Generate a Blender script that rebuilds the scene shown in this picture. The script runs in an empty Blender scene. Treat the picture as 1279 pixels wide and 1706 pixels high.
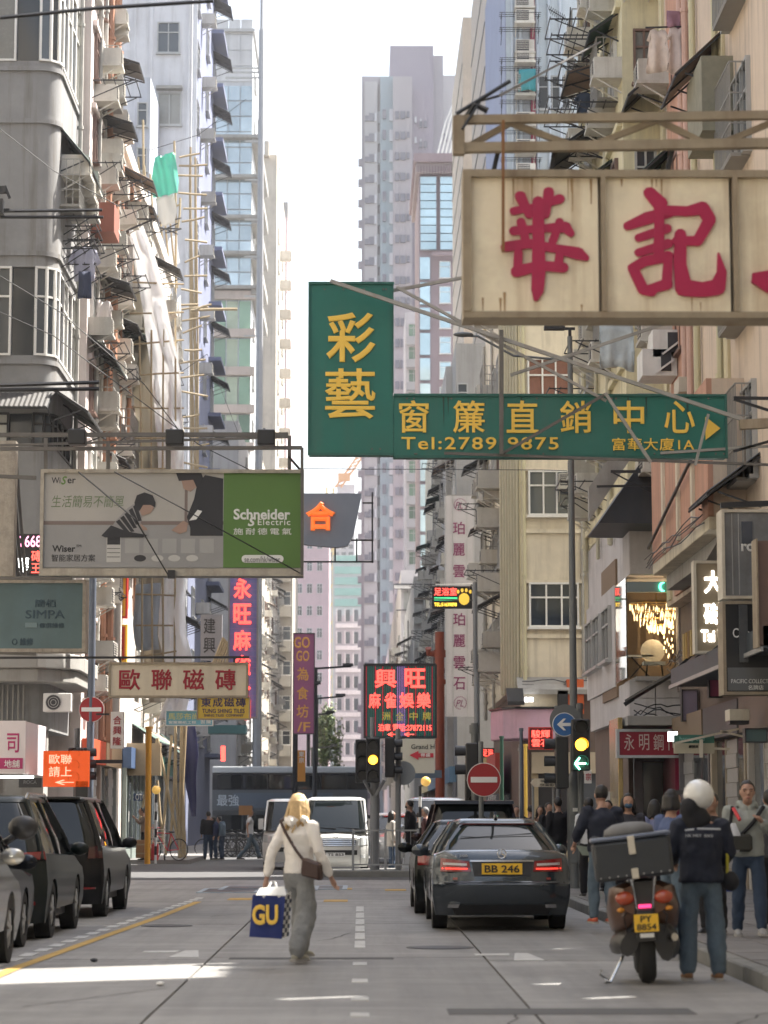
import bpy, bmesh, math, random
from mathutils import Vector, Matrix, Euler, noise
R = math.radians
rnd = random.Random(7)
scene = bpy.context.scene
C = scene.collection
# ---------------------------------------------------------------- camera, sky, sun, exposure
CAMH = 1.45
cam = bpy.data.cameras.new('camera'); camo = bpy.data.objects.new('camera', cam); C.objects.link(camo)
scene.camera = camo
cam.sensor_fit = 'VERTICAL'; cam.sensor_height = 36; cam.lens = 85; cam.clip_end = 6000; cam.clip_start = .1
camo.location = (0, 0, CAMH); camo.rotation_euler = (R(90 + 7.2), 0, R(-.562))
cam.dof.use_dof = True; cam.dof.focus_distance = 48; cam.dof.aperture_fstop = 2.5
F = 85 / 36 * 1706
ROT = camo.rotation_euler.to_matrix()
def P(px, py, d):
    v = ROT @ Vector(((px - 639.5) / F, (853 - py) / F, -1)); t = d / v.y
    return Vector((v.x * t, d, CAMH + v.z * t))
def X(px, d): return P(px, 1360, d).x
def Z(py, d): return P(600, py, d).z
SUN_AZ = math.atan2(1, .5); SUN_EL = R(57)
w = bpy.data.worlds.new('World'); scene.world = w; w.use_nodes = True
nt = w.node_tree; bg = nt.nodes['Background']
sky = nt.nodes.new('ShaderNodeTexSky'); sky.sky_type = 'NISHITA'; sky.sun_disc = False
sky.sun_elevation = SUN_EL; sky.sun_rotation = SUN_AZ; sky.air_density = 1.2; sky.dust_density = 4; sky.ozone_density = 1
hs = nt.nodes.new('ShaderNodeHueSaturation'); hs.inputs['Saturation'].default_value = .6
nt.links.new(sky.outputs[0], hs.inputs['Color']); nt.links.new(hs.outputs[0], bg.inputs[0]); bg.inputs[1].default_value = .10
sl = bpy.data.lights.new('sun', 'SUN'); so = bpy.data.objects.new('sun', sl); C.objects.link(so)
sl.energy = 5; sl.angle = R(.5); sl.color = (1, .95, .87)
sd = Vector((math.sin(SUN_AZ) * math.cos(SUN_EL), math.cos(SUN_AZ) * math.cos(SUN_EL), math.sin(SUN_EL)))
so.rotation_euler = sd.to_track_quat('Z', 'Y').to_euler()
vs = scene.view_settings; vs.view_transform = 'Standard'; vs.look = 'None'; vs.gamma = 1; vs.exposure = 1.9
scene.cycles.max_bounces = 6; scene.cycles.volume_bounces = 0; scene.cycles.use_denoising = True
# ---------------------------------------------------------------- materials
MATS = {}
def mat(name, col, rough=.75, metal=0, var=.0, scale=1.5, streak=0, bump=0, emit=0, ecol=None, rand=0, coat=0, spec=.5, trans=0, lane=0, dirt=(.12, .1, .08)):
    if name in MATS: return MATS[name]
    m = bpy.data.materials.new(name); m.use_nodes = True; n = m.node_tree; b = n.nodes['Principled BSDF']
    b.inputs['Base Color'].default_value = (*col, 1); b.inputs['Roughness'].default_value = rough; b.inputs['Metallic'].default_value = metal
    b.inputs['Specular IOR Level'].default_value = spec; b.inputs['Coat Weight'].default_value = coat; b.inputs['Coat Roughness'].default_value = .06
    L = n.links.new; N = n.nodes.new
    if emit:
        b.inputs['Emission Color'].default_value = (*(ecol or col), 1); b.inputs['Emission Strength'].default_value = emit
    if trans: b.inputs['Transmission Weight'].default_value = trans; b.inputs['IOR'].default_value = 1.2
    last = None
    if var or streak or rand:
        rgb = N('ShaderNodeRGB'); rgb.outputs[0].default_value = (*col, 1); last = rgb.outputs[0]
        geo = N('ShaderNodeNewGeometry')
    def mix(a, c2, fac, typ='MIX'):
        x = N('ShaderNodeMix'); x.data_type = 'RGBA'; x.blend_type = typ
        L(fac, x.inputs[0]) if not isinstance(fac, float) else setattr(x.inputs[0], 'default_value', fac)
        L(a, x.inputs[6])
        L(c2, x.inputs[7]) if hasattr(c2, 'links') else setattr(x.inputs[7], 'default_value', (*c2, 1))
        return x.outputs[2]
    def noisefac(sc, vec, lo, hi, amt, det=6):
        t = N('ShaderNodeTexNoise'); t.inputs['Scale'].default_value = sc; t.inputs['Detail'].default_value = det; t.inputs['Roughness'].default_value = .65; L(vec, t.inputs['Vector'])
        r = N('ShaderNodeMapRange'); r.inputs[1].default_value = lo; r.inputs[2].default_value = hi; r.inputs[4].default_value = amt; L(t.outputs[0], r.inputs[0]); return r.outputs[0]
    if rand:
        oi = N('ShaderNodeObjectInfo'); r = N('ShaderNodeMapRange'); r.inputs[3].default_value = 1 - rand; r.inputs[4].default_value = 1 + rand; L(oi.outputs['Random'], r.inputs[0])
        h = N('ShaderNodeHueSaturation'); L(r.outputs[0], h.inputs['Value']); L(last, h.inputs['Color']); last = h.outputs[0]
    if var:
        last = mix(last, tuple(c * .62 for c in col), noisefac(scale, geo.outputs['Position'], .42, .68, var))
        last = mix(last, tuple(min(1, c * 1.25) for c in col), noisefac(scale * 4.3, geo.outputs['Position'], .5, .75, var * .7))
    if streak:
        mp = N('ShaderNodeMapping'); mp.inputs['Scale'].default_value = (2.2, 2.2, .13); L(geo.outputs['Position'], mp.inputs[0])
        last = mix(last, dirt, noisefac(1.6, mp.outputs[0], .5, .78, streak, 8))
        last = mix(last, dirt, noisefac(.35, geo.outputs['Position'], .52, .7, streak * .5, 8))
    if last is not None: L(last, b.inputs['Base Color'])
    if lane:
        mp = N('ShaderNodeMapping'); mp.inputs['Scale'].default_value = (2.4, .09, 1); L(geo.outputs['Position'], mp.inputs[0])
        last = mix(last, tuple(c * .45 for c in col), noisefac(1.3, mp.outputs[0], .45, .75, lane, 8))
        last = mix(last, tuple(c * 1.5 for c in col), noisefac(9, geo.outputs['Position'], .62, .8, lane * .8, 3)); mp2 = N('ShaderNodeMapping'); mp2.inputs['Scale'].default_value = (.35, 1.6, 1); L(geo.outputs['Position'], mp2.inputs[0])
        last = mix(last, tuple(c * 1.45 for c in col), noisefac(1.1, mp2.outputs[0], .5, .75, lane, 6)); L(last, b.inputs['Base Color'])
    if bump:
        t = N('ShaderNodeTexNoise'); t.inputs['Scale'].default_value = scale * 12; t.inputs['Detail'].default_value = 5
        g = N('ShaderNodeNewGeometry'); L(g.outputs['Position'], t.inputs['Vector'])
        bp = N('ShaderNodeBump'); bp.inputs['Strength'].default_value = bump; bp.inputs['Distance'].default_value = .02; L(t.outputs[0], bp.inputs['Height']); L(bp.outputs[0], b.inputs['Normal'])
    MATS[name] = m; return m
def wallm(name, col, streak=.5, var=.35, sc=.5, rough=.85): return mat(name, col, rough, 0, var, sc, streak, .25)
STEEL = mat('weathered_steel', (.16, .15, .14), .55, .5, .5, 3, .5)
DARKM = mat('black_iron', (.035, .035, .038), .5, .3, .3, 4)
RUST = mat('rusty_frame', (.36, .30, .22), .7, .2, .6, 3, .5, dirt=(.13, .06, .03))
GREYP = mat('grey_paint', (.22, .23, .24), .5, .1, .3, 2, .2)
WHITEP = mat('white_paint', (.72, .71, .68), .55, 0, .25, 2, .3)
CREAMP = mat('cream_metal', (.62, .57, .47), .6, 0, .35, 3, .45, dirt=(.2, .12, .06))
BLACK = mat('black_plastic', (.02, .02, .022), .4)
RUBBER = mat('tyre_rubber', (.018, .018, .018), .85, 0, .3, 9)
CHROME = mat('chrome', (.6, .6, .6), .18, 1)
GLASS = mat('window_glass', (.055, .065, .075), .08, 0, rand=.7, spec=.7)
GLASSL = mat('curtained_glass', (.30, .30, .28), .25, 0, .3, 2, rand=.5)
GLASSB = mat('blue_curtain_wall_glass', (.46, .55, .60), .04, .5, .6, .35, rand=.25)
GLASSG = mat('green_glass', (.16, .26, .20), .08, .2, .3, .5, rand=.4)
ALU = mat('aluminium_frame', (.42, .42, .41), .45, .4, .2, 3, .3)
BROWNF = mat('brown_frame', (.16, .10, .08), .5, 0, .2)
PIPE = mat('pipe_grey', (.38, .37, .34), .6, 0, .4, 3, .4)
PIPER = mat('pipe_orange_brown', (.36, .18, .11), .6, 0, .4, 3, .3)
CONC = wallm('bare_concrete', (.33, .32, .30))
BAMBOO = mat('bamboo', (.36, .28, .17), .6, 0, .5, 5, .2)
# ---------------------------------------------------------------- mesh helpers
class MB:
    def __init__(s): s.v = []; s.f = []; s.m = []
    def add(s, vs, fs, mi=0):
        o = len(s.v); s.v += [Vector(v) for v in vs]; s.f += [tuple(i + o for i in f) for f in fs]; s.m += [mi] * len(fs); return s
    def box(s, x0, x1, y0, y1, z0, z1, mi=0):
        return s.add([(x0, y0, z0), (x1, y0, z0), (x1, y1, z0), (x0, y1, z0), (x0, y0, z1), (x1, y0, z1), (x1, y1, z1), (x0, y1, z1)],
              [(0, 3, 2, 1), (4, 5, 6, 7), (0, 1, 5, 4), (1, 2, 6, 5), (2, 3, 7, 6), (3, 0, 4, 7)], mi)
    def bar(s, a, b, w, h=None, mi=0):
        a = Vector(a); b = Vector(b); h = h or w; d = (b - a).normalized()
        u = Vector((0, 0, 1)) if abs(d.z) < .95 else Vector((0, 1, 0))
        r = d.cross(u).normalized(); u = r.cross(d)
        vs = [p + r * w / 2 * i + u * h / 2 * j for p in (a, b) for i, j in ((-1, -1), (1, -1), (1, 1), (-1, 1))]
        return s.add(vs, [(0, 3, 2, 1), (4, 5, 6, 7), (0, 1, 5, 4), (1, 2, 6, 5), (2, 3, 7, 6), (3, 0, 4, 7)], mi)
    def path(s, pts, r, n=6, mi=0, r2=None, cap=True):
        pts = [Vector(p) for p in pts]; rings = []; K = len(pts)
        for i, p in enumerate(pts):
            d = (pts[min(i + 1, K - 1)] - pts[max(i - 1, 0)]).normalized()
            u = Vector((0, 0, 1)) if abs(d.z) < .9 else Vector((0, 1, 0))
            a = d.cross(u).normalized(); b = a.cross(d)
            rr = r if r2 is None else r + (r2 - r) * i / (K - 1)
            rings.append([p + (a * math.cos(t) + b * math.sin(t)) * rr for t in [2 * math.pi * k / n for k in range(n)]])
        return s.loft(rings, cap, mi)
    def loft(s, rings, cap=True, mi=0, closed=False):
        n = len(rings[0]); vs = [p for r in rings for p in r]; fs = []
        for i in range(len(rings) - 1 + (1 if closed else 0)):
            j = (i + 1) % len(rings)
            for k in range(n): fs.append((i * n + k, i * n + (k + 1) % n, j * n + (k + 1) % n, j * n + k))
        if cap and not closed: fs += [tuple(range(n))[::-1], tuple((len(rings) - 1) * n + k for k in range(n))]
        return s.add(vs, fs, mi)
    def cyl(s, c, r, z0, z1, n=12, r2=None, mi=0): return s.path([(c[0], c[1], z0), (c[0], c[1], z1)], r, n, mi, r2)
    def ell(s, c, rx, ry, rz, n=12, m=8, mi=0):
        rings = [[Vector((c[0] + rx * math.sin(a) * math.cos(t), c[1] + ry * math.sin(a) * math.sin(t), c[2] + rz * math.cos(a))) for t in [2 * math.pi * k / n for k in range(n)]] for a in [math.pi * (.02 + .96 * i / m) for i in range(m + 1)]]
        return s.loft(rings, True, mi)
    def prism(s, pts, y0, y1, mi=0):   # polygon in X,Z pushed along Y
        return s.loft([[Vector((x, y0, z)) for x, z in pts], [Vector((x, y1, z)) for x, z in pts]], True, mi)
    def prismx(s, pts, x0, x1, mi=0):  # polygon in Y,Z pushed along X
        return s.loft([[Vector((x0, y, z)) for y, z in pts], [Vector((x1, y, z)) for y, z in pts]], True, mi)
    def prismz(s, pts, z0, z1, mi=0):
        return s.loft([[Vector((x, y, z0)) for x, y in pts], [Vector((x, y, z1)) for x, y in pts]], True, mi)
    def mesh(s, name, mats, off=Vector(), smooth=False):
        me = bpy.data.meshes.new(name); me.from_pydata([tuple(v - off) for v in s.v], [], s.f)
        for m in (mats if isinstance(mats, (list, tuple)) else [mats]): me.materials.append(m)
        if any(s.m): me.polygons.foreach_set('material_index', s.m)
        bm = bmesh.new(); bm.from_mesh(me); bmesh.ops.recalc_face_normals(bm, faces=bm.faces); bm.to_mesh(me); bm.free()
        if smooth is True: me.shade_smooth()
        elif smooth: me.shade_smooth(); me.set_sharp_from_angle(angle=smooth)
        return me
    def build(s, name, mats, parent=None, smooth=False, bevel=0, loc=None):
        off = wloc(parent) if parent else Vector(loc or (0, 0, 0))
        o = bpy.data.objects.new(name, s.mesh(name, mats, off, smooth)); C.objects.link(o)
        if parent: o.parent = parent
        elif loc: o.location = loc
        if bevel:
            b = o.modifiers.new('bevel', 'BEVEL'); b.width = bevel; b.segments = 2; b.limit_method = 'ANGLE'
        return o
def wloc(o):
    v = Vector()
    while o: v += o.location; o = o.parent
    return v
def tag(o, label=None, cat=None, group=None, kind=None):
    if label: o['label'] = label
    if cat: o['category'] = cat
    if group: o['group'] = group
    if kind: o['kind'] = kind
    return o
def thing(name, label, cat, loc, group=None):
    o = bpy.data.objects.new(name, None); o.empty_display_size = .2; C.objects.link(o); o.location = loc
    return tag(o, label, cat, group)
def inst(me, name, parent, loc, rz=0, sc=None):
    o = bpy.data.objects.new(name, me); C.objects.link(o); o.parent = parent
    o.location = Vector(loc) - (wloc(parent) if parent else Vector()); o.rotation_euler.z = rz
    if sc: o.scale = sc
    return o
def copy_tree(o, parent=None):
    c = o.copy(); C.objects.link(c); c.parent = parent
    for ch in list(o.children): copy_tree(ch, c)
    return c
# lettering: the built-in font as a mesh, fitted into a rectangle
FIT = {}
def glyphs(s, off, ext, shear=0, sp=1):
    k = (s, off, ext, shear, sp)
    if k in FIT: return FIT[k]
    cu = bpy.data.curves.new('t', 'FONT'); cu.body = s; cu.size = 1; cu.offset = min(off, 0); cu.bevel_depth = max(off, 0) * .8; cu.bevel_resolution = 0; cu.extrude = ext; cu.shear = shear; cu.resolution_u = 3; cu.space_character = sp; cu.space_line = 1.05
    o = bpy.data.objects.new('t', cu); C.objects.link(o)
    me = bpy.data.meshes.new_from_object(o)
    vs = [v.co.copy() for v in me.vertices]; fs = [tuple(p.vertices) for p in me.polygons]
    bpy.data.objects.remove(o); bpy.data.curves.remove(cu); bpy.data.meshes.remove(me)
    if not vs: vs = [Vector((0, 0, 0)), Vector((1, 0, 0)), Vector((1, 1, 0))]; fs = [(0, 1, 2)]
    x0 = min(v.x for v in vs); x1 = max(v.x for v in vs); y0 = min(v.y for v in vs); y1 = max(v.y for v in vs)
    FIT[k] = ([((v.x - x0) / (x1 - x0), (v.y - y0) / (y1 - y0), v.z / max(ext, 1e-6)) for v in vs], fs); return FIT[k]
def letters(s, x0, x1, z0, z1, y, m, parent, off=.012, ext=.012, face=-1, shear=0, sp=1, name='lettering'):
    """face -1: read from the camera's side, in plane y; 'R' : on a wall facing +X at x=y, running x0..x1 along Y"""
    vs, fs = glyphs(s, off, .02, shear, sp)
    b = MB(); out = []
    for u, v, q in vs:
        if face == -1: out.append((x0 + (x1 - x0) * u, y - ext * (q + 1) / 2, z0 + (z1 - z0) * v))
        else: out.append((y + (ext if face == 'R' else -ext) * (q + 1) / 2, x0 + (x1 - x0) * u, z0 + (z1 - z0) * v))
    b.add(out, fs); return b.build(name, m, parent)
def lpx(s, a, b_, c, d_, dist, m, parent, **k):   # same, rectangle measured on the sign
    return letters(s, X(a, dist), X(c, dist), Z(d_, dist), Z(b_, dist), dist, m, parent, **k)
# ---------------------------------------------------------------- facade pieces (local: outward = -Y, base centre at the origin)
MC = {}
RZ = {'F': 0, 'R': R(90), 'L': R(-90)}
def cached(key, f):
    if key not in MC: MC[key] = f()
    return MC[key]
def fpos(face, wallc, a, z):   # wallc = plane coordinate, a = coordinate along the wall
    return Vector((a, wallc, z)) if face == 'F' else Vector((wallc, a, z))
def win(parent, face, wallc, a, z, w, h, cols=2, fm=ALU, pm=GLASS, top=True, sill=True, pane=True, dep=.09):
    w = round(w, 2); h = round(h, 2)
    def fr():
        b = MB(); t = .055; e = dep
        b.box(-w / 2 - t, -w / 2, -e, .05, 0, h); b.box(w / 2, w / 2 + t, -e, .05, 0, h)
        b.box(-w / 2 - t, w / 2 + t, -e - .002, .05, -t, 0); b.box(-w / 2 - t, w / 2 + t, -e - .002, .05, h, h + t)
        for i in range(1, cols): x = -w / 2 + w * i / cols; b.box(x - .025, x + .025, -e + .01, .04, .001, h - .001)
        if top: b.box(-w / 2 + .001, w / 2 - .001, -e + .015, .04, h * .66, h * .66 + .05)
        if sill: b.box(-w / 2 - .1, w / 2 + .1, -e - .08, .05, -t - .07, -t - .003)
        return b.mesh('window_frame', fm)
    def pn():
        b = MB(); b.box(-w / 2 + .002, w / 2 - .002, -e0, .03, .002, h - .002); return b.mesh('window_pane', pm)
    e0 = .03
    o = inst(cached(('wf', w, h, cols, fm.name, top, sill, dep), fr), 'window', parent, fpos(face, wallc, a, z), RZ[face])
    if pane:
        p = inst(cached(('wp', w, h, pm.name), pn), 'pane', None, (0, 0, 0)); p.parent = o; p.location = (0, 0, 0)
    return o
def ac(parent, face, wallc, a, z, s=1, big=False):
    def body():
        b = MB(); b.box(-.32, .32, -.62, .0, .0, .42); b.box(-.36, .36, -.66, .0, -.07, -.005); 
        b.bar((-.3, -.6, -.05), (-.3, -.02, -.4), .03); b.bar((.3, -.6, -.05), (.3, -.02, -.4), .03); return b.mesh('ac_case', ACM)
    def gr():
        b = MB(); b.box(-.28, .12, -.632, -.61, .05, .37)
        b.box(-.29, .13, -.6316, -.6, .04, .38); return b.mesh('ac_grille', BLACKG)
    def slat():
        b = MB()
        for i in range(5): b.box(-.28, .12, -.645, -.63, .08 + i * .06, .1 + i * .06)
        
        return b.mesh('ac_louvre', ACM)
    o = inst(cached('ac', body), 'air_conditioner', parent, fpos(face, wallc, a, z), RZ[face], (s, s, s))
    g = inst(cached('acg', gr), 'grille', None, (0, 0, 0)); g.parent = o
    g = inst(cached('acs', slat), 'louvre', None, (0, 0, 0)); g.parent = o
    return o
ACM = mat('ac_enamel', (.52, .50, .45), .6, 0, .3, 3, .5, rand=.25, dirt=(.2, .14, .08)); BLACKG = mat('dark_grille', (.04, .04, .045), .6)
def awning(parent, face, wallc, a, z, w, d=.9, drop=.4, m=None, n=None):
    m = m or AWN; n = n or max(6, int(w / .12))
    def f():
        b = MB(); top = []; bot = []
        for k in range(2 * n + 1):
            x = -w / 2 + w * k / (2 * n); q = .02 * (k % 2)
            top.append((x, 0, drop + q)); bot.append((x, -d, q))
        vs = top + bot; N = 2 * n + 1
        b.add(vs, [(i, i + 1, N + i + 1, N + i) for i in range(N - 1)])
        b.add([(v[0], v[1], v[2] + .015) for v in vs], [(i, N + i, N + i + 1, i + 1) for i in range(N - 1)])
        for x in (-w / 2, 0, w / 2): b.bar((x, 0, drop - .06), (x, -d, -.04), .035, mi=1); b.bar((x, 0, -.25), (x, -d * .8, .02), .03, mi=1)
        b.bar((-w / 2, -d + .02, -.02), (w / 2, -d + .02, -.02), .035, mi=1)
        return b.mesh('awning', [m, DARKM])
    return inst(cached(('aw', round(w, 2), d, drop, m.name), f), 'awning', parent, fpos(face, wallc, a, z), RZ[face])
AWN = mat('corrugated_awning', (.07, .067, .065), .6, .2, .5, 3, .5, dirt=(.05, .04, .03)); AWNG = mat('corrugated_green', (.06, .11, .09), .6, .1, .5, 3, .5)
AWNB = mat('corrugated_brown', (.28, .20, .15), .6, 0, .5, 3, .4)
def rack(parent, face, wallc, a, z, w=1.6, d=1.1, n=4):
    def f():
        b = MB()
        for x in (-w / 2, w / 2): b.bar((x, 0, 0), (x, -d, 0), .03); b.bar((x, 0, -.5), (x, -d * .9, -.02), .025)
        for i in range(n): y = -d * (i + 1) / n; b.bar((-w / 2 - .1, y, .02), (w / 2 + .1, y, .02), .022)
        return b.mesh('drying_rack', DARKM)
    return inst(cached(('rk', w, d, n), f), 'drying_rack', parent, fpos(face, wallc, a, z), RZ[face])
def cage(parent, face, wallc, a, z, w=1.6, h=1.5, d=.5):
    def f():
        b = MB(); n = int(w / .16)
        b.box(-w / 2, w / 2, -d, 0, -.05, 0)
        for i in range(n + 1): x = -w / 2 + w * i / n; b.bar((x, -d, 0), (x, -d, h), .02)
        for q in (0, .33, .66, 1): b.bar((-w / 2, -d, h * q), (w / 2, -d, h * q), .025); b.bar((-w / 2, 0, h * q), (-w / 2, -d, h * q), .025); b.bar((w / 2, 0, h * q), (w / 2, -d, h * q), .025)
        for i in (1, 2): y = -d * i / 3; b.bar((-w / 2, y, 0), (-w / 2, y, h), .02); b.bar((w / 2, y, 0), (w / 2, y, h), .02)
        return b.mesh('window_cage', CAGEM)
    return inst(cached(('cg', w, h, d), f), 'window_cage', parent, fpos(face, wallc, a, z), RZ[face])
CAGEM = mat('cage_bars', (.30, .29, .27), .5, .4, .3)
def pipe(parent, face, wallc, a, z0, z1, r=.055, m=None):
    def f():
        b = MB(); b.cyl((0, -r - .03), r, 0, z1 - z0, 8)
        z = .6
        while z < z1 - z0: b.cyl((0, -r - .03), r * 1.4, z, z + .09, 8); b.box(-.02, .02, -.04, .02, z, z + .05); z += 2.9
        return b.mesh('drain_pipe', m or PIPE, smooth=R(40))
    return inst(cached(('pp', round(z1 - z0, 1), r, (m or PIPE).name), f), 'drain_pipe', parent, fpos(face, wallc, a, z0), RZ[face])
def cabling(parent, face, wallc, a0, a1, z, seed, m=None):
    r = random.Random(seed); b = MB()
    for k in range(4):
        pts = []; zz = z + r.uniform(-.2, .2)
        for i in range(9):
            a = a0 + (a1 - a0) * i / 8; p = fpos(face, wallc, a, zz + r.uniform(-.12, .05)); o = -.08 - .03 * k
            pts.append(p + (Vector((0, o, 0)) if face == 'F' else Vector((-o if face == 'R' else o, 0, 0))))
        b.path(pts, .014, 4)
    return b.build('cable', m or BLACK, parent)
def clutter(parent, face, wallc, a0, a1, z0, z1, bay=2.4, floor=2.9, seed=1, ww=1.4, wh=1.35, acp=.6, awp=.35, rkp=.2, cgp=.15, ppe=2, fm=ALU, pm=None, awm=None, slab=None, pipem=None):
    r = random.Random(seed); nb = max(1, int(abs(a1 - a0) / bay)); bw = (a1 - a0) / nb; nf = int((z1 - z0) / floor + .01)
    for j in range(nf):
        z = z0 + j * floor
        for i in range(nb):
            a = a0 + bw * (i + .5)
            p = pm or (GLASSL if r.random() < .3 else GLASS)
            win(parent, face, wallc, a, z + .9, ww, wh, 2 if ww < 1.7 else 3, r.choice([fm, fm, WHITEP, BROWNF]), p)
            if r.random() < cgp: cage(parent, face, wallc, a, z + .8, 1.6, 1.5, .5)
            if r.random() < acp: ac(parent, face, wallc, a + bw * r.uniform(.3, .45) * r.choice([-1, 1]), z + r.uniform(.5, 1.6), r.uniform(.9, 1.15))
            if r.random() < acp * .5: ac(parent, face, wallc, a + r.uniform(-.3, .3), z + .3, r.uniform(.9, 1.1))
            if r.random() < awp: awning(parent, face, wallc, a, z + 2.35, r.choice([1.8, 2.2]), r.choice([.7, .95]), r.choice([.3, .5]), r.choice(awm or [AWN, AWN, AWNG, AWNB]))
            if r.random() < rkp: rack(parent, face, wallc, a, z + .7, 1.6, r.choice([.8, 1.2]))
        if slab:
            q = .12; lo, hi = min(a0, a1), max(a0, a1); b = MB()
            if face == 'F': b.box(lo, hi, wallc - q, wallc, z - .12, z + .03)
            elif face == 'R': b.box(wallc, wallc + q, lo, hi, z - .12, z + .03)
            else: b.box(wallc - q, wallc, lo, hi, z - .12, z + .03)
            b.build('floor_ledge', slab, parent)
    for i in range(ppe):
        a = a0 + (a1 - a0) * (i + .93) / max(ppe, 1) - .1
        pipe(parent, face, wallc, a, z0 - 1, z1, r.choice([.05, .07]), pipem or PIPE)
        pipe(parent, face, wallc, a + .22, z0 - 1, z1, .04, pipem or PIPE)
def block(name, label, x0, x1, y0, y1, z1, m, z0=0, cat='building', group=None, parapet=.0, pm=None, roofbits=0):
    root = thing(name, label, cat, ((x0 + x1) / 2, (y0 + y1) / 2, z0), group)
    MB().box(x0, x1, y0, y1, z0, z1).build('wall', m, root)
    if parapet:
        b = MB(); t = .12
        b.box(x0 - t, x1 + t, y0 - t, y0 + .1, z1, z1 + parapet); b.box(x0 - t, x1 + t, y1 - .1, y1 + t, z1, z1 + parapet)
        b.box(x0 - t, x0 + .1, y0 + .1, y1 - .1, z1, z1 + parapet); b.box(x1 - .1, x1 + t, y0 + .1, y1 - .1, z1, z1 + parapet)
        b.build('roof_parapet', pm or m, root)
    for k in range(roofbits):
        b = MB(); cx = x0 + (x1 - x0) * (k + .7) / (roofbits + .6); b.box(cx - .6, cx + .6, y0 + 1, y0 + 2.5, z1, z1 + 1.2 + .6 * (k % 2)); b.build('roof_hut', m, root)
    return root
def garment(name, label, cat, loc, kind, m, face='F', group=None, s=1):
    """a piece of washing hung out of a window: a thin folded cloth with its own outline"""
    out = {'shirt': [(-.12, 0), (-.25, -.06), (-.36, -.34), (-.27, -.4), (-.2, -.26), (-.22, -.75), (.22, -.75), (.2, -.26), (.27, -.4), (.36, -.34), (.25, -.06), (.12, 0), (0, -.06)],
           'dress': [(-.1, 0), (-.2, -.05), (-.3, -.3), (-.2, -.33), (-.17, -.45), (-.33, -1.15), (-.1, -1.18), (.12, -1.12), (.33, -1.16), (.17, -.45), (.2, -.33), (.3, -.3), (.2, -.05), (.1, 0), (0, -.07)],
           'trousers': [(-.2, 0), (-.24, -.9), (-.06, -.9), (0, -.3), (.06, -.9), (.24, -.9), (.2, 0)],
           'sheet': [(-.5, 0), (-.46, -.8), (-.5, -1.3), (0, -1.2), (.5, -1.35), (.44, -.6), (.5, 0)]}[kind]
    bm = bmesh.new(); f = bm.faces.new([bm.verts.new((x * s, 0, z * s)) for x, z in out]); bmesh.ops.triangulate(bm, faces=[f]); bmesh.ops.subdivide_edges(bm, edges=bm.edges, cuts=4, use_grid_fill=True)
    r = rnd.random() * 9
    for v in bm.verts: v.co.y = .05 * math.sin(v.co.x * 22 + r) * min(1, -v.co.z * 2.5) + .06 * noise.noise(v.co * 4 + Vector((r, 0, 0)))
    e = bmesh.ops.extrude_face_region(bm, geom=bm.faces[:]); 
    for v in [g for g in e['geom'] if isinstance(g, bmesh.types.BMVert)]: v.co.y += .02
    me = bpy.data.meshes.new(name); bm.to_mesh(me); bm.free(); me.materials.append(m); me.shade_smooth()
    o = bpy.data.objects.new(name, me); C.objects.link(o); o.location = loc; o.rotation_euler.z = RZ[face] + rnd.uniform(-.3, .3)
    return tag(o, label, cat, group)
# ---------------------------------------------------------------- ground
ROADC = mat('concrete_road', (.15, .148, .145), .78, 0, .45, .6, .0, .35)
ASPH = mat('asphalt', (.075, .075, .077), .85, 0, .4, .9, 0, .5)
JOINT = mat('joint_tar', (.03, .03, .03), .9)
WLINE = mat('worn_white_paint', (.48, .48, .47), .7, 0, .7, 5, 0); YLINE = mat('worn_yellow_paint', (.45, .28, .06), .7, 0, .6, 4)
KERBM = mat('kerb_stone', (.20, .20, .19), .8, 0, .5, 2, .2, .3); PAVE = mat('paving_stone', (.17, .16, .155), .8, 0, .5, 1.2, 0, .3, rand=.12)
def sheet(name, x0, x1, y0, y1, z, m, kind='structure'):
    b = MB(); b.add([(x0, y0, z), (x1, y0, z), (x1, y1, z), (x0, y1, z)], [(0, 1, 2, 3)]); return tag(b.build(name, m), kind=kind)
sheet('ground', -1500, 1500, -300, 4000, -.05, ASPH)
sheet('cross_street_road', -80, 80, 56, 77, -.008, ASPH)
sheet('far_road', -5.4, 4.0, 77, 600, -.006, ASPH)
road = MB()                                                    # concrete slabs, each with its own slight relief and tarred joints between
road = tag(bpy.data.objects.new('concrete_road', None), kind='structure'); C.objects.link(road)
xs = [-5.75, -1.55, 1.3, 3.42]; ys = [2, 8.5, 13.6, 18.6, 25.3, 33.5, 43, 50, 57]
for i in range(3):
    for j in range(len(ys) - 1):
        b = MB(); g = .011; o = (.0, .35, -.3)[i]
        y0 = ys[j] + (o if j else 0) + g; y1 = ys[j + 1] + (o if j < len(ys) - 2 else 0) - g
        b.box(xs[i] + g, xs[i + 1] - g, y0, y1, -.2, .001 * ((i * 3 + j) % 3)); b.build('road_slab', mat('slab%d' % ((i + 2 * j) % 3), [(.225, .218, .21), (.20, .195, .188), (.245, .238, .23)][(i + 2 * j) % 3], .62, 0, .75, .5, 0, .5, lane=.6), road)
sheet('joint_bed', -5.75, 3.42, 2, 57, -.03, JOINT)
rp = MB()                                                      # a repaired patch and tar smears
for (x0, x1, y0, y1) in [(.66, 2.5, 18.2, 18.75), (-1.35, .35, 25.3, 25.55)]: rp.box(x0, x1, y0, y1, .0, .006)
tag(rp.build('road_patch', mat('tar_patch', (.09, .09, .092), .8, 0, .4, 3)), kind='structure')
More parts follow.
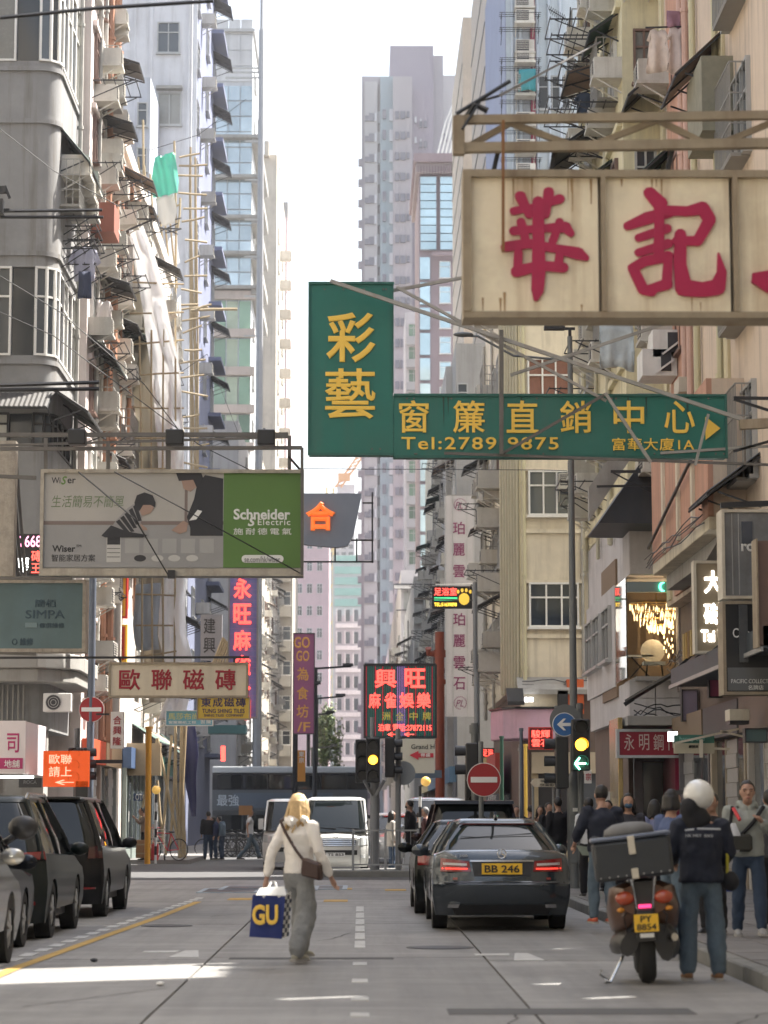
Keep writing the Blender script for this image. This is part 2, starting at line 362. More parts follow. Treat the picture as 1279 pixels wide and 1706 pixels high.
# markings
mk = MB(); y = 19.2
for yy, L in [(18.0, .35), (19.6, .35), (21.7, .45), (24.2, .5)]: mk.box(-.07, .07, yy, yy + L, 0, .007)
y = 27.4
for L in (1.5, 1.5, 1.6, 1.7, 1.9, 2.2): mk.box(-.06, .06, y, y + L, 0, .007); y += L + .45
tag(mk.build('centre_line_marking', WLINE), kind='structure')
mk = MB(); y = 22
while y < 44: 
    t = (y - 22) / 22; mk.box(-3.72 + .75 * t, -3.58 + .75 * t, y, y + .6, 0, .007); y += .95
tag(mk.build('bay_line_marking', WLINE), kind='structure')
mk = MB(); pts = [(-3.42, 19), (-3.4, 23.6), (-3.2, 30), (-3.0, 36), (-2.86, 42.3)]
for a, b_ in zip(pts, pts[1:]): mk.add([(a[0], a[1], .007), (a[0] + .13, a[1], .007), (b_[0] + .13, b_[1], .007), (b_[0], b_[1], .007)], [(0, 1, 2, 3)])
tag(mk.build('yellow_line_marking', YLINE), kind='structure')
def arrow(x, y, name):
    b = MB(); b.prismz([(x - .15, y), (x + .17, y), (x + .08, y + 1.3), (x - .06, y + 1.3)], 0, .007); b.prismz([(x - .5, y + .9), (x - .5, y + 1.2), (x - .12, y + 1.3), (x - .14, y + .95)], 0, .006); tag(b.build(name, WLINE), kind='structure')
arrow(1.72, 25.0, 'arrow_marking'); arrow(-1.85, 25.6, 'arrow_marking')
for (px, py) in [(570, 1480), (660, 1482), (400, 1497), (150, 1500), (560, 1500)]:
    d = 5843 / (py - 1362); x = X(px, d); tag(MB().box(x - .22, x + .2, d, d + 1.0, 0, .007).build('box_marking', YLINE), kind='structure')
for (px, py, ww) in [(450, 1478, .9), (515, 1477, .7), (385, 1482, .5)]:
    d = 5843 / (py - 1362); x = X(px, d); r = thing('utility_cover', 'metal utility cover with a painted edge set in the road %s' % {450: 'behind the blonde walker', 515: 'nearest the island railing', 385: 'farthest left of the three'}[px], 'manhole cover', (x, d, 0), 'utility covers in the junction')
    b = MB(); b.box(x - ww, x + ww, d - 1.2, d + 1.2, 0, .012); b.build('lid', DARKM, r)
    b = MB(); b.box(x - ww - .1, x + ww + .1, d - 1.35, d - 1.2, 0, .014); b.box(x - ww - .1, x + ww + .1, d + 1.2, d + 1.35, 0, .014); b.box(x - ww - .1, x - ww, d - 1.2, d + 1.2, 0, .014); b.box(x + ww, x + ww + .1, d - 1.2, d + 1.2, 0, .014); b.build('rim', mat('pale_blue_rim', (.3, .36, .42), .6, 0, .5, 3), r)
# pavements and kerbs
def kerb(name, x, x2, y0, y1, st=1.0):
    root = tag(bpy.data.objects.new(name, None), kind='structure'); C.objects.link(root); y = y0
    me = None
    while y < y1 - .01:
        if me is None:
            b = MB(); b.box(0, x2 - x, .006, st - .006, -.05, .14); me = b.mesh('kerb_stone', KERBM); 
        o = inst(me, 'kerb_stone', root, (x, y, rnd.uniform(-.006, .004))); o.modifiers.new('b', 'BEVEL').width = .015; y += st
kerb('right_kerb', 3.44, 3.62, 14, 56); kerb('left_kerb', -5.95, -5.77, 14, 56, 2)
tag(MB().box(3.62, 7.4, 2, 56, -.05, .115).build('right_pavement', mat('pave_bed', (.09, .09, .09), .9)), kind='structure')
tag(MB().box(-9.4, -5.95, 2, 57, -.05, .13).build('left_pavement', PAVE), kind='structure')
tag(MB().box(-9.4, -5.4, 77, 300, -.05, .13).build('far_left_pavement', PAVE), kind='structure')
tag(MB().box(4.0, 4.9, 77, 300, -.05, .13).build('far_right_pavement', PAVE), kind='structure')
pv = tag(bpy.data.objects.new('right_pavement_paving', None), kind='structure'); C.objects.link(pv)
b = MB(); b.box(.006, .594, .006, .594, 0, .02); tile = b.mesh('paving_stone', PAVE)
for i in range(6):
    for j in range(46):
        inst(tile, 'paving_stone', pv, (3.63 + .6 * i, 18 + .6 * j + (.3 if i % 2 else 0), .113 + rnd.uniform(0, .006)))
for k, (x, d) in enumerate([(-.62, 60.2)]):
    tag(MB().box(-1.1, 1.75, 60.2, 63.2, -.05, .15).build('traffic_island', KERBM, bevel=.03), kind='structure')
# litter
for k, (x, y, r_) in enumerate([(.9, 27.5, .33), (-2.6, 33, .3), (2.4, 41, .3)]):
    t = thing('manhole_cover', 'round iron manhole cover set in the concrete, %s' % ['in the lane in front of the saloon', 'left of the yellow line end', 'under the far right lane'][k], 'manhole cover', (x, y, 0), 'round manhole covers'); b = MB(); b.cyl((x, y), r_, 0, .009, 24); b.build('lid', DARKM, t); b = MB(); b.cyl((x, y), r_ + .05, 0, .006, 24); b.build('rim', mat('tar_patch', (0, 0, 0)), t)
ck_ = MB(); r_ = random.Random(8)
for (x, y, dx, dy) in [(.9, 16.5, .15, 1), (1.9, 17.8, .9, .1), (-2.6, 19, .5, 1), (2.6, 17.2, .4, .9), (-.5, 29, .2, 1), (-2.2, 36, .3, 1)]:
    for s_ in range(14):
        x2, y2 = x + dx * .14 + r_.gauss(0, .02), y + dy * .14 + r_.gauss(0, .015); w_ = .008; ck_.add([(x - w_, y, .0042), (x + w_, y, .0042), (x2 + w_, y2, .0042), (x2 - w_, y2, .0042)], [(0, 1, 2, 3)]); x, y = x2, y2
tag(ck_.build('road_crack', JOINT), kind='structure')
for i, (px, py) in enumerate([(270, 1636), (160, 1597)]):
    d = 5843 / (py - 1362); x = X(px, d); tag(MB().ell((x, d, .02), .04, .05, .02, 6, 4).build('litter_scrap', WHITEP if i == 0 else BLACK), '%s scrap of litter lying on the road %s' % (('white', 'by the strip of sunlight') if i == 0 else ('dark', 'beside the yellow line')), 'litter')
# ---------------------------------------------------------------- buildings, left side
GREYW = wallm('stained_grey_render', (.25, .25, .25), .9, .5, .4)
PINKW = wallm('pale_pink_render', (.66, .58, .55), .4)
CREAMW = wallm('cream_render', (.68, .61, .48), .5)
BEIGEW = wallm('beige_render', (.54, .49, .41), .5)
YELW = wallm('yellow_render', (.68, .62, .42), .5)
WHITEW = wallm('white_render', (.62, .63, .66), .35)
BLUEW = wallm('blue_grey_render', (.16, .18, .27), .2, .2)
LILACW = wallm('lilac_tower', (.26, .25, .28), .1, .15, .1)
ORNW = wallm('salmon_render', (.50, .28, .20), .5)
DGREY = wallm('dark_grey_render', (.34, .33, .31), .4)
# rounded corner block
r1 = thing('corner_building', 'rounded grey corner building with ribbon windows and stained render, far left', 'building', (-11, 62, 0))
def corner_pts(o=0, y1=64.6):
    cx, cy, rr = -8.25, 60.8, .5 + o
    arc = [(cx + rr * math.sin(t), cy - rr * math.cos(t)) for t in [math.pi / 2 * k / 6 for k in range(7)]]
    return [(-16, 60.3 - o)] + arc + [(-7.75 + o, y1), (-16, y1)]
zz = lambda y: Z(y, 60.4)
bands = [(3.6, zz(745)), (zz(690), zz(594)), (zz(447), zz(105)), (zz(-60), 30)]
for a, b_ in bands: MB().prismz(corner_pts(), a, b_).build('wall', GREYW, r1, smooth=R(30))
for y in (118, 205, 425, 605): MB().prismz(corner_pts(.06), zz(y) - .06, zz(y) + .06).build('moulding', GREYW, r1, smooth=R(30))
for za, zb in [(zz(745), zz(690)), (zz(594), zz(447)), (zz(105), zz(-60))]:
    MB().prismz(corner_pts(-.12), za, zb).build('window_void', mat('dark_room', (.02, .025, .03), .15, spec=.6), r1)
    hh = zb - za
    for k in range(9):
        x = -15.0 + 1.12 * k
        if x < -8.4: win(r1, 'F', 60.36, x - .02, za + .05, 1.0, hh - .1, 2, WHITEP if za > 12 else DARKM, GLASSL if rnd.random() < .6 else GLASS, True, False)
    for k in range(3):
        t = math.pi / 2 * (k + .5) / 3; o = win(r1, 'F', 0, 0, 0, .2, hh - .1, 1, WHITEP if za > 12 else DARKM, GLASS, True, False)
        o.location = Vector((-8.25 + .45 * math.sin(t), 60.8 - .45 * math.cos(t), za + .05)) - r1.location; o.rotation_euler.z = t
    for k in range(4): win(r1, 'R', -7.81, 61.4 + .88 * k, za + .05, .76, hh - .1, 1, WHITEP if za > 12 else DARKM, GLASSL if k % 2 else GLASS, True, False)
awning(r1, 'R', -7.75, 62.6, zz(262), 3.4, .75, .9, AWNG)
aw = awning(r1, 'F', 60.3, -9.4, zz(690), 3.2, .9, .5, AWN); awning(r1, 'R', -7.75, 62.2, zz(690), 4.4, .9, .6, AWN)
for (y, a) in [(278, 61.4), (300, 62.3), (320, 63.1), (268, 63.6)]: ac(r1, 'R', -7.75, a, zz(y), 1.15)
cage(r1, 'R', -7.75, 61.6, zz(335), 1.6, 1.2, .5)
for y in (340, 352, 366, 384, 400, 418): rack(r1, 'R', -7.75, 62 + rnd.random() * 1.5, zz(y), 1.6, .8, 3)
pipe(r1, 'R', -7.75, 64.3, 5, 30, .06)
# canopy, window bars and pillar under the billboard
b = MB(); b.prismz([(-14, 59.2), (-7.9, 59.2), (-7.3, 59.6), (-7.0, 60.4), (-7.0, 64.6), (-14, 64.6)], zz(1118), zz(1092)); b.prismz([(-14, 59.3), (-7.9, 59.3), (-7.4, 59.7), (-7.1, 60.4), (-7.1, 64.6), (-14, 64.6)], zz(1140), zz(1118) - .002); b.build('canopy', CONC, r1, smooth=R(30), bevel=.03)
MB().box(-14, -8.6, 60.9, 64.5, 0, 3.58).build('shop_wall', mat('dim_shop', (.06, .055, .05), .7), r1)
MB().box(-8.85, -7.85, 60.35, 61.2, 0, 3.59).build('pillar', CONC, r1)
gb = MB()
for k in range(9): gb.bar((-9.4 + .13 * k, 60.2, zz(1205)), (-9.4 + .13 * k, 60.2, zz(1142)), .03)
gb.build('window_bars', CAGEM, r1)
# big condenser on the pillar
r = thing('condenser_unit', 'round-fanned white air conditioning condenser under the concrete canopy', 'air conditioner', P(92, 1185, 59.6))
x0, x1_, z0, z1_ = X(68, 59.6), X(115, 59.6), Z(1186, 59.6), Z(1155, 59.6)
MB().box(x0, x1_, 59.6, 60, z0, z1_).build('case', WHITEP, r, bevel=.02)
b = MB(); cx, cz = x0 + .26, (z0 + z1_) / 2; b.path([(cx, 59.57, cz), (cx, 59.6, cz)], .19, 20); b.build('fan_grille', BLACKG, r)
b = MB()
for q in (.06, .12, .18): b.loft([[Vector((cx + (q + e) * math.cos(t), 59.555, cz + (q + e) * math.sin(t))) for e, t in [(0, 2 * math.pi * k / 20) for k in range(20)]], [Vector((cx + (q + .015) * math.cos(t), 59.555, cz + (q + .015) * math.sin(t))) for t in [2 * math.pi * k / 20 for k in range(20)]]], False)
b.build('fan_guard', ALU, r)
# pink block with the dense sunny facade
r2 = block('tenement_building', 'pale pink tenement with a cluttered sunlit side of air conditioners and orange pipes', -15, -7.45, 64.7, 70.8, 30, PINKW)
clutter(r2, 'R', -7.45, 65, 70.6, 4.6, 29.5, 1.4, 2.35, 11, .95, 1.2, .9, .25, .4, .25, 2, slab=PINKW)
for a, m_, rr in [(68.2, PIPER, .12), (69.5, PIPER, .16), (69.9, PIPER, .09), (70.2, PIPER, .1), (66.2, PIPE, .07)]: pipe(r2, 'R', -7.45, a, 3, 29.5, rr, m_)
for k in range(9): 
    z = 8.2 + 2.3 * k; MB().box(-7.45, -7.40, 69 + (k % 3), 70.2 + (k % 3), z, z + 1.6).build('wall_patch', mat('red_patch', (.33, .12, .08), .8, 0, .5, 2, .3), r2)
MB().box(-7.45, -6.8, 65.2, 66.6, Z(372, 66) - .45, Z(350, 66)).build('planter_box', mat('rust_red', (.25, .09, .06), .8, 0, .4), r2)
# low white block behind sheeting
r3 = block('low_building', 'lower white tenement wrapped in bamboo scaffolding beside the pink one', -14, -7.5, 70.9, 94, 22.3, wallm('warm_white', (.60, .55, .50), .4), parapet=.5)
clutter(r3, 'R', -7.5, 71, 79.5, 9, 22, 1.7, 2.5, 52, 1.0, 1.2, .7, .35, .3, .2, 3, pipem=PIPER)
clutter(r3, 'R', -7.5, 80, 93.5, 4.8, 21.8, 2.4, 2.8, 5, 1.4, 1.3, .6, .35, .2, .2, 2, awm=[AWNB, AWN])
# white-blue tower
r4 = block('residential_tower', 'white tower with blue-grey flank and two windows over the scaffolding', -16, -8, 111, 129, 48, WHITEW)
MB().box(-8, -7.96, 111.3, 128.9, 0, 47.9).build('flank', BLUEW, r4)
for i in range(16): 
    z = 5 + 2.95 * i
    for a in (114, 121, 127): win(r4, 'R', -7.96, a, z, 1.3, 1.3, 2)
    awning(r4, 'R', -7.96, 127.2, z + 1.5, 2.2, .95, .5, AWN); ac(r4, 'R', -7.96, 117 + (i % 2), z + .4, 1.1)
    MB().box(-7.96, -7.3, 124.5, 128.8, z - .5, z - .3).build('balcony_slab', BLUEW, r4)
s36 = 111
for (a, b_, c, d) in [(248, 40, 283, 88), (250, 158, 287, 208)]:
    win(r4, 'F', 111, X((a + c) / 2, s36), Z(d, s36), X(c, s36) - X(a, s36), Z(b_, s36) - Z(d, s36), 2, ALU, GLASSL if b_ > 100 else GLASS, b_ < 100)
MB().box(X(246, 111), X(291, 111), 110.6, 111, Z(152, 111), Z(147, 111)).build('window_hood', CONC, r4)
for k, (a, w_) in enumerate([(207, .1), (236, .14), (301, .12), (312, .2)]): MB().box(X(a, 111) - w_ / 2, X(a, 111) + w_ / 2, 110.9, 111, 14, 47.5).build('pilaster', WHITEW, r4)
MB().box(X(212, 105), X(232, 105), 106, 110.9, 0, Z(130, 106)).build('stair_block', wallm('bluish', (.45, .48, .54), .3), r4)
for k in range(7): win(r4, 'F', 106, X(222, 106), Z(660 - 75 * k, 106), .35, 1.0, 1)
# glazed office
r5 = thing('glass_office_building', 'narrow office block with blue glass curtain wall above green windows', 'building', (-9.2, 178, 0))
gx0, gx1 = X(349, 170), X(412, 170)
zt = lambda y: Z(y, 170)
MB().box(gx0, gx1, 170, 186, 0, zt(55)).build('wall', wallm('pale_panel', (.50, .52, .54), .2), r5)
MB().box(gx0 - .1, gx1 + .15, 169.7, 186.2, zt(55), zt(50)).build('roof_cap', ALU, r5)
MB().box(gx0, gx0 + .5, 170, 172, zt(50), zt(43)).build('roof_hut', WHITEP, r5)
cw = (gx1 - gx0) / 3
b = MB(); b.box(.03, cw - .03, -.09, 0, .04, 1.1); pm_ = b.mesh('glass_pane', GLASSB); b = MB(); b.box(.02, cw - .02, -.06, 0, .03, 1.5); pw = b.mesh('cladding_panel', wallm('panel_white', (.56, .57, .58), .2))
for j in range(4):
    for i in range(3): inst(pw, 'cladding_panel', r5, (gx0 + i * cw, 170, zt(165) + 1.25 + j * 1.18), sc=(1, 1, .76))
z = zt(612)
k = 0
while z < zt(168):
    for i in range(3): inst(pm_, 'glass_pane', r5, (gx0 + i * cw, 170, z))
    z += 1.15; k += 1
for k, y in enumerate((232, 298, 365, 425, 482)): 
    b = MB(); b.box(gx0 - .1, gx1 + .5, 169.2, 170, zt(y) - .12, zt(y) + .12); b.box(gx1, gx1 + .6, 169.4, 185, zt(y) - .5, zt(y) + .1); b.build('sun_shade', CONC, r5)
for y in range(495, 800, 63):
    MB().box(gx0 - .05, gx1 + .3, 169.5, 170, zt(y) - .25, zt(y) + .35).build('floor_band', wallm('band', (.48, .42, .38), .3), r5)
    for i in range(3): 
        b = MB(); b.box(gx0 + i * cw + .05, gx0 + (i + 1) * cw - .05, 169.88, 169.96, zt(y + 57), zt(y + 8)); b.build('window', GLASSG if i != 1 else mat('lime_glass', (.36, .44, .34), .15, 0, .4, 1), r5)
for k in range(15): win(r5, 'R', gx1, 173 + (k % 2) * 6, zt(720 - 42 * k), 1.6, 1.2, 2)
# thin mast with fins
r6 = thing('steel_mast', 'tall thin grey steel mast with short horizontal fins rising before the white sky', 'mast', (X(427, 150), 150, 0))
b = MB(); mx = X(427, 150); b.cyl((mx, 150), .3, 0, Z(50, 150), 8, .17); b.cyl((mx, 150), .1, Z(50, 150), Z(-60, 150), 8); b.build('pole', mat('mast_grey', (.33, .34, .36), .6, .2, .3), r6, smooth=R(40))
b = MB()
for y in (114, 121, 130, 236, 300, 366, 428, 494, 560): b.bar((mx, 150, Z(y, 150)), (X(365 if y < 200 else 400, 150), 150, Z(y, 150)), .1)
b.build('fin', ALU, r6)
b_ = block('slim_tower', 'beige high rise seen edge-on behind the steel mast', X(432, 235), X(455, 235), 235, 262, Z(258, 235), BEIGEW); 
for k in range(16): win(b_, 'R', X(455, 235), 240, 12 + 3.1 * k + .8, 1.6, 1.3, 2); win(b_, 'R', X(455, 235), 252, 12 + 3.1 * k + .8, 1.6, 1.3, 2); ac(b_, 'R', X(455, 235), 246, 12.5 + 3.1 * k, 1.8)
MB().box(X(433, 234), X(441, 234), 234, 236, Z(235, 234) - 1.5, Z(235, 234)).build('roof_hut', BEIGEW, b_)
b_ = block('slim_pink_tower', 'pink high rise with a stepped top standing last along the left row', X(453, 290), X(473, 290), 290, 320, Z(362, 290), wallm('pink_far', (.56, .42, .43), .1)); 
MB().box(X(444, 300), X(462, 300), 296, 310, 0, Z(292, 300)).build('green_stair_core', wallm('green_far', (.36, .50, .36), .1), b_)
MB().box(X(458, 290), X(474, 290), 290.5, 300, Z(362, 290), Z(335, 290)).build('roof_hut', DGREY, b_)
rl = block('apartment_block', 'grey-beige apartment block with pairs of white windows between the neon signs', X(430, 240), X(485, 240), 240, 262, Z(790, 240), wallm('greybeige', (.36, .33, .29), .4))
for k in range(8):
    z = Z(1240 - 58 * k, 240)
    for a in (441, 458): win(rl, 'F', 240, X(a + 3, 240), z, .85, 1.3, 2, WHITEP, GLASSL)
    MB().box(X(436, 240), X(482, 240), 239.4, 240, z - 1.2, z - .15).build('balcony', wallm('gb2', (.42, .40, .36), .3), rl); win(rl, 'F', 240, X(476, 240), z, .7, 1.3, 1, WHITEP)
# infill along the left row beyond the tower
rr = block('shop_house', 'low dark shop house behind the blue neon sign', -16, -8, 94.2, 110.5, 11, DGREY); clutter(rr, 'R', -8, 95, 110, 4.5, 10.9, 2.6, 3, 8, acp=.7)
rr = block('terrace_building', 'grey terrace continuing down the left pavement past the neon signs', -16, -7.6, 149, 168, 26, wallm('terr', (.34, .33, .33), .4)); clutter(rr, 'R', -7.6, 150, 167, 4.5, 25, 3.5, 3.1, 9, 1.8, acp=.3)
rr = block('terrace_building', 'long beige terrace in the haze beyond the glass office', -18, -7.9, 187, 234, 30, BEIGEW); clutter(rr, 'R', -7.9, 188, 233, 4.5, 29, 5, 3.1, 10, 2.2, acp=.3)
# end of the street
re = block('pink_apartment_building', 'pink apartment building closing the street behind the purple banner', X(487, 400), X(547, 400), 400, 415, Z(905, 400), wallm('pinkend', (.58, .42, .44), .15))
for j in range(9):
    for i in range(3): win(re, 'F', 400, X(497 + 17 * i, 400), Z(1210 - 37 * j, 400), .8, 1.5, 2, WHITEP, GLASS, sill=False)
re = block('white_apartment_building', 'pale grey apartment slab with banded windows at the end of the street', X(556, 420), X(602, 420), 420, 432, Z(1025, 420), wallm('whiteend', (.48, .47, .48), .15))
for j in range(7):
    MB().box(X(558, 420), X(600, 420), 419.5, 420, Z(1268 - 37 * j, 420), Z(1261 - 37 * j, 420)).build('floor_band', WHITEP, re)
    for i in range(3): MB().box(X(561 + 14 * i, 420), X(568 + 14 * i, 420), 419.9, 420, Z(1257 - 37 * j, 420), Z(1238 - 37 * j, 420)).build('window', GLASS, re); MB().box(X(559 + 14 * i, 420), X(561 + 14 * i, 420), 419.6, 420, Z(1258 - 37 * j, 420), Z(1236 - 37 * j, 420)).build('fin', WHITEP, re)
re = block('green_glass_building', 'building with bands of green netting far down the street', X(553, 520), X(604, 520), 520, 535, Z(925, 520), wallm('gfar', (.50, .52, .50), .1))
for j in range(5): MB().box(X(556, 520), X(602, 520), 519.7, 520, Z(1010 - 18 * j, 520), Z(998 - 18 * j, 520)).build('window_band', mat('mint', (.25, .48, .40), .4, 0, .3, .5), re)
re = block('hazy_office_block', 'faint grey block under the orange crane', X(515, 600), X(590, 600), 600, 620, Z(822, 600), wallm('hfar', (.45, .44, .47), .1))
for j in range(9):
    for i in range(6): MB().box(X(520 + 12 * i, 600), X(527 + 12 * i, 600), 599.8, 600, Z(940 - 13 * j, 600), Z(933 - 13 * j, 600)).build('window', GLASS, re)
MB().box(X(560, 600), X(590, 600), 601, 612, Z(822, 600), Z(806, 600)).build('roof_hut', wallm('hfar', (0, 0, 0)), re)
# crane
rc = thing('tower_crane', 'orange luffing crane boom leaning above the hazy rooftops', 'crane', P(562, 830, 595))
b = MB(); A = P(563, 812, 595); B_ = P(600, 760, 595); 
for dx in (-.7, .7): b.bar(A + Vector((dx, 0, 0)), B_ + Vector((dx, 0, 0)), .45)
for k in range(9): p = A.lerp(B_, k / 8); q = A.lerp(B_, min(1, (k + 1) / 8)); b.bar(p - Vector((.7, 0, 0)), q + Vector((.7, 0, 0)), .25)
b.box(A.x, A.x + 3, 594.5, 595, A.z + 1.5, A.z + 3.5); b.build('boom', mat('crane_orange', (.75, .30, .06), .6), rc)
b = MB(); 
for dx in (-.8, .8): b.bar((A.x + dx - 2, 595, 20), (A.x + dx - 2, 595, A.z), .4)
for k in range(14): z = 20 + (A.z - 20) * k / 14; b.bar((A.x - 2.8, 595, z), (A.x - 1.2, 595, z + 3), .2)
b.build('mast', mat('crane_yellow', (.75, .50, .10), .6), rc)
# ---------------------------------------------------------------- buildings, right side
T = 330
rt = thing('lilac_residential_tower', 'very tall hazy lilac residential tower rising above everything in the middle', 'tower', (6, 345, 0))
def tb(a, c, y, d0, d1, nm, m): return MB().box(X(a, d0), X(c, d0), d0, d1, 0, Z(y, d0)).build(nm, m, rt)
tb(601, 655, 127, 331, 345, 'wing', LILACW); tb(633, 655, 127, 329.8, 331, 'blue_bay', wallm('teal_tower', (.24, .31, .35), .1, .15, .1)); tb(655, 688, 127, 328.8, 340, 'wing', wallm('lil2', (.31, .29, .31), .1, .15, .1))
tb(650, 725, 76, 333, 350, 'core', wallm('lil3', (.23, .21, .26), .1, .15, .1)); tb(724, 742, 92, 334, 350, 'core', LILACW); tb(740, 765, 125, 340, 352, 'wing', wallm('lil4', (.36, .36, .38), .1, .15, .1)); tb(606, 628, 136, 329.9, 331, 'bay', wallm('lil5', (.34, .34, .35), .1, .15, .1))
b = MB(); b.box(-.28, .28, -.25, 0, 0, 1.7); wm = b.mesh('window', mat('tower_window', (.45, .47, .50), .2)); b = MB(); b.box(-.35, .35, -.3, 0, 0, 1.1); wd = b.mesh('window', mat('tower_window_dark', (.13, .13, .16), .2)); b = MB(); b.box(-.3, 0, -.1, 1.0, 0, .9); acn = b.mesh('air_conditioner', LILACW)
for j in range(33):
    z = 4 + 2.95 * j
    inst(wm, 'window', rt, (X(631, 331), 331, z)); inst(wm, 'window', rt, (X(652, 329.8), 329.8, z)); inst(wd, 'window', rt, (X(672, 328.8), 328.8, z)); inst(wm, 'window', rt, (X(694, 333), 333, z + .7), sc=(.5, 1, .5)); inst(wd, 'window', rt, (X(618, 329.9), 329.9, z)); 
    if j < 31: inst(acn, 'air_conditioner', rt, (X(601, 331), 331.3, z), sc=(1.6, 1, 1))
    if j > 20: inst(wd, 'window', rt, (X(745, 340), 340, z)); inst(wd, 'window', rt, (X(703, 333), 333, z), sc=(.6, 1, .8))
    inst(wm, 'window', rt, (X(703, 333), 333, z + .4), sc=(.3, 1, .5)); inst(wd, 'window', rt, (X(662, 328.8), 328.8, z), sc=(.8, 1, 1)); inst(wd, 'window', rt, (X(681, 328.8), 328.8, z + .2), sc=(.6, 1, .8)); inst(wd, 'window', rt, (X(711, 333), 333, z), sc=(.7, 1, .9)); inst(wd, 'window', rt, (X(640, 329.8), 329.8, z + .3), sc=(.7, 1, 1.2)); inst(wd, 'window', rt, (X(610, 329.9), 329.9, z), sc=(.8, 1, .7)); inst(wm, 'window', rt, (X(625, 329.9), 329.9, z), sc=(.5, 1, .7))
# cornice building
c5 = thing('corniced_building', 'dusty pink building with a heavy cornice over blue glass bays', 'building', (7.5, 232, 0))
PKF = wallm('pinkcorn', (.30, .23, .24), .2)
MB().box(X(700, 222), X(800, 222), 222, 240, 0, Z(290, 222)).build('wall', PKF, c5)
MB().box(X(690, 222), X(810, 222), 220.5, 241, Z(276, 222), Z(262, 222)).build('cornice', PKF, c5); MB().box(X(694, 222), X(806, 222), 221, 240.6, Z(290, 222), Z(276, 222) - .002).build('cornice', wallm('pinkcorn2', (.38, .32, .32), .15), c5)
for k in range(16): MB().box(X(697 + 5 * k, 221), X(699 + 5 * k, 221), 220.7, 221, Z(289, 221), Z(277, 221)).build('corbel', PKF, c5)
gp = mat('pale_blue_glass', (.50, .66, .72), .06, .4, .4, .4, rand=.15)
for i, (a, c) in enumerate([(702, 729), (736, 765)]):
    for j in range(9): MB().box(X(a, 222), X(c, 222), 221.5, 222, Z(417 - 13.6 * j, 222), Z(405 - 13.6 * j, 222)).build('glass_pane', gp, c5)
MB().box(X(722, 221), X(768, 221), 220.8, 221.4, Z(426, 221), Z(420, 221)).build('cornice', PKF, c5)
for j in range(14):
    y = 430 + 42 * j
    MB().box(X(701, 222), X(718, 222), 221.6, 222, Z(y + 36, 222), Z(y, 222)).build('glass_pane', gp, c5)
    win(c5, 'F', 222, X(744, 222), Z(y + 32, 222), .95, 1.5, 1, WHITEP, gp)
p5 = block('pale_apartment_block', 'pale narrow apartment block with grey windows next to the lilac tower', X(676, 258), X(704, 258), 258, 270, Z(520, 258), wallm('pale5', (.48, .47, .50), .15))
for j in range(16): 
    MB().box(X(678, 258), X(700, 258), 257.4, 258, Z(575 + 38 * j, 258), Z(562 + 38 * j, 258)).build('balcony', wallm('lil4', (0, 0, 0)), p5); win(p5, 'F', 258, X(690, 258), Z(560 + 38 * j, 258), 1.0, 1.3, 2, ALU, GLASSG)
b = MB()
for k in range(7):
    t = math.pi * k / 6; b.path([(X(742, 300) - .8 + .5 * k, 300, Z(235, 300) - 2), (X(745, 300) + .5 * k, 300, Z(205, 300)), (X(760, 300) + .3 * k, 300, Z(170, 300) + k * .3)], .12, 4)
tag(b.build('roof_arch_frame', WHITEP), 'curved white steel frame on the roof behind the cornice', 'roof frame')
# beige slivers and light blue tower
w6 = X(776, 151)
b6 = block('beige_tile_tower', 'tall beige tiled slab seen edge-on above the yellow sign bracket', w6, w6 + 4, 151, 169, Z(28, 151), wallm('tile6', (.50, .43, .35), .2))
for k in range(20): MB().box(w6 - .05, w6, 151.2, 168.8, 6 + 2.3 * k, 6.12 + 2.3 * k).build('tile_course', CONC, b6)
b7 = block('beige_slab_tower', 'beige slab with a brick-patterned edge between two slivers of sky', X(791, 142), 12, 126, 142, 50, wallm('tile6', (0, 0, 0)))
for k in range(18): MB().box(X(791, 142) - .05, X(791, 142), 126.2, 141.8, 4 + 2.5 * k, 4.12 + 2.5 * k).build('tile_course', CONC, b7)
LB = wallm('light_blue_render', (.50, .56, .60), .25)
b8 = block('light_blue_tower', 'light blue tower with a dark red stripe and columns of air conditioners', 6.3, 16, 101.5, 118, 42, LB)
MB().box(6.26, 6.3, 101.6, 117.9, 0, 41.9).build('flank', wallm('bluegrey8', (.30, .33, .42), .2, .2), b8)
t8 = lambda a: X(a, 101.5)
MB().box(t8(893), t8(901), 101.35, 101.5, 14, 42).build('red_stripe', mat('dark_red', (.30, .06, .10), .7, 0, .3), b8)
for a in (862, 868, 876, 905, 925, 945): pipe(b8, 'F', 101.5, t8(a), 14, 41.9, .07, mat('pipe_blue', (.45, .50, .56), .6))
MB().box(t8(865), t8(892), 101.4, 101.5, 14, 41.9).build('recess', wallm('bg9', (.33, .36, .40), .3), b8)
for y in (20, 45, 95, 110, 150, 165, 215, 260, 300): ac(b8, 'F', 101.4, t8(882), Z(y, 101.5), 1.25); rack(b8, 'F', 101.4, t8(874), Z(y + 12, 101.5), 1.6, .8, 3)
for k, y in enumerate((180, 340)): win(b8, 'F', 101.5, t8(930), Z(y, 101.5), 1.5, 1.4, 2)
tag(garment('hanging_towel', 'teal cloth hanging beside the red stripe of the blue tower', 'laundry', P(878, 115, 100.5), 'sheet', mat('teal_cloth', (.05, .25, .28), .9), s=.75))
# added back tower (mostly hidden) that blocks sun from the junction ground
b9 = block('sun_blocking_tower', 'grey tower added behind the cream corner to block sun from the junction', 9.2, 30, 77.5, 84, 40, DGREY); clutter(b9, 'F', 77.5, 10, 16, 5, 39, 3, 3, 21)
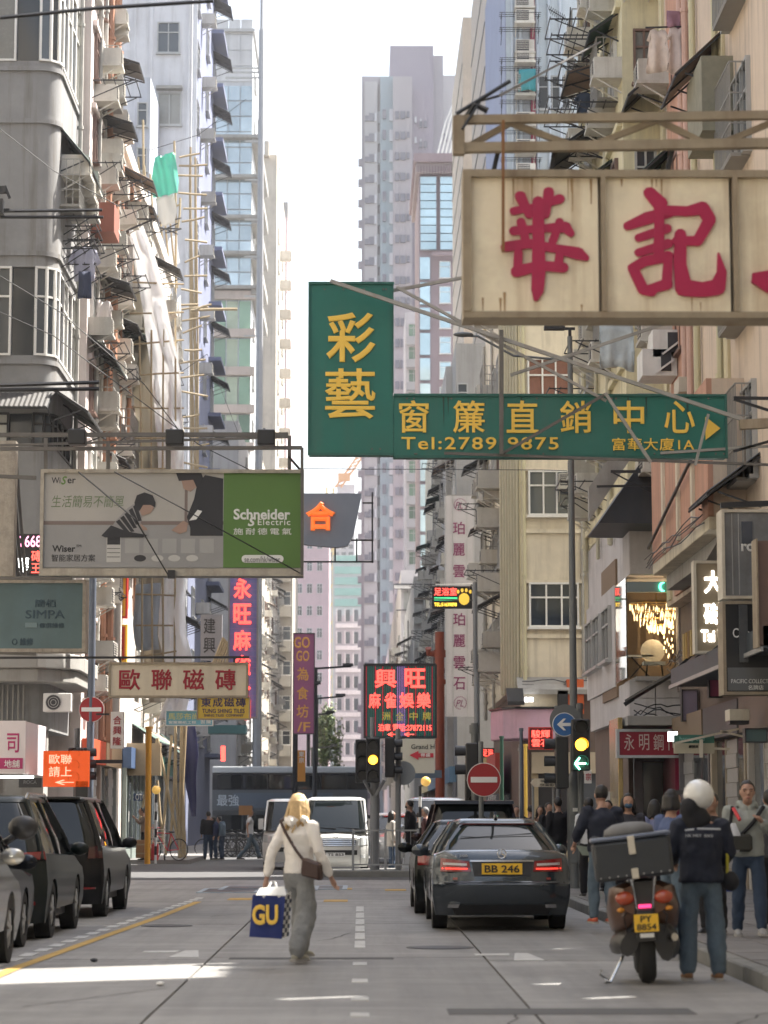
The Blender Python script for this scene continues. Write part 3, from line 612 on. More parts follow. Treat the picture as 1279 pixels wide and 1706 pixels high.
# cream chamfered corner building
H = 19.6
c1 = thing('cream_corner_building', 'cream corner building with white-framed windows facing up the street', 'building', (6.5, 82, 0))
xc = X(872, 75)
MB().prismz([(xc, 75), (8.9, 75), (8.9, 90), (4.72, 90), (4.72, 79.2)], 5.4, H).build('wall', CREAMW, c1)
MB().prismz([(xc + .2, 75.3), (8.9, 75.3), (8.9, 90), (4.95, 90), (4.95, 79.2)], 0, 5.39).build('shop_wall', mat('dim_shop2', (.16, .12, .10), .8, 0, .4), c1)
MB().prismz([(xc - .1, 74.85), (9, 74.85), (9, 90), (4.6, 90), (4.6, 79.2)], H, H + .35).build('cornice', CREAMW, c1)
c75 = lambda a: X(a, 75); z75 = lambda y: Z(y, 75)
for (a, y0, c, y1, cols) in [(884, 785, 957, 857, 3), (884, 972, 967, 1043, 3), (884, 598, 957, 680, 3), (884, 430, 960, 500, 3)]:
    b = MB(); b.box(c75(a) - .1, c75(c) + .1, 74.86, 75, z75(y1) - .12, z75(y1)); b.box(c75(a) - .1, c75(c) + .1, 74.86, 75, z75(y0), z75(y0) + .1); b.build('window_surround', CREAMW, c1)
    win(c1, 'F', 74.98, (c75(a) + c75(c)) / 2, z75(y1) + .02, c75(c) - c75(a) - .1, z75(y0) - z75(y1) - .05, cols, WHITEP, mat('navy_glass', (.02, .03, .045), .1) if y0 > 900 else (mat('red_curtain', (.22, .10, .07), .7, 0, .5, 8) if y0 == 598 else GLASS), True, True, dep=.12)
ac(c1, 'F', 74.95, c75(951), z75(815), 1.0); MB().box(c75(934), c75(968), 74.75, 75, z75(818), z75(790)).build('window_box', ALU, c1)
for y in (885, 720, 1060): MB().box(xc, 8.9, 74.9, 75, z75(y) - .06, z75(y) + .06).build('moulding', CREAMW, c1)
pipe(c1, 'F', 75, c75(974), 5.4, H, .05, PIPE); pipe(c1, 'F', 75, c75(987), 5.4, H, .07, PIPE)
pipe(c1, 'F', 75, c75(876), 5.4, H, .06, mat('pipe_cream', (.5, .46, .3), .6))
for k in range(7):   # chamfer
    t = (k + .3) / 6.5; x = xc + (4.72 - xc) * t; y = 75 + 4.2 * t; b = MB(); b.cyl((x - .1, y - .05), .05, 5.4, H, 6); b.build('drain_pipe', mat('pipe_yellow', (.46, .43, .32), .6, 0, .3), c1)
MB().prismz([(xc - .05, 74.99), (xc, 75), (4.72, 79.2), (4.67, 79.2)], 5.4, H - .01).build('chamfer_wall', YELW, c1)
clutter(c1, 'L', 4.72, 79.5, 89.8, 6, 19, 2.3, 2.9, 31, 1.2, 1.3, .8, .3, .3, .2, 2)
for k, y in enumerate((465, 497, 795, 975, 1120, 860)): ac(c1, 'L', 4.72, 80.2 + .6 * (k % 2), z75(y) + .4, 1.3)
# its canopy, pink parapet and lamp
b = MB(); b.prismx([(74.4, z75(1150)), (75, z75(1128)), (75, z75(1134)), (74.4, z75(1158))], c75(862), c75(990)); b.build('canopy', mat('grey_sheet', (.32, .31, .29), .6, .1, .5, 2, .4), c1)
for a in (885, 905, 930, 960): MB().bar((c75(a), 74.9, z75(1180)), (c75(a), 74.9, z75(1145)), .05).build('canopy_post', DARKM, c1)
MB().box(c75(868), c75(945), 74.6, 75.2, z75(1178), z75(1150)).build('stall_window', mat('lit_beige', (.55, .48, .36), .7, 0, .5, 3), c1)
PINKP = mat('pink_parapet', (.62, .40, .50), .6, 0, .3, 2, .2)
MB().prismz([(c75(822), 76.5), (c75(838), 74.9), (c75(858), 74.3), (c75(930), 74.3), (c75(930), 76.5)], z75(1232), z75(1182)).build('parapet', PINKP, c1, bevel=.04)
MB().prismz([(c75(820), 76.5), (c75(836), 74.8), (c75(857), 74.2), (c75(932), 74.2), (c75(932), 76.5)], z75(1182) + .002, z75(1179)).build('parapet_cap', DARKM, c1)
b = MB(); b.box(c75(872), c75(886), 74.1, 74.2, z75(1171), z75(1164)); b.build('lit_lamp', mat('lamp_lit', (1, 1, 1), emit=3), c1)
b = MB(); b.prismx([(73.6, z75(1172)), (74.4, z75(1148)), (74.4, z75(1152)), (73.6, z75(1178))], c75(842), c75(870)); b.build('tarpaulin', BLACK, c1)
pipe(c1, 'F', 75.2, c75(868), 0, 3.7, .06)
# red box and stall wall
MB().box(c75(944), c75(972), 74.5, 75.2, z75(1190), z75(1133)).build('orange_wall', mat('orange_wall', (.55, .11, .03), .7, 0, .3), c1)
MB().box(c75(928), c75(945), 74.4, 75.1, z75(1190), z75(1152)).build('trellis_screen', DARKM, c1)
# grey buildings beyond
d1 = thing('grey_building', 'grey rendered building with an air shaft window behind the marble banner', 'building', (5, 110, 0))
MB().box(X(762, 100), 9, 100, 118, 0, Z(572, 100)).build('wall', DGREY, d1); MB().box(X(745, 104), X(768, 104), 104, 117.9, 0, Z(610, 104)).build('rear_wall', wallm('dg2', (.45, .43, .40), .3), d1)
for (a, y0, c, y1) in [(768, 640, 775, 690), (752, 606, 768, 690)]: win(d1, 'F', 100 if a > 760 else 104, X((a + c) / 2, 101), Z(y1, 101), .35, 1.1, 1)
clutter(d1, 'L', X(762, 100), 100.5, 117, 5, 20, 3, 2.9, 33, 1.3, 1.3, .8, .4, .3, .3, 2)
cage(d1, 'F', 99.8, X(772, 100), Z(828, 100), 1.4, 1.9, .5)
d2 = block('narrow_building', 'narrow cream building with a white box sign bracket at the kink of the street', X(738, 119), 9, 119, 150, Z(640, 119), CREAMW); clutter(d2, 'L', X(738, 119), 120, 149, 5, 17, 4, 3, 35, 1.8, acp=.35, awp=.2)
clutter(d2, 'F', 119, X(738, 119), X(760, 119), 5, 21, 1, 3, 36, .4, 1.2, .3, 0, 0, 0, 0)
d3 = block('weathered_building', 'weathered white low block hung with sheets left of the marble banner', X(690, 152), 9, 152, 185, Z(960, 152), wallm('d3', (.42, .40, .38), .6)); clutter(d3, 'L', X(690, 152), 153, 184, 4.5, 15, 5, 3, 37, 2.2, acp=.4, awp=.2)
clutter(d3, 'F', 152, X(690, 152), X(724, 152), 4.5, 15, 1.3, 3, 38, .6, 1.3, .8, .2, .2, .1, 0)
for k in range(3): MB().box(X(690, 151.8), X(722, 151.8), 151.5, 151.9, Z(1080 - 40 * k, 152), Z(1048 - 40 * k, 152)).build('sheet_panel', mat('dirty_sheet', (.40, .40, .38), .7, 0, .7, 1.2, .5), d3)
d4 = block('far_white_building', 'far white wall lit beside the weathered block', X(668, 190), 9, 190, 330, Z(950, 190), wallm('d4', (.55, .52, .52), .3)); clutter(d4, 'L', X(668, 190), 192, 325, 4.5, 19, 9, 3.1, 39, 2.4, acp=.3, awp=.1, rkp=.05)
clutter(d4, 'F', 190, X(668, 190), X(690, 190), 4.5, 20, 1, 3.1, 40, .5, 1.3, .6, .3, .2, 0, 0)
# red pipe stack
r = thing('red_ventilation_pipe', 'thick rust-red ventilation pipe with a bent top beside the neon sign', 'pipe', P(735, 1300, 88))
b = MB(); x = X(733, 88); b.cyl((x, 88), .17, 0, Z(1053, 88), 12); b.path([(x, 88, Z(1090, 88)), (X(714, 88), 88, Z(1088, 88)), (X(714, 88), 87.9, Z(1080, 88))], .12, 10); b.cyl((x, 88), .22, Z(1095, 88), Z(1083, 88), 12); b.cyl((x, 88), .22, Z(1140, 88), Z(1132, 88), 12)
b.build('pipe', mat('rust_red_pipe', (.28, .06, .03), .6, 0, .4, 3, .3), r, smooth=R(40))
# block B : yellow tenement over the glass corner shop
yb = thing('yellow_tenement', 'yellow tenement hung with dark corrugated awnings above the chandelier shop', 'building', (12, 60, 0))
MB().box(6.14, 20, 55, 65, 8.6, 28).build('wall', YELW, yb)
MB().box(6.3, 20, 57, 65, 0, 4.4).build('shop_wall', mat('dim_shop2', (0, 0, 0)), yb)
clutter(yb, 'L', 6.14, 55.2, 64.8, 9, 27.5, 2.4, 2.9, 41, 1.3, 1.3, .95, .38, .6, .35, 3, pipem=mat('pipe_yellow', (0, 0, 0)), slab=YELW)
clutter(yb, 'F', 55, 6.3, 7.0, 9, 27.5, .8, 2.9, 42, .4, 1.2, .4, .0, .0, 0, 0)
b55 = lambda a: X(a, 55); z55 = lambda y: Z(y, 55)
for k in range(3): awning(yb, 'L', 6.14, 57.5 + 1.6 * k, z55(390 - 110 * k), 3.4, 1.25, .9, AWNG if k % 2 else AWN)
for y in (75, 110, 140, 190, 210, 310, 335, 360): rack(yb, 'L', 6.14, 60 + rnd.random() * 4, Z(y, 62), 1.6, 1.3, 4)
# white AC cabinets in front of it
for (a, y0, c, y1) in [(1098, 548, 1146, 594), (1080, 580, 1140, 625)]:
    r = thing('white_air_conditioner_cabinet', 'white sheet-metal air conditioner cabinet with a diagonal brace, %s of two' % ('upper' if y0 == 548 else 'lower'), 'air conditioner', P(a, y1, 52), 'white cabinets above the green sign')
    MB().box(X(a, 52), X(c, 52), 52, 53, Z(y1, 52), Z(y0, 52)).build('cabinet', WHITEP, r, bevel=.01)
    q = (a + c) / 2 + 2; MB().box(X(q, 52), X(q + 17, 52), 51.96, 52, Z(y1 - 8, 52), Z(y0 + 5, 52)).build('grille', BLACKG, r)
    MB().bar((X(q - 10, 52), 51.93, Z(y1 - 4, 52)), (X(q + 20, 52), 51.93, Z(y0 + 20, 52)), .04).build('brace', WHITEP, r)
# glass corner shop (first floor)
gs = thing('chandelier_shop', 'corner showroom of frameless glass with a lit crystal chandelier inside', 'shop', (8, 57, 4.3))
WT = wallm('white_tile_wall', (.52, .50, .50), .35, .3, 1.2); zs = z55
MB().box(b55(1050), 9, 57.6, 61, 4.3, 7.6).build('back_wall', mat('brown_interior', (.20, .14, .09), .7), gs)
MB().box(6.3, 9, 55.1, 61, zs(1133), zs(1126)).build('floor_slab', CONC, gs)
MB().box(6.16, 9.2, 54.98, 64.8, zs(956), 8.58).build('upper_wall', WT, gs)
MB().box(6.16, 9.2, 55.6, 64.8, 3.72, zs(1133)).build('lower_wall_side', WT, gs)
cw_ = (9.2 - 6.16) / 4
for i in range(5):
    for j in range(2): MB().box(6.16 + cw_ * i * .8 + .01, 6.16 + cw_ * (i + 1) * .8 - .01, 55.45, 55.6, 3.75 + .42 * j, 3.75 + .42 * (j + 1) - .015).build('stone_panel', WT, gs)
gl = mat('shop_glass', (.75, .80, .80), .02, trans=1, spec=.5)
MB().box(b55(1050), b55(1136), 55.2, 55.22, zs(1128), zs(960)).build('window_pane', gl, gs)
MB().box(b55(1050) - .02, b55(1050), 55.2, 57.5, zs(1128), zs(960)).build('window_pane', gl, gs)
MB().box(6.08, 6.14, 57.65, 64.8, zs(1133), zs(956)).build('side_wall', WT, gs)
for a in (59.2, 61.6, 63.6): win(gs, 'L', 6.08, a, 5.3, 1.6, 1.2, 2, ALU)
MB().box(b55(1050), b55(1136), 55.12, 55.3, zs(985), zs(968)).build('fascia', mat('teal_grey', (.22, .27, .29), .4), gs)
letters('☾', b55(1104), b55(1113), zs(984), zs(969), 55.1, mat('neon_green', (.1, 1, .5), emit=2.5), gs)
MB().box(b55(1136), b55(1160), 55.0, 55.6, 4.3, zs(955)).build('pillar', wallm('taupe', (.26, .22, .21), .3), gs)
ch = thing('chandelier', 'tiered crystal chandelier glowing warm behind the shop glass', 'chandelier', P(1098, 1000, 56.4))
CRY = mat('lit_crystal', (1, .78, .42), .2, emit=.9, ecol=(1, .66, .32)); b = MB(); g2 = MB(); r_ = random.Random(4)
for j, (rad, y) in enumerate([(.62, 1005), (.52, 1018), (.38, 1030), (.2, 1040)]):
    g2.path([(X(1098, 56.4) + rad * math.cos(t), 56.4 + rad * .6 * math.sin(t), Z(y, 56.4)) for t in [2 * math.pi * k / 16 for k in range(17)]], .012, 4)
    for k in range(60 - 10 * j):
        t = r_.random() * 6.28; x = X(1098, 56.4) + rad * math.cos(t); yy = 56.4 + rad * .6 * math.sin(t); z = Z(y, 56.4); b.ell((x, yy, z - .06 - .12 * r_.random()), .013, .013, .06 + .03 * r_.random(), 5, 3)
b.build('crystal', CRY, ch); g2.bar((X(1098, 56.4), 56.4, Z(1005, 56.4)), (X(1098, 56.4), 56.4, Z(985, 56.4)), .03); g2.build('ring', mat('brass', (.5, .33, .12), .3, 1), ch)
pl = bpy.data.lights.new('chandelier_light', 'POINT'); pl.energy = 14; pl.color = (1, .7, .4); po = bpy.data.objects.new('chandelier_light', pl); C.objects.link(po); po.location = P(1098, 1045, 56.2)
r = thing('crystal_column_lamp', 'tall hanging string of lit crystals right of the chandelier', 'lamp', P(1126, 1090, 56.3)); b = MB()
for k in range(26): q = r_.uniform(1030, 1095); b.ell((X(1118 + 8 * math.sin(k), 56.3), 56.3, Z(q, 56.3)), .018, .018, .05, 5, 3)
b.build('crystal', CRY, r)
r = thing('showroom_chair', 'pale round-backed chair in the showroom window', 'chair', P(1085, 1124, 56.3)); b = MB(); x, y, z = P(1087, 1085, 56.3); b.path([(x, y, z), (x, y + .05, z)], .28, 20); b.build('backrest', CREAMP, r); b = MB(); b.box(x - .25, x + .25, y - .4, y, z - .34, z - .26); b.build('seat', CREAMP, r)
for a in (-.2, .2): MB().bar((x + a, y - .3, z - .62), (x + a * .8, y - .3, z - .3), .03).build('leg', BLACK, r)
r = thing('showroom_table', 'white table standing behind the showroom glass beside the round chair', 'table', P(1062, 1124, 56.5)); x, y, z = P(1066, 1095, 56.5); MB().box(x - .3, x + .3, y - .2, y + .3, z, z + .04).build('tabletop', WHITEP, r); b = MB(); b.bar((x - .25, y, z - .5), (x + .2, y, z), .03); b.bar((x + .25, y, z - .5), (x - .2, y, z), .03); b.build('trestle', DARKM, r)
# dark metal box overhang and pink balcony
r = thing('metal_canopy_box', 'dark sheet-metal overhang slanting above the showroom', 'canopy', P(1040, 840, 56))
b = MB(); z0, z1_ = Z(892, 56), Z(785, 56)
b.prism([(X(985, 56), z0), (X(1100, 56), z0 - .02), (X(1100, 56), z1_), (X(1062, 56), z1_)], 53.5, 56.4); b.build('soffit', mat('charcoal_sheet', (.05, .055, .065), .5, .3, .3, 1, .2), r)
b = MB(); b.prism([(X(985, 53.4), z0), (X(1062, 53.4), z1_ + .0), (X(1030, 53.4), z1_ + .1), (X(985, 53.4), z0 + .75)], 53.2, 53.44); b.build('side_panel', mat('grey_sheet', (0, 0, 0)), r)
b = MB(); b.bar((X(1000, 53), 53, Z(810, 53)), (X(1095, 53), 53, Z(808, 53)), .05); b.bar((X(1024, 53), 53, Z(785, 53)), (X(1112, 53), 53, Z(830, 53)), .03); b.bar((X(1024, 53), 53, Z(785, 53)), (X(1110, 53), 53, Z(785, 53)), .06); b.build('bracket', DARKM, r)
# block A: big pinkish building
A_ = thing('peach_building', 'large peach-beige building filling the upper right with pipes and a salmon balcony', 'building', (12, 48, 0))
PEACH = wallm('peach_render', (.60, .49, .39), .55)
MB().box(7.0, 20, 36, 55, 6.2, 30).build('wall', PEACH, A_)
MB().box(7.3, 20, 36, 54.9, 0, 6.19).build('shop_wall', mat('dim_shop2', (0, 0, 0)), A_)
for (a, w_, m) in [(52.0, 2.4, ORNW), (45.2, .5, wallm('cream_pier', (.62, .55, .36), .4)), (54.2, .5, YELW)]: MB().box(6.94, 7.0, a - w_ / 2, a + w_ / 2, 6.3, 29.9).build('painted_band', m, A_)
for a, m in [(49.8, mat('pipe_pink', (.55, .36, .30), .6, 0, .3, 3, .3)), (48.7, mat('pipe_cream', (0, 0, 0))), (50.6, mat('pipe_pink', (0, 0, 0))), (45.6, mat('pipe_cream', (0, 0, 0)))]: pipe(A_, 'L', 7.0, a, 6.3, 29.5, .07, m)
for k in range(7): win(A_, 'L', 7.0, 43.2, 7.5 + 2.95 * k, 2.2, 1.6, 3, ALU); cage(A_, 'L', 7.0, 43.2, 7.4 + 2.95 * k, 1.9, 1.7, .35)
for k in range(7): win(A_, 'L', 7.0, 51.6, 8.6 + 2.95 * k, 1.2, 1.4, 2, BROWNF); ac(A_, 'L', 7.0, 53.2, 9.1 + 2.95 * k, 1.2)
win(A_, 'L', 7.0, 47.6, Z(480, 47.6), .9, 1.5, 2, ALU); MB().box(6.7, 7.0, 50.1, 50.9, Z(650, 50), Z(625, 50)).build('meter_box', BEIGEW, A_)
for (a, y, m) in [(53.6, 320, AWNG), (54.2, 180, AWN), (46.2, 150, AWNB)]: awning(A_, 'L', 7.0, a, Z(y, a), 2.2, .95, .9, m)
MB().box(6.4, 7, 44, 46, Z(240, 45), Z(118, 45)).build('canvas_screen', mat('olive_canvas', (.25, .24, .18), .8, 0, .5, 3, .4), A_)
b = MB(); p0 = [(45.2, 8.85), (45.2, 9.25), (53.6, 9.25), (53.6, 6.75), (53.6, 6.5)]
b = MB(); b.box(6.3, 7.0, 43.4, 51.8, 6.62, 6.86); b.build('balcony_slab', CREAMW, A_, bevel=.02)
b = MB(); b.box(6.3, 6.4, 43.4, 51.8, 6.862, 9.4); b.build('balcony_wall', ORNW, A_); b = MB(); b.box(6.401, 6.99, 43.4, 43.5, 6.862, 9.4); b.build('balcony_end', PEACH, A_)
for a in (45.2, 47.3, 49.6): MB().box(6.24, 6.3, a - .12, a + .12, 6.87, 9.4).build('balcony_pier', CREAMW, A_)
b = MB(); b.bar((6.2, 43.5, 8.3), (6.2, 51.7, 7.2), .05); b.build('hand_rail', DARKM, A_)
cabling(A_, 'L', 6.3, 43.4, 51.8, 6.95, 4)
b = MB(); b.prismx([(43.6, 6.61), (51.8, 6.61), (51.8, 6.3), (46, 6.3)], 6.6, 7.0); b.build('balcony_bracket', CONC, A_)
# unseen rows that shade the street
for (y0, y1, h, d_) in [(-160, -8, 28, 9), (-6, 16.5, 27, 2), (26.77, 29.0, 14.6, .25)]:
    q = block('street_building', 'plain rendered building lining the near right pavement', 7.2, 7.2 + d_, y0, y1, h, [BEIGEW, PEACH, CREAMW, YELW][int(h) % 4])
    q['label'] = {28: 'long building row on the right side behind the camera', 27: 'plain tall building lining the near right pavement' if y0 < 0 else 'plain tall building next to the peach one', 14.6: 'low building in the gap that lets the sun reach the road'}[h]
    if h > 15: clutter(q, 'L', 7.2, max(y0, -60) + .3, y1 - .3, 4.5, h - 1, 2.6, 2.9, int(y0) + 300, acp=.5)
# unseen thin screen wall, added so its slots throw flecks of sun onto the road
q = thing('sun_fleck_screen', 'thin unseen screen added beside the near right pavement, slotted for sun flecks', 'building', (7.3, 26, 0)); kx = math.tan(SUN_EL) * 1.118
ops = []
for (px, py, wx, wy) in [(525, 1655, .75, .5), (940, 1632, .8, .5), (690, 1603, .5, .5), (470, 1618, .4, .35), (930, 1592, .7, .6), (800, 1572, .9, .6), (650, 1563, .8, .6), (960, 1560, .5, .6), (500, 1535, .6, .7), (690, 1528, .8, .8), (560, 1515, .7, .8), (1000, 1655, .5, .4), (350, 1660, .6, .4), (960, 1575, .8, .5), (850, 1562, .7, .5), (900, 1552, .6, .5), (990, 1590, .6, .4), (640, 1640, .5, .35), (730, 1670, .5, .35)]:
    d = 5843 / (py - 1362); x = X(px, d); yo = d + .5 * (7.2 - x); zo = kx * (7.2 - x)
    if all(abs(yo - o[0]) > (wy + o[1]) / 2 + .05 for o in ops) and (16.9 < yo < 26.4 or 29.5 < yo < 35.5): ops.append((yo, wy * .42, zo, wx * kx))
for (a, e) in ((16.55, 26.75), (29.02, 35.9)):
    y = a
    for (yo, wy, zo, hz_) in sorted(ops):
        if not a < yo < e: continue
        MB().box(7.2, 7.32, y, yo - wy / 2, 0, 27).build('wall', BEIGEW, q); MB().box(7.2, 7.32, yo - wy / 2 + .001, yo + wy / 2 - .001, 0, zo - hz_ / 2).build('wall', BEIGEW, q); MB().box(7.2, 7.32, yo - wy / 2 + .001, yo + wy / 2 - .001, zo + hz_ / 2, 27).build('wall', BEIGEW, q); y = yo + wy / 2
    MB().box(7.2, 7.32, y, e, 0, 27).build('wall', BEIGEW, q)
block('sky_blocking_building', 'wide pale building added far behind the camera to block sky reflections', -30, 30, -190, -165, 60, GREYW)  # unseen closing block, added to keep sky out of the car-glass reflections
q = block('street_building', 'plain rendered building lining the near left pavement', -18, -9.6, -160, 56, 24, BEIGEW); clutter(q, 'R', -9.6, -50, 55, 4.5, 23, 3.4, 2.9, 77, 1.6, acp=.5)
# ---------------------------------------------------------------- scaffolding and sheeting, left side
def pt(px, py, d): return P(px, py, d)
sc = thing('bamboo_scaffold', 'bamboo scaffolding poles tied up the left facade from pavement to roof', 'scaffolding', (-6.9, 84, 0))
def pole(px0, py0, px1, py1, d, r=.04, m=BAMBOO, parent=sc, n='bamboo_pole'):
    a, c = P(px0, py0, d), P(px1, py1, d + .2); mid = a.lerp(c, .5) + Vector((rnd.uniform(-.06, .06), 0, rnd.uniform(-.03, .03))); b = MB(); b.path([a, mid, c], r, 6); return b.build(n, m, parent, smooth=R(50))
for a in [(308, 1430, 304, 1180), (300, 1432, 292, 1195), (304, 1428, 310, 1200), (298, 1430, 302, 1210), (232, 1370, 262, 1230), (276, 1425, 262, 1300), (296, 1400, 262, 1230), (283, 1410, 292, 1240), (270, 1400, 286, 1225)]: pole(*a, 79.5, .045)
for k in range(7): pole(320 + rnd.uniform(-8, 10), 860, 316 + rnd.uniform(-6, 12) + k, 240 + rnd.uniform(0, 90), 104, .045)
for y in (262, 300, 345, 405, 458, 510, 552, 600, 660, 720, 775, 830, 280, 325, 370, 430, 485, 535, 580, 630, 690, 745, 800): pole(300 + rnd.uniform(-4, 8), y + rnd.uniform(-8, 8), 332 + rnd.uniform(0, 18), y + rnd.uniform(-10, 4), 103.5, .05)
pole(318, 517, 395, 515, 102, .07); pole(325, 516, 352, 507, 101, .05); pole(290, 508, 330, 507, 101, .05)
for (a) in [(237, 640, 218, 320), (243, 560, 238, 200), (248, 500, 236, 330), (218, 470, 222, 300), (292, 500, 290, 235), (296, 380, 300, 330)]: pole(*a, 94.4, .045)
for k in range(6): pole(230 + 10 * k, 262 + 14 * k, 245 + 10 * k, 480, 94.5, .04)
for i in range(6): pole(250 + 5 * i, 372 + 8 * (i % 3), 296 + 6 * (i % 2), 390 - 9 * (i % 4), 94, .03, DARKM)
pole(218, 385, 300, 340, 94, .04)
for k in range(9): pole(336 + 6 * k, 1150 - 12 * k * .3, 372 + 2.5 * k, 1062 + 9 * k * .3, 79, .04)
# sheets: a draped surface through rows of (left px, right px, py, depth)
def drape(name, label, rows, m, seed, cat='sheeting', amp=.12, nx=22, sub=5):
    b = MB(); vs = []; r = []
    for i in range(len(rows) - 1):
        for s in range(sub + (1 if i == len(rows) - 2 else 0)):
            t = s / sub; r.append([rows[i][k] + (rows[i + 1][k] - rows[i][k]) * t for k in range(4)])
    for row in r:
        for j in range(nx):
            u = j / (nx - 1); p = P(row[0] + (row[1] - row[0]) * u, row[2], row[3])
            n_ = abs(noise.noise(Vector((p.x * 2.6 + p.z * .5, p.z * .7 - p.x, seed + 3)))) * amp * 2.2 + noise.noise(Vector((p.x * 1.1 + seed, p.z * .33, seed))) * amp * 3 + noise.noise(Vector((p.x * 3, p.z * .9, seed))) * amp + math.sin(u * 9 + p.z * .25 + seed) * amp * .6
            p.y += n_ - .8 * u; p.x += noise.noise(Vector((p.z * .5, seed, 0))) * .12; vs.append(p)
    K = len(r); b.add(vs, [(i * nx + j, i * nx + j + 1, (i + 1) * nx + j + 1, (i + 1) * nx + j) for i in range(K - 1) for j in range(nx - 1)])
    o = b.build(name, m, smooth=True); s = o.modifiers.new('t', 'SOLIDIFY'); s.thickness = .01
    return tag(o, label, cat)
def sheetm(name, col, a=.35):
    m = mat(name, col, .4, 0, .1, .5, 0); n = m.node_tree; b = n.nodes['Principled BSDF']; tr = n.nodes.new('ShaderNodeBsdfTranslucent'); tr.inputs[0].default_value = (*col, 1)
    mx = n.nodes.new('ShaderNodeMixShader'); mx.inputs[0].default_value = a; n.links.new(b.outputs[0], mx.inputs[1]); n.links.new(tr.outputs[0], mx.inputs[2]); n.links.new(mx.outputs[0], n.nodes['Material Output'].inputs[0]); return m
SHW = sheetm('white_plastic_sheet', (.92, .92, .93)); SHG = sheetm('grey_plastic_sheet', (.50, .49, .46)); SHT = sheetm('green_tarpaulin', (.12, .50, .38)); SHN = sheetm('beige_netting', (.50, .46, .38))
drape('plastic_sheet', 'long white plastic sheet billowing down the bamboo scaffolding in full sun', [(214, 240, 380, 74), (222, 262, 440, 74), (240, 284, 520, 74), (250, 300, 620, 74), (262, 308, 740, 74), (268, 308, 880, 74), (268, 310, 960, 74), (264, 314, 1060, 74), (276, 326, 1110, 74), (280, 322, 1160, 73.8), (264, 312, 1200, 73.6)], SHW, 2, amp=.2, nx=40, sub=8)
drape('netting_sheet', 'beige construction netting behind the white plastic sheet', [(214, 250, 470, 75.5), (216, 285, 560, 75.5), (226, 296, 700, 75.5), (230, 300, 860, 75.5), (230, 300, 960, 75.5), (232, 300, 1070, 75.5), (250, 300, 1170, 75.5)], SHN, 5, amp=.16, nx=30, sub=8)
for k in range(13): pole(214 + (2 * k if k < 6 else 12), 470 + 52 * k, 306, 466 + 52 * k + rnd.uniform(-8, 8), 73.4, .03)
for k in range(4): pole(236 + 18 * k, 1160, 232 + 20 * k, 560 - 10 * k, 73.3, .03)
drape('grey_sheet', 'dirty clear plastic sheet hanging over the shop fronts below the netting', [(224, 268, 975, 74.6), (226, 270, 1040, 74.6), (232, 272, 1085, 74.6)], sheetm('clear_sheet', (.55, .60, .66)), 8)
drape('green_tarpaulin', 'torn green tarpaulin tied high on the scaffolding', [(258, 292, 262, 93), (254, 296, 285, 93), (250, 299, 310, 93), (256, 298, 330, 93)], SHT, 4, 'tarpaulin', .2)
drape('pale_tarpaulin', 'translucent pale sheet hanging under the green tarpaulin', [(258, 290, 331, 93.2), (262, 296, 360, 93.2), (270, 292, 378, 93.2)], SHG, 6, 'tarpaulin', .1)
drape('white_rag_sheet', 'white sheet bunched on the poles right of the plastic sheet', [(284, 298, 398, 100), (274, 302, 430, 100), (290, 304, 445, 100)], SHW, 7, 'sheeting', .1)
drape('long_wrap_sheet', 'narrow white wrap running down the scaffold edge', [(292, 300, 500, 92), (294, 303, 600, 92), (295, 304, 700, 92), (297, 306, 800, 92), (298, 308, 960, 92)], SHW, 9, 'sheeting', .06, 8)
drape('navy_tarpaulin', 'navy cloth wrapped round the scaffold poles at street level', [(306, 326, 1206, 84), (305, 334, 1260, 84), (310, 330, 1310, 84), (318, 328, 1360, 84)], mat('navy_cloth', (.04, .04, .12), .9, 0, .4), 3, 'tarpaulin', .1)
# washing
LB_ = 'washing hung over the street'
for (n, px, py, d, k, col, lab, f, s) in [
    ('hanging_shirt', 141, 412, 62, 'shirt', (.45, .45, .55), 'grey-blue long shirt drying on a pole under the curved building', 'F', 1.2),
    ('hanging_trousers', 141, 452, 61.8, 'trousers', (.05, .06, .10), 'dark blue trousers drying below the grey-blue shirt', 'F', .8),
    ('hanging_shirt', 172, 500, 66, 'dress', (.55, .50, .48), 'pale grey smock drying on the pink tenement', 'F', .95),
    ('hanging_dress', 1096, 48, 50, 'dress', (.62, .52, .46), 'plain cream dress drying at top right, left of the patterned one', 'F', .83),
    ('hanging_dress', 1130, 44, 50, 'dress', (.66, .56, .52), 'patterned cream dress drying at top right nearest the peach wall', 'F', .9),
    ('hanging_towel', 1122, 18, 50, 'sheet', (.35, .20, .25), 'maroon towel hanging between the two dresses', 'F', .3),
    ('hanging_shirt', 973, 155, 58, 'shirt', (.03, .04, .06), 'black shirt drying below the television aerial', 'F', .8),
    ('hanging_cloth', 1027, 540, 50, 'sheet', (.55, .62, .66), 'pale blue sheet bunched above the green sign', 'F', .75),
    ('hanging_cloth', 1050, 5, 56, 'shirt', (.55, .50, .60), 'white and lilac shirt drying at the very top right', 'F', .9)]:
    garment(n, lab, 'laundry', P(px, py, d), k, mat('cloth_%d%d' % (px, py), col, .9, 0, .3, 9), f, LB_, s)
for (px, py, d, x2) in [(118, 412, 62, 165), (150, 498, 66, 200), (1075, 46, 50, 1150), (1005, 537, 50, 1060)]: 
    o = tag(MB().bar(P(px, py, d), P(x2, py - 2, d), .03).build('drying_pole', DARKM), {118: 'thin pole carrying the grey-blue shirt', 150: 'thin pole carrying the grey smock', 1075: 'thin pole carrying the two cream dresses', 1005: 'thin pole carrying the pale blue sheet'}[px], 'pole')
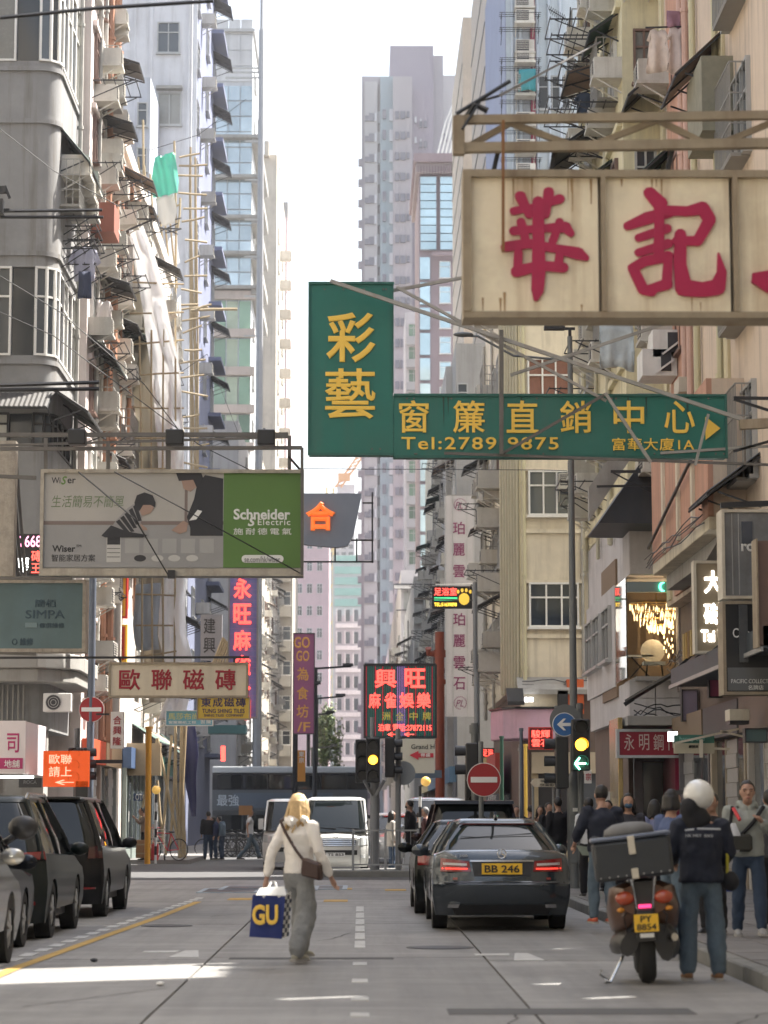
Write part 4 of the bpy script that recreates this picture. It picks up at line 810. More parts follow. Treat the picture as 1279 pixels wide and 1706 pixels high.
# ---------------------------------------------------------------- signs
def board(name, label, a, y0, c, y1, d, m, fm=None, fw=.06, th=.25, cat='sign', group=None, arms=()):
    x0, x1, z1_, z0 = X(a, d), X(c, d), Z(y0, d), Z(y1, d)
    r = thing(name, label, cat, ((x0 + x1) / 2, d + th / 2, z0), group)
    MB().box(x0, x1, d, d + th, z0, z1_).build('panel', m, r)
    if fm:
        b = MB(); e = .035
        b.box(x0 - fw, x0, d - e, d + th + e, z0 - fw, z1_ + fw); b.box(x1, x1 + fw, d - e, d + th + e, z0 - fw, z1_ + fw)
        b.box(x0 + .001, x1 - .001, d - e, d + th + e, z1_, z1_ + fw); b.box(x0 + .001, x1 - .001, d - e, d + th + e, z0 - fw, z0)
        b.build('frame', fm, r)
    for (p, q, w_, mm) in arms: MB().bar(P(p[0], p[1], p[2]), P(q[0], q[1], q[2]), w_).build('support_arm', mm, r)
    return r
def vchars(s, a, c, ys, hh, d, m, par, **k):
    for ch_, y in zip(s, ys): lpx(ch_, a, y, c, y + hh, d, m, par, **k)
RED = mat('red_letter', (.45, .02, .04), .5); DRED = mat('dark_red_letter', (.32, .015, .03), .5, 0, .3, 9); YEL = mat('yellow_letter', (.85, .56, .09), .5); WH = mat('white_letter', (.75, .75, .73), .5); BLK = mat('black_letter', (.02, .02, .02), .5)
# -- Wah Kee style beige light box, nearest sign
D = 20
BEL = mat('aged_acrylic', (.86, .76, .58), .45, 0, .6, 1.1, .85, dirt=(.35, .2, .08))
w1 = thing('red_character_sign', 'large beige light box with two big crimson characters, hung nearest at top right', 'sign', P(1100, 530, D))
fx = [775, 1012, 1238, 1420]
for i in range(3):
    MB().box(X(fx[i] + 8, D), X(fx[i + 1] - 5, D), D, D + .22, Z(520, D), Z(296, D)).build('panel', BEL, w1)
b = MB(); b.box(X(775, D), X(1420, D), D - .05, D + .3, Z(296, D), Z(284, D)); b.build('frame_rail', RUST, w1); b = MB(); b.box(X(775, D), X(1420, D), D - .05, D + .3, Z(530, D), Z(520, D)); b.build('frame_rail', RUST, w1)
for i, x in enumerate(fx): MB().box(X(x, D), X(x + (14 if i == 0 else 8), D), D - .06, D + .29, Z(520, D) + .002, Z(296, D) - .002).build('frame_post', RUST, w1)
CRIM = mat('crimson_acrylic', (.42, .012, .075), .4, 0, .35, 2)
def brush(strokes, nm, m, par, d, ox=740, sc_=2.373, th=.006):
    b = MB()
    for q, st_ in enumerate(strokes):
        kk = [0]
        def dep(): kk[0] += 1; return d - .012 - .0012 * q - .00023 * kk[0] - th
        pts = [(P(ox + x / sc_, y / sc_, d), w_ / sc_ / 2 * d / F) for x, y, w_ in st_]
        for (p, r_) in pts: b.prism([(p.x + r_ * math.cos(t) * (1.12 if t < 3 else 1), p.z + r_ * math.sin(t)) for t in [2 * math.pi * k / 9 + .5 * q for k in range(9)]], dep(), d)
        for (p, ra), (q_, rb) in zip(pts, pts[1:]):
            dx, dz = q_.x - p.x, q_.z - p.z; L = math.hypot(dx, dz); nx_, nz_ = -dz / L, dx / L
            b.prism([(p.x + nx_ * ra, p.z + nz_ * ra), (q_.x + nx_ * rb, q_.z + nz_ * rb), (q_.x - nx_ * rb, q_.z - nz_ * rb), (p.x - nx_ * ra, p.z - nz_ * ra)], dep(), d)
    return b.build(nm, m, par)
brush([[(275, 836, 34), (380, 815, 26), (455, 788, 40)], [(300, 778, 44), (335, 850, 34)], [(412, 762, 44), (400, 850, 34)], [(275, 915, 38), (380, 905, 30), (478, 900, 46), (500, 925, 30)], [(303, 880, 36), (322, 955, 34)], [(455, 880, 34), (428, 955, 34)],
  [(242, 978, 42), (330, 965, 40), (440, 985, 36), (530, 1005, 52), (560, 1022, 26)], [(285, 1075, 48), (380, 1052, 40), (470, 1060, 42)], [(292, 1000, 36), (290, 1060, 36)], [(370, 800, 46), (372, 950, 50), (372, 1080, 56), (368, 1150, 50), (362, 1182, 22)], [(455, 1010, 34), (450, 1050, 36)]], 'lettering', CRIM, w1, D)
brush([[(812, 765, 50), (850, 805, 60), (858, 850, 40)], [(725, 895, 36), (800, 865, 52), (895, 838, 46)], [(768, 942, 34), (880, 905, 38)], [(768, 1000, 34), (885, 965, 40)], [(745, 1062, 42), (790, 1035, 42), (885, 1015, 44)], [(745, 1062, 42), (785, 1145, 44), (820, 1155, 40)], [(790, 1152, 36), (880, 1125, 46)], [(885, 1015, 36), (878, 1125, 42)], [(850, 850, 40), (846, 1020, 44)],
  [(880, 835, 42), (960, 838, 40), (1020, 825, 54), (1048, 870, 50), (1000, 955, 44)], [(915, 955, 36), (1000, 955, 40)], [(932, 930, 48), (930, 1050, 52), (945, 1140, 70), (1020, 1148, 60), (1078, 1138, 66), (1095, 1080, 40), (1082, 1005, 8)]], 'lettering', CRIM, w1, D)
MB().prism([(X(1270, D), Z(455, D)), (X(1300, D), Z(450, D)), (X(1300, D), Z(490, D)), (X(1268, D), Z(470, D))], D - .04, D).build('lettering', CRIM, w1)
MB().bar(P(838, 200, D - .2), P(838, 420, D - .1), .025).build('hanging_cable', mat('cable_brown', (.25, .12, .05), .7), w1)
t1 = thing('sign_truss', 'weathered square-section steel truss carrying the beige character sign', 'truss', P(1000, 255, D))
for (y, s) in [(200, .07), (247, .08)]:
    for dy in (0, .45): MB().bar(P(758, y, D + dy), P(1430, y - 10, D + dy), s).build('chord', RUST, t1)
MB().bar(P(764, 195, D), P(764, 258, D), .1).build('end_post', RUST, t1)
zig = [(775, 247), (850, 205), (960, 245), (980, 245), (1095, 200), (1175, 240), (1200, 240), (1300, 198)]
for p, q in zip(zig, zig[1:]): MB().bar(P(p[0], p[1], D + .1), P(q[0], q[1], D + .1), .05).build('brace', RUST, t1)
for x in (830, 925, 1120): MB().bar(P(x, 250, D + .1), P(x - 8, 286, D + .1), .04).build('hanger', DARKM, t1)
b = MB(); b.path([P(770, 215, D - .1), P(800, 168, D), P(830, 160, D + .1), P(1000, 70, D + 8)], .012, 5); b.path([P(775, 200, D), P(790, 175, D), P(812, 185, D)], .03, 5); b.path([P(760, 190, D), P(850, 135, D)], .018, 5); b.build('twisted_cable', BLACK, t1)
# -- green curtain sign, L shaped
D = 36
GRN = mat('green_enamel', (.015, .15, .12), .45, 0, .25, 1.5, .25)
g1 = thing('green_curtain_shop_sign', 'green L-shaped sign with yellow characters and a telephone number', 'sign', P(860, 757, D))
MB().box(X(512, D), X(655, D), D, D + .3, Z(757, D), Z(472, D)).build('panel', GRN, g1); MB().box(X(655, D) + .002, X(1221, D), D + .01, D + .29, Z(761, D), Z(659, D)).build('panel', GRN, g1)
b = MB()
for (a, y0, c, y1) in [(510, 470, 657, 474), (510, 755, 657, 759), (510, 474, 513, 755), (653, 474, 656, 655), (656, 656, 1223, 660), (657, 759, 1223, 763), (1219, 660, 1223, 759)]: b.box(X(a, D), X(c, D), D - .03, D - .001, Z(y1, D), Z(y0, D))
b.build('edge_trim', mat('green_trim', (.03, .12, .10), .5, .2), g1)
lpx('彩', 541, 521, 625, 604, D - .01, YEL, g1, off=.022, ext=.015); lpx('藝', 539, 614, 625, 698, D - .01, YEL, g1, off=.014, ext=.015)
for ch_, a, c in [('窗', 665, 716), ('簾', 757, 811), ('直', 848, 902), ('銷', 939, 993), ('中', 1030, 1082), ('心', 1116, 1168)]: lpx(ch_, a, 667, c, 721, D, YEL, g1, off=.014)
lpx('Tel:2789 9875', 669, 728, 936, 749, D, YEL, g1, off=.016, sp=1.15); lpx('富華大廈1A', 1027, 729, 1166, 750, D, YEL, g1, off=.012, sp=1.1)
MB().prism([(X(1186, D), Z(732, D)), (X(1186, D), Z(694, D)), (X(1211, D), Z(713, D))], D - .03, D + .012).build('arrow', YEL, g1)
SG = mat('galvanised_steel', (.34, .33, .31), .55, .3, .5, 3, .4, dirt=(.16, .08, .04))
for (p, q, w_, m) in [((550, 468, D - .3), (1240, 700, D - .3), .07, SG), ((660, 478, D - .2), (1010, 668, D - .25), .055, SG), ((835, 550, D - .4), (835, 757, D - .35), .08, STEEL), ((834, 757, D - .3), (1008, 657, D - .3), .055, STEEL), ((1008, 655, D - .35), (1084, 770, D - .35), .06, SG), ((655, 484, D + .2), (775, 462, D + .2), .06, SG), ((1180, 690, D - .3), (1158, 775, D - .3), .05, SG), ((740, 755, D - .2), (1300, 775, D - .2), .05, STEEL), ((1222, 663, D), (1300, 664, D), .06, DARKM), ((1222, 665, D), (1300, 690, D), .05, DARKM), ((1222, 752, D), (1300, 730, D), .05, DARKM), ((850, 625, D + .5), (1120, 535, D + .5), .06, SG), ((1100, 755, D), (1300, 742, D), .05, SG)]:
    MB().bar(P(*p), P(*q), w_ * .78).build('support_arm', m, g1)
MB().bar(P(1232, 708, D - .3), P(1300, 704, D - .3), .14).build('bracket', RUST, g1)
# -- electric company billboard
D = 40
e1 = thing('electric_company_billboard', 'wide billboard with a kneeling child and adult beside a green panel reading Schneider Electric', 'billboard', P(280, 960, D))
bx = lambda a, y0, c, y1, nm, m, dy=.012, par=e1: MB().box(X(a, D), X(c, D), D - dy, D - dy + .01, Z(y1, D), Z(y0, D)).build(nm, m, par)
MB().box(X(60, D), X(503, D), D, D + .35, Z(960, D), Z(785, D)).build('cabinet', mat('cabinet_grey', (.25, .25, .24), .6, .2, .4), e1)
bx(64, 789, 368, 868, 'poster', mat('poster_grey', (.42, .40, .375), .5, 0, .2, .8)); bx(64, 868, 368, 946, 'poster', mat('poster_low', (.30, .297, .297), .5, 0, .2, .8), .0121)
bx(368, 789, 499, 946, 'green_panel', mat('poster_green', (.10, .20, .045), .5, 0, .15, 1)); bx(64, 869, 368, 875, 'skirting_print', mat('poster_brown', (.20, .155, .14), .6), .014); bx(302, 800, 307, 872, 'print_edge', mat('poster_brown', (0, 0, 0)), .0142)
fr = mat('billboard_frame', (.42, .38, .32), .5, .3, .7, 4, .6)
for (a, y0, c, y1) in [(58, 783, 504, 789), (58, 948, 504, 960), (58, 789, 64, 948), (499, 789, 504, 948)]: MB().box(X(a, D), X(c, D), D - .06, D - .0, Z(y1, D), Z(y0, D)).build('frame_rail', fr, e1)
pp = lambda pts, nm, m, dy: MB().prism([(X(x, D), Z(y, D)) for x, y in pts], D - dy - .004, D - dy).build(nm, m, e1)
hairm = mat('print_dark', (.03, .03, .035), .6); skinp = mat('print_skin', (.36, .24, .19), .6); 
pp([(172, 890), (186, 868), (205, 848), (216, 840), (232, 852), (228, 872), (240, 885), (238, 894), (215, 893), (198, 890)], 'printed_figure', mat('print_stripe', (.30, .29, .29), .6), .016)
for k in range(9): pp([(186 + 3.6 * k, 870 - 3.2 * k), (192 + 3.6 * k, 866 - 3.2 * k), (214 + 2 * k, 892 - 3 * k), (208 + 2 * k, 893 - 3 * k)], 'print_stripe', hairm, .018) if k % 2 == 0 else None
pp([(162, 893), (178, 876), (205, 886), (240, 892), (232, 896), (168, 896)], 'printed_trousers', hairm, .02)
pp([(222, 842), (232, 838), (246, 838), (250, 848), (244, 856), (230, 860)], 'printed_face', skinp, .021); pp([(217, 838), (221, 826), (234, 821), (248, 826), (253, 838), (252, 846), (244, 842), (232, 842), (226, 852), (219, 848)], 'printed_hair', hairm, .022)
pp([(226, 872), (238, 880), (240, 884), (232, 884)], 'printed_hand', skinp, .0215)
pp([(306, 862), (318, 832), (322, 812), (336, 792), (367, 798), (367, 893), (312, 893), (312, 880)], 'printed_jacket', hairm, .016); pp([(296, 800), (304, 793), (320, 798), (322, 812), (312, 820), (300, 815)], 'printed_face', skinp, .019); pp([(287, 789), (330, 789), (334, 800), (322, 812), (316, 800), (292, 802)], 'printed_hair', hairm, .02)
pp([(280, 884), (300, 868), (308, 872), (306, 886), (294, 890)], 'printed_hand', skinp, .019); pp([(318, 858), (324, 850), (332, 852), (322, 866), (310, 868)], 'printed_collar', WH, .02)
PG = mat('poster_white', (.50, .49, .47), .6)
bx(171, 886, 195, 937, 'printed_phone', PG, .016); bx(172, 887, 195, 891, 'print_bar', mat('poster_green', (0, 0, 0)), .018); bx(172, 891, 194, 908, 'print_picture', hairm, .018)
for k in range(3): bx(172, 914 + 7 * k, 194, 915 + 7 * k, 'print_line', hairm, .018)
for k in range(5): bx(202 + 31.5 * k, 898, 226 + 31.5 * k, 922, 'printed_switch', mat('switch_print', (.36, .355, .35), .6), .016)
for k, (x, m) in enumerate([(233, hairm), (262, PG), (290, PG), (320, PG)]): b = MB(); c_ = P(x, 930, D - .016); b.add([(c_.x + .1 * math.cos(t), c_.y, c_.z + .055 * math.sin(t)) for t in [2 * math.pi * q / 16 for q in range(16)]], [tuple(range(16))]); b.build('printed_device', m, e1)
pgm = mat('print_green', (.13, .25, .06), .5)
lpx('Wi', 76, 796, 91, 806, D - .012, hairm, e1, ext=.004); lpx('S', 92, 794, 102, 808, D - .012, pgm, e1, ext=.004, off=.03, shear=.3); lpx('er', 103, 798, 117, 806, D - .012, hairm, e1, ext=.004)
lpx('生活簡易不簡單', 76, 826, 199, 846, D - .012, mat('print_olive', (.14, .20, .10), .6), e1, ext=.004, off=-.004, shear=.15)
lpx('Wiser', 79, 909, 118, 920, D - .012, hairm, e1, ext=.004, off=.03); lpx('TM', 119, 908, 128, 912, D - .012, hairm, e1, ext=.004); lpx('智能家居方案', 78, 924, 152, 936, D - .012, hairm, e1, ext=.004, off=.006)
lpx('Schneider', 385, 848, 481, 866, D - .012, WH, e1, ext=.006, off=.035); lpx('Electric', 426, 865, 481, 875, D - .012, WH, e1, ext=.006, off=.01, sp=1.15); lpx('S', 409, 862, 423, 877, D - .012, WH, e1, ext=.006, off=.04, shear=.3); lpx('施耐德電氣', 385, 880, 483, 891, D - .012, WH, e1, ext=.006, off=.006, sp=1.35)
b = MB(); x0, x1_, zc, hr = X(399, D), X(470, D), Z(931.5, D), .065
b.add([(x0 + hr - hr * math.sin(t), D - .018, zc + hr * math.cos(t)) for t in [math.pi * k / 8 for k in range(9)]] + [(x1_ - hr + hr * math.sin(t), D - .018, zc - hr * math.cos(t)) for t in [math.pi * k / 8 for k in range(9)]], [tuple(range(18))]); b.build('print_pill', WH, e1)
lpx('se.com/hk/wiser', 404, 927, 464, 937, D - .02, mat('print_grey', (.2, .2, .2), .6), e1, ext=.004)
for (p, q, w_) in [((0, 748, D - .2), (503, 746, D - .2), .06), ((-200, 725, D + .4), (480, 724, D + .4), .07), ((0, 742, D + .1), (484, 728, D + .1), .04), ((-200, 786, D), (60, 796, D), .06), ((-200, 962, D), (120, 964, D), .05), ((503, 746, D - .2), (503, 958, D - .2), .05), ((482, 726, D + .3), (482, 785, D + .3), .06), ((280, 735, D), (280, 785, D), .08), ((180, 735, D), (180, 785, D), .06), ((76, 730, D), (76, 785, D), .06)]: MB().bar(P(*p), P(*q), w_).build('support_arm', STEEL, e1)
for k, x in enumerate((120, 285, 440)):
    r = thing('floodlight', 'dark square floodlight above the electric billboard, %s' % ['at its left end', 'over its middle', 'at its green right end'][k], 'floodlight', P(x, 752, D - .5), 'floodlights above the billboard')
    MB().box(X(x - 15, D - .5), X(x + 15, D - .5), D - .75, D - .5, Z(752, D), Z(727, D)).build('housing', BLACK, r, bevel=.02)
    MB().bar(P(x, 730, D - .6), P(x, 715, D - .4), .04).build('bracket', DARKM, r); MB().bar(P(x - 9, 719, D - .4), P(x + 9, 719, D - .4), .04).build('clamp', DARKM, r)
b = MB(); b.path([P(130, 786, D - .3), P(225, 865, D - .5), P(280, 958, D - .1)], .012, 4); b.path([P(190, 786, D - .3), P(300, 845, D - .5), P(500, 955, D - .1)], .01, 4); b.path([P(480, 760, D), P(502, 785, D)], .02, 4); tag(b.build('guy_wire', BLACK), 'thin stay wires crossing the face of the electric billboard', 'cable')
MB().box(X(276, D), X(288, D), D - .2, D - .06, Z(965, D), Z(952, D)).build('clamp', DARKM, e1)
# -- SIMPA box sign
D = 42
s1 = board('blue_grey_box_sign', 'blue-grey box sign in a rusted frame below the left end of the billboard', -20, 972, 132, 1081, D, mat('slate_blue', (.12, .19, .21), .5, 0, .3, 1, .2), mat('peeling_frame', (.45, .40, .34), .6, .2, .8, 6, .6), .06, .4, arms=[((-60, 1086, D), (60, 1090, D), .05, STEEL)])
cl = mat('dark_blue_letter', (.05, .09, .12), .5)
lpx('簡栢', 51, 999, 87, 1012, D, cl, s1, off=.006); lpx('SIMPA', 36, 1017, 102, 1031, D, cl, s1, off=.01); lpx('傢俱維修', 60, 1038, 102, 1047, D, cl, s1, off=.008); bx2 = MB().box(X(36, D), X(56, D), D - .02, D, Z(1046, D), Z(1038, D)).build('print_block', mat('slate_light', (.2, .28, .30), .5), s1)
lpx('○ 維修', 14, 1063, 50, 1076, D, cl, s1)
# -- white tile sign with red characters
D = 48
s2 = board('tile_shop_sign', 'long cream sign with four dark red characters over the left pavement', 181, 1107, 408, 1159, D, mat('cream_acrylic', (.66, .58, .45), .5, 0, .25, 1.5, .2), RUST, .04, .22, arms=[((-50, 1096, D), (415, 1095, D), .045, DARKM), ((200, 1095, D), (200, 1107, D), .04, DARKM), ((390, 1095, D), (390, 1107, D), .04, DARKM)])
for ch_, a, c in [('歐', 195, 231), ('聯', 249, 284), ('磁', 302, 338), ('磚', 356, 391)]: lpx(ch_, a, 1115, c, 1150, D, DRED, s2, off=.018)
D = 56
s3 = board('yellow_tile_sign', 'yellow sign with blue characters above smaller English lettering', 328, 1163, 413, 1197, D, mat('yellow_panel', (.62, .42, .06), .5, 0, .2), RUST, .03, .15, arms=[((300, 1162, D), (330, 1164, D), .04, DARKM)])
nav = mat('navy_letter', (.03, .03, .12), .5); lpx('東成磁磚', 333, 1163, 408, 1178, D, nav, s3, off=.012, sp=1.2); lpx('TUNG SHING TILES', 335, 1181, 406, 1188, D, nav, s3, off=.01); lpx('SHING TILES  COMPANY', 338, 1190, 404, 1194, D, nav, s3)
D = 58
s4 = board('blue_fabric_sign', 'small pale blue sign with yellow and white characters left of the yellow sign', 275, 1185, 352, 1208, D, mat('sky_panel', (.16, .38, .48), .5, 0, .2), WHITEP, .02, .15)
lpx('馬莎布尚', 278, 1188, 329, 1199, D, mat('pale_yellow', (.6, .55, .2), .5), s4, off=.01); lpx('窗簾牆紙工程', 279, 1201, 325, 1206, D, WH, s4); lpx('設計\n窗簾', 332, 1187, 350, 1206, D, WH, s4)
# -- vertical white sign
D = 52
s5 = board('vertical_white_sign', 'narrow white vertical sign with three red characters beside the no entry post', 182, 1186, 203, 1247, D, mat('ivory_panel', (.62, .58, .56), .5), None, arms=[((160, 1190, D), (182, 1190, D), .04, DARKM)])
vchars('合興隆', 186, 200, (1193, 1210, 1228), 14, D, DRED, s5)
# -- corner shop fascia
D = 56
s6 = board('pink_white_fascia', 'white shop fascia with magenta characters at the left edge', -60, 1201, 40, 1289, D, mat('pinkwhite', (.68, .62, .64), .5, 0, .1), None, th=.1)
MB().prismz([(X(40, D), D), (X(75, 59.5), 59.5), (X(75, 59.5) - .1, 59.5), (X(40, D) - .1, D + .1)], Z(1289, D), Z(1202, D)).build('return_panel', mat('pinkwhite', (0, 0, 0)), s6)
MAG = mat('magenta_letter', (.40, .02, .13), .5); lpx('司', 9, 1222, 29, 1254, D, MAG, s6, off=.012); lpx('公', -26, 1222, -3, 1254, D, MAG, s6, off=.012); MB().box(X(-60, D), X(36, D), D - .02, D - .001, Z(1281, D), Z(1263, D)).build('print_band', MAG, s6); lpx('地舖', 5, 1266, 31, 1279, D - .02, WH, s6, off=.01)
MB().box(X(-60, D), X(50, D), D + .4, D + .5, Z(1296, D), Z(1292, D)).build('strip_light', mat('tube_lit', (.9, .95, .9), emit=2), s6)
D = 57.5
s7 = board('orange_arrow_sign', 'orange lightbox with red characters and an arrow pointing left', 70, 1251, 147, 1311, D, mat('orange_lit', (.65, .08, .01), .5, emit=.2), None, th=.15)
NR = mat('neon_red', (1, .05, .04), emit=1.3, ecol=(1, .07, .05)); PK = mat('pale_red', (.9, .3, .2), emit=.6)
lpx('歐聯', 80, 1257, 118, 1273, D, PK, s7, off=.008); lpx('請上', 80, 1277, 118, 1294, D, PK, s7, off=.008); lpx('←', 90, 1299, 122, 1308, D, PK, s7)
D = 76
for (nm, lab, a, y0, c, y1, tx, q) in [('yellow_red_sign', 'yellow and red hanging sign with crimson characters, upper of the pair', 163, 940, 204, 1027, '華\n匯', 0), ('yellow_red_sign', 'red framed sign with yellow characters, lower of the pair', 163, 1044, 204, 1100, '家客\n火鍋', 1)]:
    r = board(nm, lab, a, y0, c, y1, D, mat('sign_yellow', (.75, .42, .03), .5) if not q else mat('sign_red', (.50, .03, .02), .5), mat('sign_red', (.50, .03, .02), .5) if not q else mat('sign_yellow', (0, 0, 0)), .06, .2)
    lpx(tx, a + 4, y0 + 6, c - 4, y1 - 6, D, mat('sign_magenta', (.50, .04, .16), .5) if not q else mat('sign_yellow', (0, 0, 0)), r, off=.012)
# -- hop sign
D = 62
h1 = thing('grey_bat_shaped_sign', 'grey sign with a slanting end and one orange character right of the billboard', 'sign', P(550, 912, D))
MB().prism([(X(460, D), Z(822, D)), (X(602, D), Z(822, D)), (X(588, D), Z(890, D)), (X(578, D), Z(909, D)), (X(560, D), Z(912, D)), (X(460, D), Z(903, D))], D, D + .25).build('panel', mat('grey_blue_panel', (.20, .23, .29), .5, 0, .2, 1, .15), h1)
lpx('合', 507, 836, 557, 884, D, mat('orange_acrylic', (.80, .16, .03), .5, emit=.25), h1, off=.05, ext=.06)
for (p, q) in [((400, 936), (622, 936)), ((620, 820), (620, 938)), ((604, 838), (622, 838)), ((585, 900), (622, 900)), ((558, 912), (558, 936)), ((594, 897), (594, 936))]: MB().bar(P(*p, D + .2), P(*q, D + .2), .04).build('support_arm', DARKM, h1)
# -- big blue neon
D = 72
n1 = board('blue_mahjong_sign', 'tall blue and purple sign with a column of red neon characters', 380, 950, 425, 1194, D, mat('blue_tile_panel', (.14, .17, .42), .4, 0, .6, 1.4), GREYP, .05, .35)
for k in range(26): MB().box(X(381, D), X(425, D), D - .012, D - .004, Z(954 + 9.3 * k, D) - .01, Z(954 + 9.3 * k, D)).build('neon_tube', mat('violet_tube', (.25, .16, .35), .4, emit=.05), n1)
vchars('永旺麻雀公司', 386, 416, (964, 1006, 1050, 1092, 1132, 1166), 34, D - .02, mat('coral_neon', (.9, .06, .05), emit=.75, ecol=(1, .08, .06)), n1, off=.035, ext=.05)
D = 84
r = board('grey_vertical_sign', 'dim grey vertical sign with dark characters behind the blue mahjong sign', 331, 1024, 367, 1100, D, mat('dim_grey_panel', (.24, .23, .25), .6), None); vchars('建興', 336, 356, (1030, 1062), 26, D, mat('black_letter', (0, 0, 0)), r, off=.01)
# -- purple banner
D = 95
b5 = board('purple_banner', 'purple vertical banner with gold characters and large roman letters at its top', 488, 1056, 522, 1222, D, mat('purple_panel', (.24, .07, .17), .5, 0, .2), DARKM, .03, .2)
gd = mat('gold_letter', (.55, .28, .06), .5); lpx('GO', 488, 1061, 515, 1080, D, gd, b5, off=.03); lpx('GO', 492, 1084, 514, 1102, D, gd, b5, off=.03); vchars('為食坊', 493, 513, (1112, 1144, 1174), 22, D, gd, b5, off=.02); lpx('/F', 494, 1203, 516, 1219, D, gd, b5, off=.02)
r = board('small_orange_sign', 'small orange vertical sign low beneath the purple banner', 495, 1250, 508, 1302, 110, mat('orange_panel', (.65, .28, .04), .5), None); vchars('東京', 497, 506, (1252, 1262), 9, 110, WH, r)
r = board('teal_awning_sign', 'dark teal shop fascia under the yellow tile sign', 345, 1208, 408, 1222, 70, mat('teal_panel', (.05, .14, .16), .5), None, th=1)
# -- neon mahjong sign
D = 80
n2 = thing('neon_mahjong_sign', 'square neon sign of red characters over dark green tubes behind the amber signal', 'sign', P(666, 1228, D))
MB().box(X(608, D), X(725, D), D, D + .3, Z(1230, D), Z(1108, D)).build('panel', mat('dark_teal_panel', (.02, .05, .06), .5, 0, .5, 2), n2)
fb = MB(); fb.bar(P(607, 1107, D - .1), P(726, 1107, D - .1), .07); fb.bar(P(607, 1107, D - .1), P(607, 1230, D - .1), .06); fb.bar(P(726, 1107, D - .1), P(726, 1230, D - .1), .06); fb.build('frame', DARKM, n2)
r_ = random.Random(3)
tm = [mat('tube_green', (.02, .16, .13), .3, emit=.12), mat('tube_violet', (.22, .16, .40), .3, emit=.25), mat('tube_red', (.4, .03, .05), .3, emit=.2)]
for k in range(38):
    x = 610 + 3.05 * k; m = tm[1] if 0 < (x - 660) < 16 else (tm[2] if k % 9 in (0, 5) else tm[0]); MB().bar(P(x, 1110, D - .03), P(x, 1226, D - .03), .022).build('neon_tube', m, n2)
NX = mat('coral_neon', (0, 0, 0))
for ch_, a, y0, c, y1 in [('興', 624, 1115, 660, 1146), ('旺', 674, 1114, 709, 1146), ('麻', 614, 1154, 634, 1180), ('雀', 640, 1154, 660, 1180), ('娛', 665, 1154, 690, 1180), ('樂', 694, 1154, 718, 1180)]: lpx(ch_, a, y0, c, y1, D - .05, NX, n2, off=.03, ext=.06)
vchars('澳門金牌', 0, 0, (), 0, D, NX, n2)
for ch_, a in [('洲', 636), ('全', 659), ('中', 682), ('牌', 704)]: lpx(ch_, a, 1186, a + 14, 1200, D - .05, mat('olive_neon', (.25, .22, .04), .4, emit=.3), n2, off=.01)
lpx('泊車 電話:27872115', 630, 1206, 719, 1218, D - .05, NR, n2, off=.01); lpx('← ←', 645, 1220, 690, 1227, D - .05, NR, n2)
# -- marble banners
D = 95
m1 = thing('marble_banner', 'long white vertical banner with plum characters and two laurel crests', 'banner', P(767, 1194, D))
MB().box(X(742, D), X(792, D), D, D + .18, Z(1194, D), Z(826, D)).build('panel', mat('banner_white', (.46, .44, .44), .6, 0, .15, .6, .15), m1)
for x in (743, 755, 779, 790): MB().box(X(x, D), X(x, D) + .03, D - .02, D - .001, Z(1194, D), Z(826, D)).build('rib', ALU, m1)
PLUM = mat('plum_letter', (.20, .03, .10), .5)
vchars('珀麗雲石珀麗雲石', 756, 776, (869, 905, 941, 977, 1021, 1057, 1093, 1128), 21, D - .01, PLUM, m1, off=.01)
for (yc, gap) in [(841, 0), (1171, 0)]:
    b = MB(); c_ = P(766.5, yc, D - .015)
    for k in range(22):
        t = R(20) + R(320) * k / 21 - R(90) + R(20)
        for q in (-1, 1):
            rr = .27 + q * .035; b.add([(c_.x + rr * math.cos(t) + .04 * math.cos(t + q), c_.y, c_.z + rr * math.sin(t) + .04 * math.sin(t + q)), (c_.x + (rr - .02) * math.cos(t - .1), c_.y, c_.z + (rr - .02) * math.sin(t - .1)), (c_.x + (rr + .02) * math.cos(t + .1), c_.y, c_.z + (rr + .02) * math.sin(t + .1))], [(0, 1, 2)])
    b.build('laurel_crest', PLUM, m1); lpx('PL', 760, yc - 5, 773, yc + 6, D - .01, PLUM, m1, shear=.3, off=-.005)
MB().bar(P(725, 974, D - .2), P(800, 972, D - .2), .04).build('support_arm', WHITEP, m1)
D = 88
f1 = board('foot_massage_sign', 'small black neon sign with a yellow footprint crossing the marble banner', 722, 978, 787, 1012, D, BLACK, DARKM, .03, .2, arms=[((690, 997, D), (790, 1000, D), .05, STEEL)])
lpx('足浴室', 724, 979, 762, 992, D - .01, NR, f1, off=.01); lpx('TEL:51639898', 724, 1004, 762, 1010, D - .01, mat('neon_yellow', (.8, .5, .05), emit=1), f1); MB().box(X(724, D), X(763, D), D - .02, D, Z(1000, D), Z(995, D)).build('neon_bar', mat('neon_green2', (.05, .5, .2), emit=.6), f1)
b = MB(); c_ = P(773, 998, D - .02); b.ell(c_, .2, .03, .22, 12, 6)
for k in range(4): b.ell((c_.x - .22 + .15 * k, c_.y, c_.z + .27 + .05 * (k in (1, 2))), .055, .03, .075, 8, 4)
b.build('footprint', mat('foot_yellow', (.7, .45, .06), emit=.3), f1)
